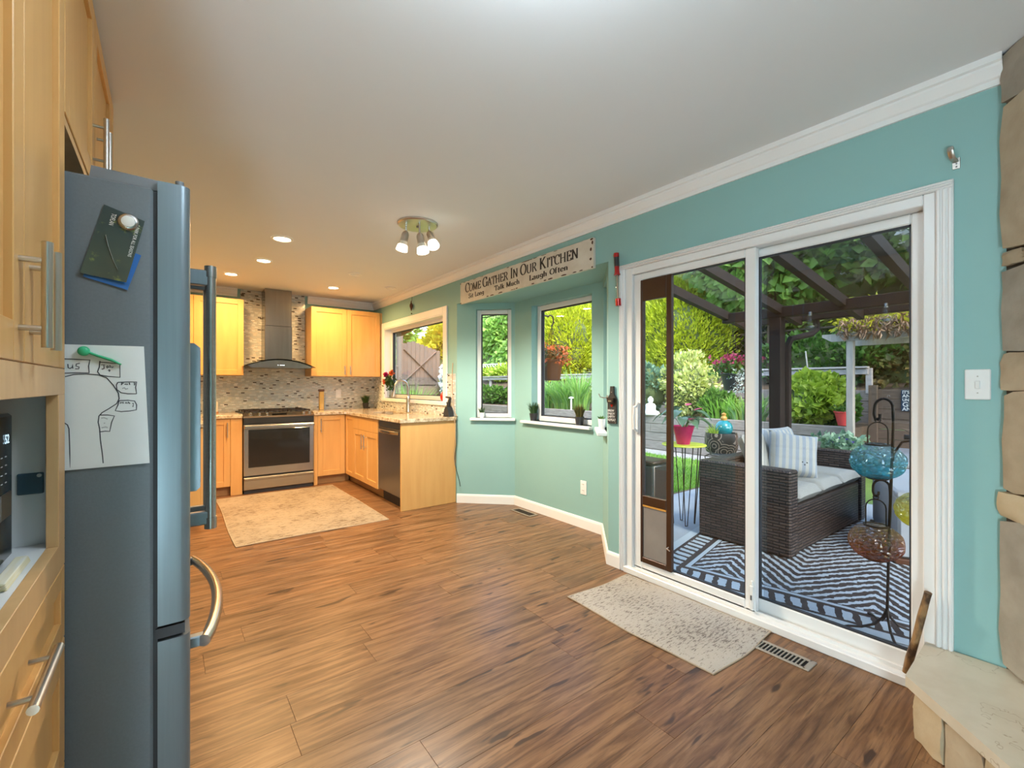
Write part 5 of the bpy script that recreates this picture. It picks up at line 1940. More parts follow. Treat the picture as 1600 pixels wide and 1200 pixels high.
# ------------------------------------------------------------------ items on the window wall
to = thing('wall_lighter', 'red and clear tube tool hanging beside the patio door', 'tool', (W - .035, 2.02, 1.787))
ax = lambda z: (W - .035, 2.030 - .018 * (2.146 - z) / .36, z)
MB().tube([ax(2.118), ax(2.146)], .0185, 14).build('end_cap', 'red_metal', to, True)
MB().tube([ax(2.055), ax(2.118)], .0175, 14).build('grip', 'black_plastic', to, True)
MB().tube([ax(2.000), ax(2.020), ax(2.022), ax(2.055)], [.0175, .0175, .0165, .0165], 14).build('collar', 'red_metal', to, True)
MB().tube([ax(1.995), ax(2.003)], .022, 14).build('collar_ring', 'red_metal', to, True)
MB().tube([ax(1.835), ax(1.995)], .0155, 14).build('clear_tube', 'clear_glass', to, True)
MB().tube([ax(1.835), ax(1.995)], .005, 8).build('inner_rod', 'nickel', to, True)
MB().tube([ax(1.787), ax(1.835)], .0195, 14).build('foot_cap', 'red_metal', to, True)
MB().tube([(W, 2.065, 2.132), (W - .03, 2.062, 2.138), (W - .045, 2.045, 2.135)], .004, 6).build('hook', 'brass', to, True)

bo = thing('bottle_opener_sign', 'black bottle-shaped opener plaque left of the patio door', 'opener', (W - .01, 2.087, .985))
poly = [(2.124, .985), (2.048, .985), (2.048, 1.150), (2.056, 1.168), (2.070, 1.190), (2.073, 1.244), (2.101, 1.244), (2.104, 1.190), (2.118, 1.168), (2.124, 1.150)]
MB().prism(poly, W - .016, W - .002, lambda a, b, h: (h, a, b)).build('board', 'black_board', bo)
MB().prism([(2.118, 1.165), (2.058, 1.165), (2.066, 1.130), (2.110, 1.130)], W - .036, W - .016, lambda a, b, h: (h, a, b)).build('opener', 'black_iron', bo)
MB().box(W - .038, W - .035, 2.074, 2.100, 1.137, 1.146).build('opener_lip', 'nickel', bo)
MB().ball((W - .017, 2.087, 1.202), .004, n=8, m=6).build('screw', 'nickel', bo)
MB().prism([(2.087, 1.098), (2.076, 1.112), (2.079, 1.122), (2.087, 1.116), (2.095, 1.122), (2.098, 1.112)], W - .0175, W - .016, lambda a, b, h: (h, a, b)).build('heart', 'red_metal', bo)
for k, wd_ in enumerate(('BREW', 'ENJOY', 'EMPTY', 'REPEAT')):
    Mo = Matrix(((0, 0, -1, W - .0168), (-1, 0, 0, 2.121), (0, 1, 0, 1.068 - k * .0215), (0, 0, 0, 1)))
    text_mesh(wd_, .0225, 'lettering', 'white_ink', bo, Mo, .0003, xscale=.92)
for yy in (2.118, 2.054):
    MB().ball((W - .017, yy, .992), .003, n=8, m=6).build('rivet', 'nickel', bo)
hk = thing('coat_hook', 'small silver hook on the bay wall edge by the opener', 'hook', (W + .03, 2.17, 1.15))
MB().tube([(W + .02, 2.145, 1.165), (W + .005, 2.17, 1.162), (W - .012, 2.195, 1.168), (W - .018, 2.203, 1.19)], .0038, 6).build('wire', 'nickel', hk, True)
MB().box(W + .004, W + .02, 2.138, 2.152, 1.155, 1.18, .002).build('base', 'nickel', hk)

sw = thing('light_switch', 'white single light switch right of the patio door', 'switch', (W, .31, 1.196))
MB().box(W - .007, W, .272, .343, 1.196, 1.312, .003).build('plate', 'white_plastic', sw)
MB().box(W - .013, W - .006, .3005, .3145, 1.238, 1.268, .002).build('toggle', 'white_vinyl', sw)
for z in (1.222, 1.285):
    MB().ball((W - .007, .3075, z), .0025, n=8, m=6).build('screw', 'nickel', sw)
bkt = thing('curtain_bracket', 'bare steel curtain bracket above the door casing', 'bracket', (W, .365, 2.10))
MB().box(W - .004, W, .355, .378, 2.098, 2.14, .001).build('plate', 'nickel', bkt)
MB().tube([(W - .004, .368, 2.125), (W - .03, .374, 2.135), (W - .042, .378, 2.16), (W - .030, .380, 2.178), (W - .015, .379, 2.172)], .010, 8, flat=.35).build('hook', 'nickel', bkt, True)
for z in (2.106, 2.118):
    MB().ball((W - .0045, .366, z), .003, n=8, m=6).build('screw', 'steel_dark', bkt)
bo_ = thing('wall_outlet', 'white wall outlet low on the bay wall', 'outlet', (W + .44, 2.79, .295))
MB().box(W + .433, W + .44, 2.752, 2.824, .295, .415, .002).build('plate', 'white_plastic', bo_)
MB().box(W + .430, W + .434, 2.772, 2.804, .312, .345, .002).box(W + .430, W + .434, 2.772, 2.804, .365, .398, .002).build('receptacle', 'white_trim', bo_)
for z in (.322, .375):
    for y in (2.781, 2.795):
        MB().box(W + .4292, W + .4302, y - .0015, y + .0015, z + .004, z + .014).build('slot', 'hole_black', bo_)


# floor registers
def vent(name, label, x0, x1, y0, y1, n, m, m2, rotz=0):
    cx, cy = (x0 + x1) / 2, (y0 + y1) / 2
    t = thing(name, label, 'vent', (cx, cy, 0), 'floor vents')
    MB().box(x0 + .008, x1 - .008, y0 + .008, y1 - .008, .0004, .0012).build('recess', 'hole_black', t)
    b_ = .017
    f_ = MB()
    f_.box(x0, x1, y0, y0 + b_ * 1.5, .0005, .006, .002).box(x0, x1, y1 - b_ * .7, y1, .0005, .006, .002)
    f_.box(x0, x0 + b_, y0 + b_, y1 - b_ * .7, .0005, .006, .002).box(x1 - b_, x1, y0 + b_, y1 - b_ * .7, .0005, .006, .002)
    f_.build('frame', m, t)
    L = (y1 - b_ * .7) - (y0 + b_ * 1.5)
    for k in range(1, n):
        y = y0 + b_ * 1.5 + L * k / n
        MB().box(x0 + b_ * .8, x1 - b_ * .8, y - .0028, y + .0028, .0012, .0052).build('louver', m2, t)
    if rotz:
        t.rotation_euler = (0, 0, rotz)
    return t


vent('floor_vent', 'tan metal floor vent beside the doormat', 2.226, 2.326, .798, 1.065, 14, 'vent_metal', 'vent_metal')
vent('floor_vent', 'dark metal floor vent under the bay window', 2.735, 2.845, 3.33, 3.63, 14, 'vent_metal', 'vent_dark')


# rugs
def rug(name, label, x0, x1, y0, y1, m, wob, seed, th=.008, nx=24, ny=36):
    r_ = np.random.default_rng(seed)
    ph = r_.uniform(0, 6, 6)
    vs = []
    for lay in (1, 0):
        for j in range(ny + 1):
            for i in range(nx + 1):
                a, b = i / nx, j / ny
                x = x0 + (x1 - x0) * a + wob * math.sin(7 * b + ph[0]) * (1 - a) + wob * .4 * math.sin(5 * b + ph[3]) * a
                y = y0 + (y1 - y0) * b + wob * .8 * math.sin(6 * a + ph[1])
                ed = min(a, 1 - a, b, 1 - b)
                z = .001 + (th if lay else 0) * min(1, ed * 40 + .45)
                z += .5 * wob * max(0, math.sin(9 * b + ph[2] + 3 * a)) * (1 - min(1, ed * 9)) * .8
                vs.append((x, y, z))
    k = (nx + 1) * (ny + 1)
    fs = []
    for s in (0, 1):
        for j in range(ny):
            for i in range(nx):
                q = s * k + j * (nx + 1) + i
                fs.append((q, q + 1, q + nx + 2, q + nx + 1))
    rim = [i for i in range(nx + 1)] + [j * (nx + 1) + nx for j in range(1, ny + 1)] + [ny * (nx + 1) + i for i in range(nx - 1, -1, -1)] + [j * (nx + 1) for j in range(ny - 1, 0, -1)]
    for a, b in zip(rim, rim[1:] + rim[:1]):
        fs.append((a, b, b + k, a + k))
    t = thing(name, label, 'rug', ((x0 + x1) / 2, (y0 + y1) / 2, 0))
    MB().add(vs, fs).build('pile', m, t, True)
    P = [(vs[q][0], vs[q][1], vs[q][2] - .002) for q in rim]
    MB().tube(P, .0035, 6, closed=True).build('bound_edge', 'rug_back', t, True)
    return t


rug('kitchen_rug', 'large cream speckled rug in front of the range', .42, 1.645, 4.07, 5.90, 'rug_cream', .006, 1)
rug('doormat', 'cream and charcoal flecked mat at the patio door', 1.868, 2.425, 1.030, 1.925, 'mat_cream', .010, 2)

# ------------------------------------------------------------------ corner fireplace of stone
fpl = thing('fireplace', 'tan stone corner fireplace with raised pale hearth', 'fireplace', (1.9, -.1, 0))
Mk = frameM((W, .235), (-Q, -Q), (-Q, Q))     # s along the face into the corner, t into the room
MB().prism([(W - .002, .233), (1.052, -1.177), (W - .002, -1.177)], 0, H - .002, lambda a, b, h: (a, b, h)).build('masonry_core', 'mortar', fpl)
rr = random.Random(21)


def stone(mb_M, s0, s1, z0, z1, t0, t1, m, seed):
    r_ = random.Random(seed)
    n, k = 4, 4
    vs = []
    j = min(s1 - s0, z1 - z0, .25) * .07
    for i in range(n + 1):
        for q in range(k + 1):
            a, b = i / n, q / k
            ed = min(a, 1 - a) * 2 < .3 or min(b, 1 - b) * 2 < .3
            e2 = (i in (0, n)) or (q in (0, k))
            s = s0 + (s1 - s0) * a + (r_.random() - .5) * j
            z = z0 + (z1 - z0) * b + (r_.random() - .5) * j
            t = t1 * (.78 if e2 else 1) + (r_.random() - .5) * .010
            if (i in (0, n)) and (q in (0, k)):
                s += (s0 + (s1 - s0) * .5 - s) * .05
                z += (z0 + (z1 - z0) * .5 - z) * .05
            vs.append((s, t, z))
    m0 = len(vs)
    rim = [q for q in range(k + 1)] + [i * (k + 1) + k for i in range(1, n + 1)] + [n * (k + 1) + q for q in range(k - 1, -1, -1)] + [i * (k + 1) for i in range(n - 1, 0, -1)]
    for q in rim:
        vs.append((vs[q][0], t0, vs[q][2]))
    fs = [(i * (k + 1) + q, (i + 1) * (k + 1) + q, (i + 1) * (k + 1) + q + 1, i * (k + 1) + q + 1) for i in range(n) for q in range(k)]
    L = len(rim)
    for i in range(L):
        fs.append((rim[i], rim[(i + 1) % L], m0 + (i + 1) % L, m0 + i))
    return MB(mb_M).add(vs, fs).build('stone', m, fpl, True)


ZR = [.212, .765, .864, 1.23, 1.37, 1.685, 1.74, 2.28, 2.462]
sm = ['stone_grey', 'stone_buff', 'stone_tan', 'stone_tan', 'stone_grey', 'stone_tan', 'stone_tan', 'stone_grey']
for k, (za, zb) in enumerate(zip(ZR[:-1], ZR[1:])):
    s = .004 + rr.uniform(-.003, .010)
    first_ = True
    while s < 1.35:
        w_ = rr.uniform(.18, .42) if zb - za > .15 else rr.uniform(.07, .16)
        g_ = .004
        stone(Mk, s + (0 if first_ else g_), s + w_ - g_, za + .003, zb - .003, -.02, rr.uniform(.022, .036), sm[k] if first_ else rr.choice(['stone_tan', 'stone_grey', 'stone_buff']), k * 40 + int(s * 100))
        s += w_
        first_ = False
# hearth: slab with its left end along the door side
hp = [(2.447, .462), (2.118, .452), (1.04, -.626), (1.04, -1.178), (1.07, -1.155)]
hp = [(2.455, .455), (2.112, .447), (.95, -.715), (.95, -1.17), (1.06, -1.17), (2.455, .225)]
MB().prism(hp, .172, .210, lambda a, b, h: (a, b, h)).build('hearth_top', 'hearth_slab', fpl)
hi = [(2.44, .425), (2.122, .417), (.97, -.735), (.97, -1.16), (1.06, -1.16), (2.44, .225)]
MB().prism(hi, 0, .172, lambda a, b, h: (a, b, h)).build('hearth_core', 'mortar', fpl)
Mh = frameM((2.122, .417), (-Q, -Q), (-Q, Q))
s = 0
k = 0
while s < 1.45:
    w_ = rr.uniform(.09, .20)
    top = rr.uniform(.10, .165)
    stone(Mh, s + .004, s + w_ - .004, .003, .168 if k % 2 == 0 else top, -.02, rr.uniform(.012, .022), ['stone_buff', 'stone_tan', 'stone_buff', 'stone_grey'][k % 4], 900 + k)
    if k % 2:
        stone(Mh, s + .004, s + w_ - .004, top + .006, .168, -.02, .016, 'stone_tan', 950 + k)
    s += w_
    k += 1
Me = frameM((2.44, .425), (-1, -.025), (0, 1))
for k, (a, b) in enumerate(((.01, .16), (.168, .312))):
    stone(Me, a, b, .003, .168, -.02, .014, ['stone_tan', 'stone_buff'][k], 990 + k)
tag(MB().tube([(2.436, .516, .062), (2.430, .500, .13), (2.424, .480, .22), (2.421, .462, .32), (2.419, .446, .40), (2.417, .441, .425)], [.010, .015, .013, .014, .012, .013], 9).build('driftwood_stick', 'driftwood' if 'driftwood' in MATS else mat('driftwood', (.30, .17, .07), .5, c2=(.06, .03, .015), scale=26, stretch=(1, 1, .5), lo=.4, hi=.6, bmp=.8, bscale=40) and 'driftwood', smooth=True),
    'knobbly brown stick leaning against the patio door jamb', 'stick')

# ------------------------------------------------------------------ garden
ZO = -.12
gd = lambda o, l, c: tag(o, l, c, kind='structure')
gd(MB().box(2.60, 6.45, -2.5, 3.32, ZO - .12, ZO).build('patio', 'concrete'), 'pale concrete patio outside the sliding door', 'patio')
gd(MB().box(2.40, 40, -14, 40, ZO - .45, ZO - .06).build('ground', 'lawn_soil'), 'garden ground', 'ground')
gd(MB().box(6.45, 8.35, -6, 3.32, ZO - .1, ZO - .015).build('lawn_bed', 'lawn_soil'), 'strip of lawn beside the patio', 'lawn')
gd(MB().box(2.60, 7.75, 3.36, 24, ZO - .1, ZO - .015).build('lawn_bed', 'lawn_soil'), 'lawn below the retaining wall', 'lawn')
gd(MB().box(7.75, 8.30, 2.6, 24, ZO - .1, ZO - .005).build('gravel_strip', 'gravel'), 'grey gravel strip along the retaining wall', 'gravel')
gd(MB().box(2.60, 6.5, 3.32, 3.38, ZO - .1, ZO - .008).build('soil_edge', 'soil'), 'dark soil edge between patio and lawn', 'soil')
rng = np.random.default_rng(31)
n = 26000
P = np.stack([rng.uniform(4.0, 7.75, n), 3.38 + 4.6 * rng.uniform(0, 1, n) ** 1.3, np.full(n, ZO - .02)], 1)
D = unit(rng.normal(size=(n, 3)) * .45 + np.array([0, 0, 1.]))
V, F = leaves(rng, P, D, .055, .16, .02)
gro = fastmesh('lawn_grass', V, F, 'grass_blade')
tag(gro, 'short bright green lawn grass beyond the patio', 'grass', kind='stuff')

# retaining wall of stacked timbers (lower) : each timber is its own piece
def timber_wall(name, label, x, y0, y1, z0, courses, hh, depth, m, seed, seglen=2.6, caps=True):
    r_ = random.Random(seed)
    t = struct(name, label, 'wall', (x, (y0 + y1) / 2, z0))
    for k in range(courses):
        y = y0 - r_.random() * seglen
        while y < y1:
            a, b = max(y, y0), min(y + seglen, y1)
            if b - a > .1:
                dx = r_.uniform(-.008, .008)
                MB().box(x + dx, x + depth + dx, a + .003, b - .003, z0 + k * hh + .003, z0 + (k + 1) * hh - .003, .008).build('timber', m, t)
            y += seglen
    return t


timber_wall('wall_retaining', 'weathered grey timber retaining wall behind the lawn', 8.30, 2.46, 18, ZO, 4, .182, .16, 'timber', 3)
timber_wall('wall_terrace', 'upper weathered timber retaining wall under the garden rail', 10.0, 2.60, 21, .56, 3, .20, .16, 'timber', 4)
gd(MB().box(8.46, 10.02, 2.46, 21, .1, .57).build('planting_bed', 'soil'), 'soil bed on the lower terrace', 'soil')
bank = MB().prism([(10.16, .6), (10.16, 1.12), (11.5, 1.66), (14.0, 2.4), (16, 3.0), (16, .6)], -8, 30, lambda a, b, h: (a, h, b))
gd(bank.build('hillside', 'soil'), 'soil bank rising behind the terraces', 'soil')

# rail fence on the upper wall
rf = thing('garden_rail', 'pale two-board rail fence along the upper terrace', 'fence', (9.9, 10, 1.16))
for a, b in ((2.62, 5.6), (5.6, 8.6), (8.6, 11.6), (11.6, 14.6), (14.6, 17.6), (17.6, 20.6)):
    MB().box(9.92, 10.06, a + .004, b - .004, 1.555, 1.59, .004).build('rail_cap', 'rail_wood', rf)
    MB().box(9.955, 9.985, a + .004, b - .004, 1.445, 1.54, .004).build('rail_board', 'rail_wood', rf)
for y in (2.62, 5.6, 8.6, 11.6, 14.6, 17.6, 20.5):
    MB().box(9.985, 10.06, y - .045, y + .045, 1.10, 1.555, .004).build('post', 'rail_wood', rf)


def lattice(name, label, x, y0, y1, z0, z1, m, pitch=.11):
    t = thing(name, label, 'fence', (x, (y0 + y1) / 2, z0))
    mb = MB()
    h = z1 - z0
    y = y0 - h
    while y < y1:
        for sgn, xx in ((1, x), (-1, x + .008)):
            a, b = (y, y + h) if sgn > 0 else (y + h, y)
            pa = max(y0, min(y1, a)); pb = max(y0, min(y1, b))
            if abs(pb - pa) > .02:
                ta = (pa - a) / (b - a); tb = (pb - a) / (b - a)
                mb.tube([(xx, pa, z0 + h * ta), (xx, pb, z0 + h * tb)], .026, 4, flat=.25)
        y += pitch
    o = mb.build('lattice_strips', m, t)
    o['kind'] = 'stuff'
    MB().box(x - .02, x + .03, y0, y1, z1, z1 + .04).box(x - .02, x + .03, y0, y1, z0 - .04, z0).build('lattice_rail', m, t)
    return t


lattice('lattice_fence', 'white diagonal lattice under the climbing vine, seen through the bay', 11.5, 9.0, 20.5, 1.72, 2.16, 'lattice_white', .20)
lattice('lattice_fence', 'dark weathered lattice behind the terraces beside the arbor', 11.5, 2.2, 7.2, 1.7, 2.5, 'lattice_dark', .14)

# ------------------------------------------------------------------ patio cover
pg = thing('patio_cover', 'dark brown glass-roofed patio cover', 'pergola', (4.2, 1.5, ZO))
PXB = 5.75
slope = .157
zr = lambda x: 2.177 + (PXB - x) * slope
MB().box(PXB - .06, PXB + .06, -2.4, 3.03, 2.045, 2.165, .006).build('front_beam', 'pergola_brown', pg)
MB().box(6.25, 6.36, -2.4, 3.03, 2.045, 2.125, .006).build('gutter', 'pergola_brown', pg)
MB().box(2.665, 2.72, -2.4, 3.03, 2.52, 2.66).build('ledger', 'pergola_brown', pg)
ys = [2.98 - .63 * k for k in range(9)]
for y in ys:
    MB().prism([(2.68, zr(2.68)), (6.28, zr(6.28)), (6.28, zr(6.28) - .10), (2.68, zr(2.68) - .10)], y - .035, y + .035, lambda a, b, h: (a, h, b)).build('rafter', 'pergola_brown', pg)
for a, b in zip(ys[1:], ys[:-1]):
    MB().prism([(2.68, zr(2.68) + .002), (6.34, zr(6.34) + .002), (6.34, zr(6.34) + .008), (2.68, zr(2.68) + .008)], a + .004, b - .004, lambda p, q, h: (p, h, q)).build('roof_pane', 'roof_glass', pg)
MB().box(PXB - .065, PXB + .065, 2.325, 2.455, ZO, 2.045, .005).build('post', 'pergola_brown', pg)
MB().box(PXB - .065, PXB + .065, -2.2, -2.07, ZO, 2.045, .005).build('post', 'pergola_brown', pg)
MB().tube([(6.30, 2.17, 2.05), (6.30, 2.17, 1.93), (6.22, 2.20, 1.87), (5.90, 2.30, 1.80), (5.86, 2.315, 1.72), (5.86, 2.315, ZO)], .038, 8).build('downspout', 'pergola_brown', pg, True)

# hanging clear bulbs
def bulb(x, y, ztop, label):
    t = thing('hanging_bulb', label, 'bulb', (x, y, ztop - .22), 'hanging glass bulbs')
    MB().tube([(x, y, ztop), (x, y, ztop - .075)], .002, 5).build('wire', 'black_iron', t)
    MB().lathe([(.020, -.05), (.024, -.085), (.024, -.092)], 12, (x, y, ztop)).build('cap', 'steel', t, True)
    MB().lathe([(.024, -.092), (.028, -.12), (.058, -.175), (.065, -.205), (.055, -.24), (.03, -.258), (.0001, -.264)], 18, (x, y, ztop), caps=False).build('globe', 'clear_glass', t, True)
    MB().lathe([(.02, -.20), (.045, -.205), (.03, -.225), (.0001, -.23)], 14, (x, y, ztop)).build('reflector', 'steel', t, True)
    return t


bulb(5.66, 2.01, 2.11, 'clear hanging glass bulb beside the brown patio post')
bulb(5.66, 1.345, 2.11, 'clear hanging glass bulb in front of the vine-topped arbor')

# hanging basket at the left end of the cover
hb_ = thing('hanging_basket', 'dark hanging basket of pink flowers under the patio cover', 'planter', (5.72, 2.91, 1.18))
hx, hy = 5.72, 2.90
MB().lathe([(.105, 0), (.14, .19), (.155, .20), (.155, .215), (.13, .215), (.125, .19)], 20, (hx, hy, 1.185)).build('pot', 'dark_pot', hb_, True)
for k in range(3):
    a = 2 * PI * k / 3 + .4
    MB().tube([(hx + .15 * math.cos(a), hy + .15 * math.sin(a), 1.39), (hx, hy, 1.90), (hx, hy, 2.05)], .003, 5).build('hanger_wire', 'black_iron', hb_)
rng = np.random.default_rng(41)
P = np.array([hx, hy, 1.46]) + rng.normal(size=(420, 3)) * np.array([.11, .11, .05])
V, F = leaves(rng, P, unit(rng.normal(size=(420, 3)) + np.array([0, 0, .4])), .055, .6)
fastmesh('foliage', V, F, 'leaf_mid', hb_)
P = np.array([hx, hy, 1.55]) + rng.normal(size=(60, 3)) * np.array([.13, .15, .055])
P = np.repeat(P, 8, 0) + rng.normal(size=(480, 3)) * .008
V, F = leaves(rng, P, unit(rng.normal(size=(480, 3)) + np.array([0, 0, .3])), .034, .9)
fastmesh('blossoms', V, F, 'petal_pink', hb_)
t_ = rng.uniform(0, 1, 170)
P = np.stack([hx - .10 + rng.normal(size=170) * .05, hy - .13 + rng.normal(size=170) * .05, 1.44 - .28 * t_], 1)
V, F = leaves(rng, P, unit(rng.normal(size=(170, 3)) + np.array([0, 0, -.3])), .035, .7)
fastmesh('trailing_leaves', V, F, 'leaf_silver', hb_)

# hanging brown pot outside the bay window
hp_ = thing('hanging_pot', 'brown hanging pot of orange flowers outside the bay window', 'planter', (3.55, 3.92, 1.31))
hx, hy = 3.55, 3.92
MB().lathe([(.095, 0), (.128, .21), (.135, .215), (.135, .24), (.12, .24), (.115, .21)], 20, (hx, hy, 1.305)).build('pot', 'brown_pot', hp_, True)
for k in range(3):
    a = 2 * PI * k / 3 + .9
    MB().tube([(hx + .12 * math.cos(a), hy + .12 * math.sin(a), 1.53), (hx, hy, 1.93)], .003, 5).build('hanger_wire', 'black_iron', hp_)
MB().tube([(hx, hy, 1.93), (hx + .02, hy - .01, 1.98), (hx + .0, hy - .02, 2.04), (hx - .02, hy, 2.06), (hx - .04, hy + .03, 2.04)], .009, 8).build('hook', 'black_iron', hp_, True)
MB().tube([(hx - .03, hy + .02, 2.05), (3.36, 4.15, 2.10), (2.62, 4.62, 2.12)], .009, 8).build('bracket_arm', 'black_iron', hp_, True)
MB().tube([(3.20, 4.25, 2.105), (2.95, 4.40, 2.04), (2.62, 4.62, 2.0)], .006, 6).build('bracket_brace', 'black_iron', hp_, True)
P = np.array([hx, hy, 1.58]) + rng.normal(size=(500, 3)) * np.array([.09, .10, .05])
V, F = leaves(rng, P, unit(rng.normal(size=(500, 3)) + np.array([0, 0, .3])), .045, .5)
fastmesh('foliage', V, F, 'leaf_olive', hp_)
P = np.array([hx, hy, 1.60]) + rng.normal(size=(70, 3)) * np.array([.10, .12, .06])
P = np.repeat(P, 6, 0) + rng.normal(size=(420, 3)) * .008
V, F = leaves(rng, P, unit(rng.normal(size=(420, 3))), .034, .9)
fastmesh('blossoms', V, F, 'petal_orange', hp_)

# ------------------------------------------------------------------ patio furniture
e1 = Vector((.2, -.98)).normalized()
org = MB().box(-1.375, 1.375, -1.325, 1.325, 0.001, .007, .002).build('outdoor_rug', 'outdoor_rug', origin=(0, 0, 0))
ctr = Vector((2.79, 2.15)) + e1 * 1.375 + Vector((-e1.y, e1.x)) * 1.325
org.location = (ctr.x, ctr.y, ZO)
org.rotation_euler = (0, 0, math.atan2(e1.y, e1.x))
tag(org, 'dark brown and white zigzag outdoor rug on the patio', 'rug')

sf_ = thing('wicker_sofa', 'dark brown wicker outdoor sofa on the patio', 'sofa', (4.76, 1.9, ZO))
zt = .575
MB().box(3.87, 4.015, 1.51, 2.28, ZO + .012, zt, .012).build('arm', 'wicker', sf_)
MB().box(5.525, 5.67, 1.51, 2.28, ZO + .012, zt, .012).build('arm', 'wicker', sf_)
MB().box(4.015, 5.525, 2.14, 2.28, ZO + .012, zt, .012).build('backrest', 'wicker', sf_)
MB().box(4.015, 5.525, 1.53, 2.14, ZO + .012, .275, .010).build('seat_base', 'wicker', sf_)
for x in (3.90, 5.64):
    for y in (1.54, 2.25):
        MB().cyl((x, y, ZO + .0072), (x, y, ZO + .014), .02, n=8).build('foot', 'black_plastic', sf_)


def cushion(name, m, w, d, h, loc, rot, parent=None, n=14, puff=.35):
    vs = []
    for s in (1, -1):
        for j in range(n + 1):
            for i in range(n + 1):
                a, b = 2 * i / n - 1, 2 * j / n - 1
                k = (1 - a ** 6) * (1 - b ** 6)
                z = s * h / 2 * (max(k, 0) ** puff)
                x = a * w / 2 * (1 - .05 * (1 - b * b))
                y = b * d / 2 * (1 - .05 * (1 - a * a))
                vs.append((x, y, z))
    k = (n + 1) ** 2
    fs = []
    for s in (0, 1):
        for j in range(n):
            for i in range(n):
                q = s * k + j * (n + 1) + i
                fs.append((q, q + 1, q + n + 2, q + n + 1))
    mb = MB()
    mb.add(vs, fs)
    o = mb.build(name, m, None, 'all', origin=(0, 0, 0))
    o.location = loc
    o.rotation_euler = rot
    if parent is not None:
        setparent(o, parent)
    return o


for k, (a, b) in enumerate(((4.02, 4.52), (4.52, 5.02), (5.02, 5.52))):
    o = cushion('seat_cushion', 'cushion', b - a - .004, .635, .13, ((a + b) / 2, 1.815, .344), (0, 0, 0), puff=.22)
    tag(o, ['pale grey seat cushion at the near end of the wicker sofa', 'pale grey seat cushion in the middle of the wicker sofa', 'pale grey seat cushion at the far end of the wicker sofa'][k], 'cushion', 'sofa seat cushions')
o = cushion('throw_pillow', 'pillow_stripe', .42, .42, .15, (4.66, 1.80, .60), (math.radians(68), math.radians(8), math.radians(-52)))
tag(o, 'striped throw pillow with small dark face, front of the sofa pile', 'pillow')
for dx, dz in ((-.018, .0), (.018, .0), (0, -.022)):
    e = MB().ball((.075 + dx, -.075 + dz, .074), .007, .007, .004, 8, 6).build('button', 'gasket_black', None, origin=(0, 0, 0))
    e.parent = o
tag(cushion('throw_pillow', 'pillow_stripe', .46, .44, .15, (4.92, 2.02, .61), (math.radians(72), 0, math.radians(-12))), 'striped throw pillow leaning behind the face pillow', 'pillow')
tag(cushion('throw_pillow', 'cushion', .42, .40, .15, (4.50, 2.05, .60), (math.radians(68), 0, math.radians(6))), 'plain grey throw pillow in the sofa corner', 'pillow')

# side table with lime top and hairpin legs
tb = thing('side_table', 'small lime-topped metal side table with hairpin legs', 'table', (4.08, 2.56, ZO))
MB().lathe([(.205, 0), (.21, .006), (.205, .014)], 32, (4.08, 2.56, .655)).build('table_top', 'lime_paint', tb, True)
for k in range(4):
    a = PI / 4 + k * PI / 2
    cx, cy = 4.08 + .15 * math.cos(a), 2.56 + .15 * math.sin(a)
    ex, ey = 4.08 + .10 * math.cos(a), 2.56 + .10 * math.sin(a)
    px, py = -math.sin(a) * .05, math.cos(a) * .05
    MB().tube([(cx + px, cy + py, .655), (ex + px * .2, ey + py * .2, ZO + .005), (ex - px * .2, ey - py * .2, ZO + .005), (cx - px, cy - py, .655)], .0055, 6).build('hairpin_leg', 'black_iron', tb, True)
# potted anthurium
an = thing('potted_anthurium', 'broad-leaved plant with pink bloom in magenta foil on the lime table', 'plant', (4.08, 2.56, .669))
c0 = (4.07, 2.56, .669)
MB().lathe([(.062, 0), (.080, .09), (.100, .16), (.108, .18), (.098, .175), (.085, .15)], 14, c0).build('foil_pot', 'magenta_foil', an, True)
rng = np.random.default_rng(51)


def broadleaf(mbs, base, d, L, wd_, m, parent, name='leaf', drop=.5):
    d = Vector(d).normalized()
    s_ = d.cross(Vector((0, 0, 1))).normalized()
    n_ = s_.cross(d).normalized()
    vs = []
    prof = [0, .55, .9, 1, .92, .7, .4, .05]
    N = len(prof)
    for i, p in enumerate(prof):
        t = i / (N - 1)
        c_ = Vector(base) + d * L * t + Vector((0, 0, -drop * L * t * t))
        for q in (-1, 0, 1):
            vs.append(tuple(c_ + s_ * wd_ * p * q * .5 + n_ * (abs(q) * wd_ * .12)))
    fs = []
    for i in range(N - 1):
        for q in range(2):
            a = i * 3 + q
            fs.append((a, a + 1, a + 4, a + 3))
    return MB().add(vs, fs).build(name, m, parent, True)


stm = MB()
for k in range(13):
    a = k * 2.4
    el = .5 + .5 * rng.uniform()
    b0 = Vector((c0[0], c0[1], c0[2] + .13))
    p = b0 + Vector((math.cos(a) * .10 * el * 1.3, math.sin(a) * .10 * el * 1.3, .07 + .17 * rng.uniform()))
    stm.tube([b0, (b0 + p) / 2 + Vector((0, 0, .02)), p], .003, 5)
    broadleaf(None, p, (math.cos(a), math.sin(a), .25), .15 + .05 * rng.uniform(), .095, 'leaf_glossy', an, drop=.75)
for a, hh, m_ in ((-.9, .26, 'petal_pink'), (-2.0, .17, 'petal_pink'), (.2, .30, 'petal_pink')):
    b0 = Vector((c0[0], c0[1], c0[2] + .13))
    p = b0 + Vector((math.cos(a) * .10, math.sin(a) * .10, hh - .06))
    stm.tube([b0, p], .003, 5)
    broadleaf(None, p, (math.cos(a), math.sin(a), .5), .085, .07, m_, an, 'bloom', .2)
stm.build('stems', 'leaf_mid', an)

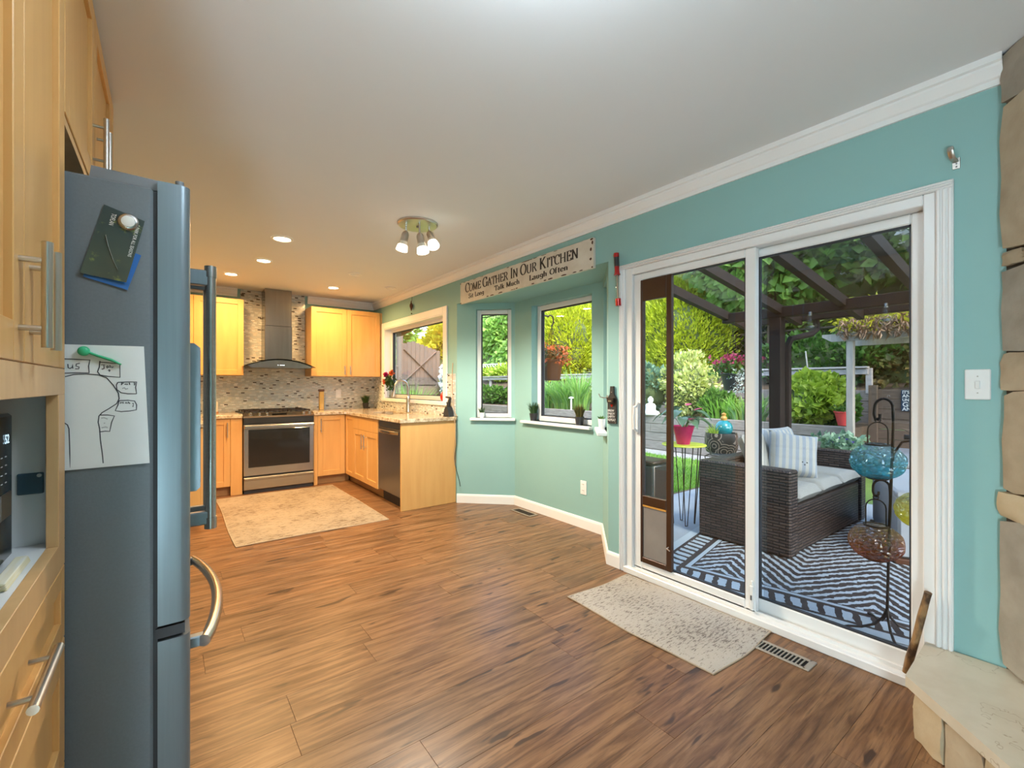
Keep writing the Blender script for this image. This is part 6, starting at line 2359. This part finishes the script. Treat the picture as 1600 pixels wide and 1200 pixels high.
# swirl planter on a stand, with teal glass ball
sw_ = thing('swirl_planter', 'dark planter with pale swirls on an iron stand behind the sofa', 'planter', (4.98, 2.66, ZO))
pc = (4.98, 2.66)
MB().lathe([(.10, .47), (.155, .50), (.175, .57), (.172, .68), (.165, .715), (.15, .715), (.15, .68)], 26, (pc[0], pc[1], 0)).build('pot', 'swirl_pot', sw_, True)
MB().lathe([(.155, .66), (.0001, .67)], 18, (pc[0], pc[1], 0), caps=False).build('soil', 'soil', sw_)
st = MB()
for k in range(4):
    a = k * PI / 2 + .4
    st.tube([(pc[0] + .11 * math.cos(a), pc[1] + .11 * math.sin(a), .47), (pc[0] + .17 * math.cos(a), pc[1] + .17 * math.sin(a), .44), (pc[0] + .14 * math.cos(a), pc[1] + .14 * math.sin(a), .2), (pc[0] + .19 * math.cos(a), pc[1] + .19 * math.sin(a), ZO + .006)], .007, 6)
st.tube([(pc[0] + .12 * math.cos(k * PI / 8), pc[1] + .12 * math.sin(k * PI / 8), .464) for k in range(16)], .006, 6, closed=True)
st.build('stand', 'black_iron', sw_, True)
V, F = blades(rng, (pc[0] - .06, pc[1] + .06, .66), 40, .16, .10, .02, 3, .4, .05)
fastmesh('shoots', V, F, 'leaf_lime', sw_)
tgb = thing('teal_orb', 'glossy teal garden orb with pale finial in the swirl planter', 'ornament', (pc[0], pc[1], .67))
MB().ball((pc[0] + .02, pc[1] - .02, .765), .095, n=20, m=12).build('orb', 'teal_glaze', tgb, True)
MB().lathe([(.03, .0), (.036, .025), (.02, .05), (.028, .07), (.0001, .09)], 14, (pc[0] + .02, pc[1] - .02, .855)).build('finial', 'amber_lining', tgb, True)

# rubbish bin
bn = thing('rubbish_bin', 'brown steel rectangular bin outside the pet door', 'bin', (3.62, 2.66, ZO))
MB().box(3.50, 3.74, 2.50, 2.86, ZO + .004, .525, .02).build('bin_body', 'bin_steel', bn, True)
MB().box(3.49, 3.75, 2.49, 2.87, .525, .558, .014).build('lid', 'brown_alu', bn, True)
MB().box(3.497, 3.503, 2.497, 2.503, ZO + .01, .52).build('edge_trim', 'steel', bn)

# white storage box, rotated
cb = thing('storage_box', 'white plastic lidded deck storage box beyond the sofa', 'box', (4.9, .9, ZO))
aa = math.atan2(.505, 1.25)
Mx = frameM((4.44, 1.00), (math.cos(aa), math.sin(aa)), (math.sin(aa), -math.cos(aa)))
MB(Mx).box(.02, 1.18, .02, .60, ZO + .045, .385, .02).build('body', 'cooler_white', cb, True)
MB(Mx).box(0, 1.20, 0, .62, .385, .45, .018).build('lid', 'cooler_white', cb, True)
MB(Mx).box(.0, 1.19, .0, .61, ZO + .002, ZO + .045, .006).build('base', 'brown_pot', cb)
MB(Mx).box(-.006, .02, .22, .40, .30, .36, .006).build('handle', 'white_plastic', cb)

# lantern stand
LS = Vector((3.135, .728))
lst = thing('lantern_stand', 'tall black iron shepherd stand for glass lanterns by the door', 'stand', (LS.x, LS.y, ZO))
rgt = Vector((.225, -.974, 0)).normalized()     # plane of the hooks
P3 = lambda a, z: (LS.x + rgt.x * a, LS.y + rgt.y * a, z)
top = [P3(-.012, .0), P3(-.002, .5), P3(.012, .95), P3(.014, 1.06)]
for k in range(1, 11):
    a = PI * k / 10
    top.append(P3(-.026 + .040 * math.cos(a), 1.125 + .052 * math.sin(a)))
top += [P3(-.068, 1.09), P3(-.062, 1.064), P3(-.050, 1.060), P3(-.043, 1.075), P3(-.043, 1.092)]
MB().tube(top, .0072, 8).build('pole', 'black_iron', lst, True)
for a in (2.2, 3.6, 5.6, .6):
    v_ = Vector((math.cos(a), math.sin(a), 0))
    b0 = Vector(P3(-.012, 0))
    pts = [P3(-.012, .03)]
    for q, zz in ((.02, -.02), (.06, -.062), (.12, -.085), (.18, -.09), (.24, ZO + .012)):
        pts.append((b0.x + v_.x * q, b0.y + v_.y * q, zz))
    MB().tube(pts, .0068, 7).build('foot', 'black_iron', lst, True)
lo_ = [P3(.002, .60), P3(.0, .68)]
for k in range(1, 9):
    a = PI * k / 8
    lo_.append(P3(-.036 + .036 * math.cos(a), .69 + .040 * math.sin(a)))
lo_ += [P3(-.072, .66), P3(-.066, .640), P3(-.054, .636), P3(-.048, .652), P3(-.048, .665)]
MB().tube(lo_, .0062, 7).build('hook_arm', 'black_iron', lst, True)
hi_ = [P3(.006, .80), P3(.016, .88), P3(.05, .945), P3(.11, .962), P3(.165, .935), P3(.175, .86), P3(.168, .80), P3(.15, .785), P3(.138, .80), P3(.138, .82)]
MB().tube(hi_, .0062, 7).build('hook_arm', 'black_iron', lst, True)


def lantern(a, ztop, zc, m, label, tilt=0.):
    t = thing('glass_lantern', label, 'lantern', P3(a, zc), 'lanterns on the iron stand')
    rr_ = .126
    hg = .098
    zr_ = zc + hg * .95
    MB().tube([P3(a + .012 * math.cos(k * PI / 6), ztop - .008 + .012 * math.sin(k * PI / 6)) for k in range(12)], .003, 6, closed=True).build('ring', 'black_iron', t, True)
    w_ = .044
    pts = [P3(a - w_, zr_)]
    pts += [P3(a - w_ * math.cos(PI * k / 8), ztop - .065 + .046 * math.sin(PI * k / 8)) for k in range(9)]
    pts += [P3(a + w_, zr_)]
    MB().tube(pts, .0034, 6).build('bail', 'black_iron', t, True)
    c3 = P3(a, 0)
    MB().tube([(c3[0] + .054 * math.cos(k * PI / 8), c3[1] + .054 * math.sin(k * PI / 8), zr_) for k in range(16)], .005, 6, closed=True).build('neck_ring', 'black_iron', t, True)
    mb = MB()
    prof = []
    for k in range(17):
        th = -PI / 2 * .80 + (PI * .86) * k / 16
        prof.append((max(.044, rr_ * abs(math.cos(th)) ** .9), hg * math.sin(th)))
    mb.lathe(prof, 32, (c3[0], c3[1], zc), caps=False)
    v = []
    for (x, y, z) in mb.v:
        q = 1 + .018 * math.sin(9 * math.atan2(y - c3[1], x - c3[0]) + 60 * z) + .014 * math.sin(17 * math.atan2(y - c3[1], x - c3[0]) - 80 * z)
        v.append((c3[0] + (x - c3[0]) * q, c3[1] + (y - c3[1]) * q, z))
    mb.v = v
    mb.build('globe', m, t, True)
    MB().lathe([(.044, -.006), (.056, 0), (.050, .010)], 20, (c3[0], c3[1], zc - hg * .95)).build('base_cup', 'rust', t, True)


lantern(-.052, 1.066, .832, 'teal_glass', 'teal crackled glass lantern, highest on the iron stand')
lantern(-.060, .640, .385, 'amber_glass', 'amber crackled glass lantern, lowest on the iron stand')
lantern(.142, .796, .590, 'yellow_glass', 'yellow crackled glass lantern on the right arm of the stand')

# ------------------------------------------------------------------ arbor at the right
ab = thing('arbor', 'weathered wooden arbor with vines on its roof', 'arbor', (8.6, 1.4, ZO))
MB().box(8.13, 8.22, 2.32, 2.41, ZO, 1.93, .006).build('post', 'arbor_wood', ab)
MB().box(9.25, 9.34, -.6, -.51, ZO, 1.93, .006).build('post', 'arbor_wood', ab)
MB().box(8.13, 8.22, -.6, -.51, ZO, 1.93, .006).build('post', 'arbor_wood', ab)
MB().prism([(2.72, 2.03), (2.72, 1.99), (2.60, 1.915), (-.8, 1.915), (-.8, 2.03)], 8.12, 8.17, lambda a, b, h: (h, a, b)).build('front_beam', 'arbor_wood', ab)
MB().box(9.28, 9.33, -.8, 2.7, 1.915, 2.03).build('rear_beam', 'arbor_wood', ab)
for k in range(7):
    y = -.6 + k * .5
    MB().box(8.0, 9.5, y, y + .045, 2.03, 2.10).build('cross_beam', 'arbor_wood', ab)
MB().ball((8.128, 2.365, .50), .016, n=8, m=6).build('bolt', 'black_iron', ab, True)
rng = np.random.default_rng(61)
n = 5200
P = np.stack([rng.uniform(7.95, 9.6, n), rng.uniform(-.8, 2.55, n), 2.10 + rng.uniform(0, 1, n) ** 1.6 * .42], 1)
V, F = leaves(rng, P, unit(rng.normal(size=(n, 3)) + np.array([-.3, 0, .2])), .085, .5)
fastmesh('vine_leaves', V, F, 'leaf_gold', ab)
n = 1500
P = np.stack([8.02 + rng.normal(size=n) * .05, rng.uniform(-.8, 2.45, n), 1.99 + rng.uniform(0, 1, n) * .26], 1)
V, F = leaves(rng, P, unit(rng.normal(size=(n, 3)) * .6 + np.array([-.2, 0, -1.])), .12, .16)
fastmesh('dry_vine', V, F, 'leaf_dry', ab)

bw = struct('wall_arbor', 'dark weathered board wall behind the arbor', 'wall', (9.4, 1.0, .2))
for k in range(6):
    MB().box(9.40, 9.46, -1.2, 2.42, .20 + k * .165, .20 + (k + 1) * .165 - .008, .006).build('board', 'timber_brown', bw)
MB().box(9.35, 9.42, 2.34, 2.46, ZO, 1.25, .006).build('corner_post', 'timber_brown', bw)
gd(MB().box(8.55, 9.42, -1.2, 2.42, ZO, .24).build('arbor_ledge', 'concrete'), 'grey ledge under the arbor', 'ledge')
stp = thing('timber_steps', 'pale and brown timber steps below the arbor', 'steps', (8.0, .6, ZO))
for k, (x0_, x1_, z0_, z1_, m_) in enumerate(((8.20, 8.55, .10, .135, 'rail_wood'), (8.23, 8.26, -.0, .10, 'timber_brown'), (7.90, 8.25, -.04, .0, 'rail_wood'), (7.93, 7.96, ZO, -.04, 'timber_brown'))):
    MB().box(x0_, x1_, -1.0, 1.95, z0_, z1_, .004).build('step_board', m_, stp)
tsg = thing('garden_sign', 'dark blue lettered sign on the arbor wall', 'sign', (9.38, 1.85, .83))
MB().box(9.37, 9.39, 1.45, 2.035, .835, 1.175, .003).build('board', 'navy_board', tsg)
for txt, sz, z, xs_ in (("IT'S ALL", .066, 1.115, .9), ('AND GI', .070, 1.055, 1.0), ('UNTIL SO', .060, .995, .95), ('GIGG', .105, .908, 1.0), ('AND SN', .076, .845, 1.0)):
    Mo = Matrix(((0, 0, -1, 9.3685), (-1, 0, 0, 2.02), (0, 1, 0, z), (0, 0, 0, 1)))
    text_mesh(txt, sz, 'lettering', 'white_ink', tsg, Mo, .0008, bold=.0015, xscale=xs_)
fsh = thing('driftwood_fish', 'grey fish-shaped sculpture on the arbor ledge', 'sculpture', (8.75, 1.66, .24))
MB().tube([(8.75, 1.88, .60), (8.75, 1.80, .57), (8.75, 1.70, .54), (8.75, 1.55, .52), (8.75, 1.42, .53), (8.75, 1.32, .50)], [.006, .030, .062, .085, .06, .02], 10, flat=1.1).build('body', 'timber_brown', fsh, True)
MB().prism([(1.66, .60), (1.58, .69), (1.52, .60)], 8.74, 8.76, lambda a, b, h: (h, a, b)).build('fin', 'timber_brown', fsh)
MB().cyl((8.75, 1.55, .24), (8.75, 1.55, .46), .012, n=8).build('rod', 'black_iron', fsh)

rp = thing('red_flower_pot', 'red plastic pot with seedlings on the terrace behind the arbor post', 'pot', (8.48, 2.52, .57))
MB().lathe([(.085, 0), (.13, .20), (.145, .205), (.145, .225), (.125, .225), (.12, .20)], 18, (8.56, 2.56, .61)).build('pot', 'red_pot', rp, True)
MB().lathe([(.122, 0), (.0001, .005)], 14, (8.56, 2.56, .80), caps=False).build('soil', 'soil', rp)
P = np.array([8.56, 2.56, .85]) + rng.normal(size=(120, 3)) * np.array([.06, .06, .03])
V, F = leaves(rng, P, unit(rng.normal(size=(120, 3)) + np.array([0, 0, .8])), .07, .5)
fastmesh('seedlings', V, F, 'leaf_mid', rp)
vp = thing('potted_violets', 'dark pot of violet flowers behind the far sofa arm', 'plant', (7.62, 2.30, ZO))
MB().lathe([(.13, 0), (.19, .40), (.20, .42), (.18, .42), (.17, .38)], 18, (7.62, 2.30, ZO)).build('pot', 'dark_pot', vp, True)
P = np.array([7.62, 2.30, .42]) + rng.normal(size=(420, 3)) * np.array([.12, .13, .055])
V, F = leaves(rng, P, unit(rng.normal(size=(420, 3)) + np.array([0, 0, .6])), .085, .7)
fastmesh('foliage', V, F, 'leaf_blue', vp)
P = np.array([7.54, 2.30, .47]) + rng.normal(size=(9, 3)) * np.array([.08, .12, .03])
P = np.repeat(P, 7, 0)
V, F = leaves(rng, P, unit(rng.normal(size=(63, 3))), .045, .9)
fastmesh('blossoms', V, F, 'petal_violet', vp)
slr = thing('path_light', 'small white-capped path light in the terrace bed', 'light', (8.52, 3.93, .57))
MB().cyl((8.52, 3.93, .57), (8.52, 3.93, .86), .022, n=10).build('stake', 'white_plastic', slr, True)
MB().lathe([(.06, 0), (.062, .02), (.03, .045), (.0001, .05)], 14, (8.52, 3.93, .86)).build('cap', 'white_plastic', slr, True)
slr2 = thing('path_light', 'small white-capped path light in front of the iris clump', 'light', (8.5, 8.25, .57))
MB().cyl((8.5, 8.62, .57), (8.5, 8.62, .90), .022, n=10).build('stake', 'white_plastic', slr2, True)
MB().lathe([(.07, 0), (.072, .02), (.03, .045), (.0001, .05)], 14, (8.5, 8.62, .90)).build('cap', 'white_plastic', slr2, True)
# bamboo stake
tag(MB().tube([(9.0, 3.12, .57), (9.0, 3.20, 1.2), (9.0, 3.27, 1.85)], .012, 6).build('plant_stake', 'amber_lining' if False else 'rail_wood', smooth=True), 'thin pale plant stake rising from the lime-leaved bush', 'stake')

# seated white statue on the wall
stt = tag(MB().lathe([(.20, 0), (.21, .03), (.19, .07), (.12, .10), (.115, .14), (.125, .19), (.10, .23), (.045, .255), (.04, .265), (.062, .29), (.068, .325), (.055, .36), (.03, .378), (.028, .392), (.0001, .402)], 22, (8.38, 6.06, .608), .75, 1.0).build('seated_statue', 'statue_white', smooth='all'), 'small white seated statue on the timber retaining wall', 'statue')

# ------------------------------------------------------------------ planting
bush('golden_cedar', 'tall golden-green cedar behind the pale yellow shrub', 'tree', (11.2, 7.1, 2.55), (1.0, 1.45, 1.65), 30000, .115, 'leaf_cedar', 101, lobes=110, aspect=.32, up=.9, spread=.30, trunk=.09, base=1.4, group='garden trees')
bush('golden_cedar', 'rounded golden-green cedar seen through the wide bay window', 'tree', (11.3, 11.5, 2.75), (1.1, 1.25, 1.6), 20000, .135, 'leaf_cedar', 102, lobes=80, aspect=.32, up=.8, spread=.35, trunk=.09, base=1.4, group='garden trees')
bush('pale_shrub', 'pale yellow-green rounded shrub above the retaining wall', 'shrub', (9.0, 5.50, 1.22), (.48, .55, .72), 5200, .10, 'leaf_pale', 103, lobes=34, aspect=.55, up=.5, group='terrace shrubs', base=.57)
bush('leafy_shrub', 'blue-green leafy shrub behind the white statue', 'shrub', (8.95, 6.55, 1.15), (.45, .55, .62), 2600, .12, 'leaf_blue', 104, lobes=24, group='terrace shrubs', base=.57)
bush('leafy_shrub', 'low dark green shrub right of the pale yellow shrub', 'shrub', (8.86, 4.75, .80), (.28, .45, .28), 1600, .13, 'leaf_mid', 105, lobes=18, up=.4, group='terrace shrubs', base=.57)
bush('currant_bush', 'lime-leaved bush behind the sofa on the terrace', 'shrub', (8.85, 3.10, .98), (.36, .55, .45), 3000, .115, 'leaf_lime', 106, lobes=30, aspect=.95, up=.2, group='terrace shrubs', base=.57)
bush('currant_bush', 'fresh green bush beside the arbor post', 'shrub', (8.98, 2.78, .82), (.26, .24, .28), 900, .12, 'leaf_mid', 107, lobes=14, aspect=.9, group='terrace shrubs', base=.57)
bush('leafy_shrub', 'dark shrub on the bank above the rail, behind the patio post', 'shrub', (10.7, 3.6, 1.75), (.5, 1.5, .55), 3600, .14, 'leaf_mid', 108, lobes=30, group='bank shrubs', base=1.25)
rng = np.random.default_rng(71)


def clump(name, label, c, n, h, spread, w, m, rb=.18, group=None, lean=.5):
    t = thing(name, label, 'plant', c, group)
    V, F = blades(rng, c, n, h, spread, w, 5, lean, rb)
    fastmesh('blades', V, F, m, t)
    return t


for k, (x, y, h_, lb) in enumerate(((8.84, 9.9, 1.0, 'arching iris clump nearest the left edge of the wide bay window'), (8.86, 9.25, 1.05, 'arching iris clump in the middle of the wide bay window'), (8.88, 8.75, 1.22, 'tallest iris clump at the right of the wide bay window'))):
    clump('iris_clump', lb, (x, y, .57), 240, h_, .95, .042, 'iris_blade', .30, 'iris clumps', 1.1)
clump('lily_clump', 'green strappy lily clump behind the swirl planter', (8.72, 4.15, .57), 180, .52, .35, .035, 'iris_blade', .3, 'lily clumps')
clump('lily_clump', 'dense leafy lily clump behind the potted anthurium', (8.75, 4.62, .57), 160, .48, .33, .045, 'grass_blade', .3, 'lily clumps')
clump('fountain_grass', 'bright green fountain grass outside the kitchen window', (4.55, 10.1, ZO), 420, 1.45, .75, .03, 'grass_blade', .25)
clump('variegated_plant', 'silvery striped plant behind the irises', (9.3, 8.05, .57), 110, .95, .45, .07, 'leaf_silver', .2)

# background hedges and trees
bush('vine_hedge', 'bright vine-covered hedge above the white lattice', 'hedge', (12.6, 15.6, 3.1), (.7, 3.6, 1.7), 17000, .26, 'leaf_vine', 111, lobes=90, aspect=.85, up=-.2, droop=.4, shape='wall', group='background hedges', base=1.7, core=.5)
bush('vine_hedge', 'green vine hedge behind the cedar and lattice', 'hedge', (13.3, 8.6, 3.5), (.9, 3.6, 2.4), 9000, .28, 'leaf_hedge', 112, lobes=60, aspect=.8, up=0, droop=.3, shape='wall', group='background hedges', base=1.7, core=.5)
bush('vine_hedge', 'dark green hedge behind the patio post and arbor', 'hedge', (13.0, 2.2, 3.3), (.9, 3.4, 2.2), 10000, .26, 'leaf_hedge', 113, lobes=60, aspect=.75, up=0, droop=.3, shape='wall', group='background hedges', base=1.7, core=.5)
bush('vine_hedge', 'shaded hedge behind the arbor board wall', 'hedge', (10.75, .6, 1.9), (.5, 2.2, .85), 9000, .14, 'leaf_olive', 114, lobes=60, aspect=.6, up=0, shape='wall', group='background hedges', base=1.1, core=.35)
bush('overhanging_tree', 'leafy tree spreading above the glass patio roof', 'tree', (10.6, 4.5, 4.35), (.9, 1.9, 1.35), 5600, .24, 'leaf_vine', 115, lobes=44, aspect=.8, droop=.3, trunk=.14, base=1.3, core=.0, group='background trees')
bush('blossom_tree', 'tree with white blossom above the arbor', 'tree', (10.7, 1.7, 4.15), (1.0, 1.6, 1.3), 4200, .22, 'leaf_hedge', 116, lobes=40, aspect=.7, trunk=.11, base=1.3, core=.0, flowers=(150, 'petal_white', .085, -.6), group='background trees')
bush('dark_tree', 'tall dark evergreen tree at the back of the garden', 'tree', (14.6, 11.2, 5.0), (1.4, 3.0, 3.4), 8000, .32, 'leaf_dark', 117, lobes=50, trunk=.2, base=2.4, group='background trees')
bush('dark_tree', 'tall dark evergreen tree behind the arbor', 'tree', (14.8, 2.5, 6.0), (1.4, 5.0, 4.0), 11000, .34, 'leaf_dark', 118, lobes=60, trunk=.2, base=2.4, group='background trees')
bush('dark_tree', 'tall green tree far behind the vine hedge', 'tree', (15.0, 18.0, 5.2), (1.6, 4.2, 3.4), 9000, .36, 'leaf_hedge', 119, lobes=50, trunk=.2, base=2.4, group='background trees')
bush('low_shrubs', 'low green shrub under the white lattice', 'shrub', (10.9, 14.8, 1.75), (.4, 1.9, .32), 2600, .16, 'leaf_lime', 120, lobes=26, group='bank shrubs', base=1.4)
bush('low_shrubs', 'low green shrub on the bed below the rail, seen through the narrow bay window', 'shrub', (9.5, 14.2, .85), (.35, 2.0, .35), 2000, .14, 'leaf_mid', 121, lobes=26, group='terrace shrubs', base=.57)

# seen through the kitchen window: gate, fence and shrubs
gt = thing('garden_gate', 'weathered wooden gate with crossed braces outside the kitchen window', 'gate', (5.55, 12.0, ZO))
x = 5.26
while x < 6.35:
    MB().box(x, x + .125, 12.0, 12.025, ZO + .08, 2.25 + .25 * min(1, max(0, 1 - abs(x - 5.5) * 1.2)), .004).build('gate_board', 'fence_wood', gt)
    x += .13
for pts in (((5.28, 1.35), (6.30, 2.25)), ((5.28, 2.25), (6.30, 1.35)), ((5.28, .25), (6.30, 1.25))):
    MB().tube([(pts[0][0], 11.985, pts[0][1]), (pts[1][0], 11.985, pts[1][1])], .05, 4, flat=.3).build('brace', 'fence_wood', gt)
MB().box(5.26, 6.35, 11.97, 12.0, 1.26, 1.36).build('gate_rail', 'fence_wood', gt)
fn = thing('board_fence', 'low grey board fence left of the garden gate', 'fence', (4.6, 12.0, ZO))
x = 3.9
while x < 5.10:
    MB().box(x, x + .135, 12.0, 12.025, ZO, 1.75, .004).build('fence_board', 'fence_wood', fn)
    x += .14
MB().box(3.9, 5.1, 11.96, 12.05, 1.75, 1.80).build('fence_cap', 'fence_wood', fn)
MB().box(5.10, 5.24, 11.93, 12.07, ZO, 2.65, .006).build('fence_post', 'fence_wood', fn)
pbx = thing('planter_crate', 'brown wooden crate planter in front of the gate', 'planter', (5.75, 11.5, ZO))
for k in range(5):
    MB().box(5.42, 6.15, 11.45, 11.48, ZO + .02 + k * .27, ZO + .26 + k * .27, .004).build('crate_board', 'timber_brown', pbx)
MB().box(5.38, 5.44, 11.42, 11.46, ZO, 1.32, .004).build('crate_post', 'fence_wood', pbx)
MB().box(5.44, 6.15, 11.48, 12.0 - .05, ZO + .02, 1.1).build('crate_body', 'soil', pbx)
bush('gold_maple', 'golden-leaved maple right of the garden gate', 'tree', (7.3, 13.2, 2.2), (.75, .9, 1.15), 3600, .20, 'leaf_gold', 131, lobes=30, aspect=.85, trunk=.07, base=ZO, group='garden trees')
bush('golden_shrub', 'yellow-green shrub below the golden maple', 'shrub', (6.75, 12.3, 1.15), (.55, .5, .45), 1800, .15, 'leaf_lime', 132, lobes=20, group='terrace shrubs', base=.2)
bush('snowball_bush', 'white flowering bush at the right of the kitchen window', 'shrub', (6.35, 10.9, 1.42), (.42, .42, .55), 900, .12, 'leaf_blue', 133, lobes=18, flowers=(220, 'petal_white', .11, -.8), group='terrace shrubs', base=.2)
bush('far_tree', 'light green tree far behind the board fence', 'tree', (5.6, 17.5, 4.2), (3.2, 1.2, 3.9), 9000, .34, 'leaf_vine', 134, lobes=40, trunk=.12, base=ZO, group='background trees')
gtr = thing('house_gutter', 'brown gutter and curved downspout under the eave by the kitchen window', 'gutter', (3.2, 6.9, 2.1))
MB().tube([(3.12, 4.6, 2.43), (3.12, 7.7, 2.43)], .06, 8).build('gutter_run', 'brown_alu', gtr, True)
MB().tube([(3.12, 6.62, 2.38), (3.12, 6.66, 2.24), (3.10, 6.75, 2.16), (3.05, 6.98, 2.10), (2.80, 7.6, 2.04), (2.68, 7.75, 1.9), (2.68, 7.75, ZO)], .045, 10).build('downspout', 'brown_alu', gtr, True)
# outer house wall beyond the kitchen corner
gd(MB().box(-1, 2.613, 6.82, 8.0, ZO, 2.6).build('wall_outer', 'stucco'), 'plain outer house wall beyond the kitchen', 'wall')
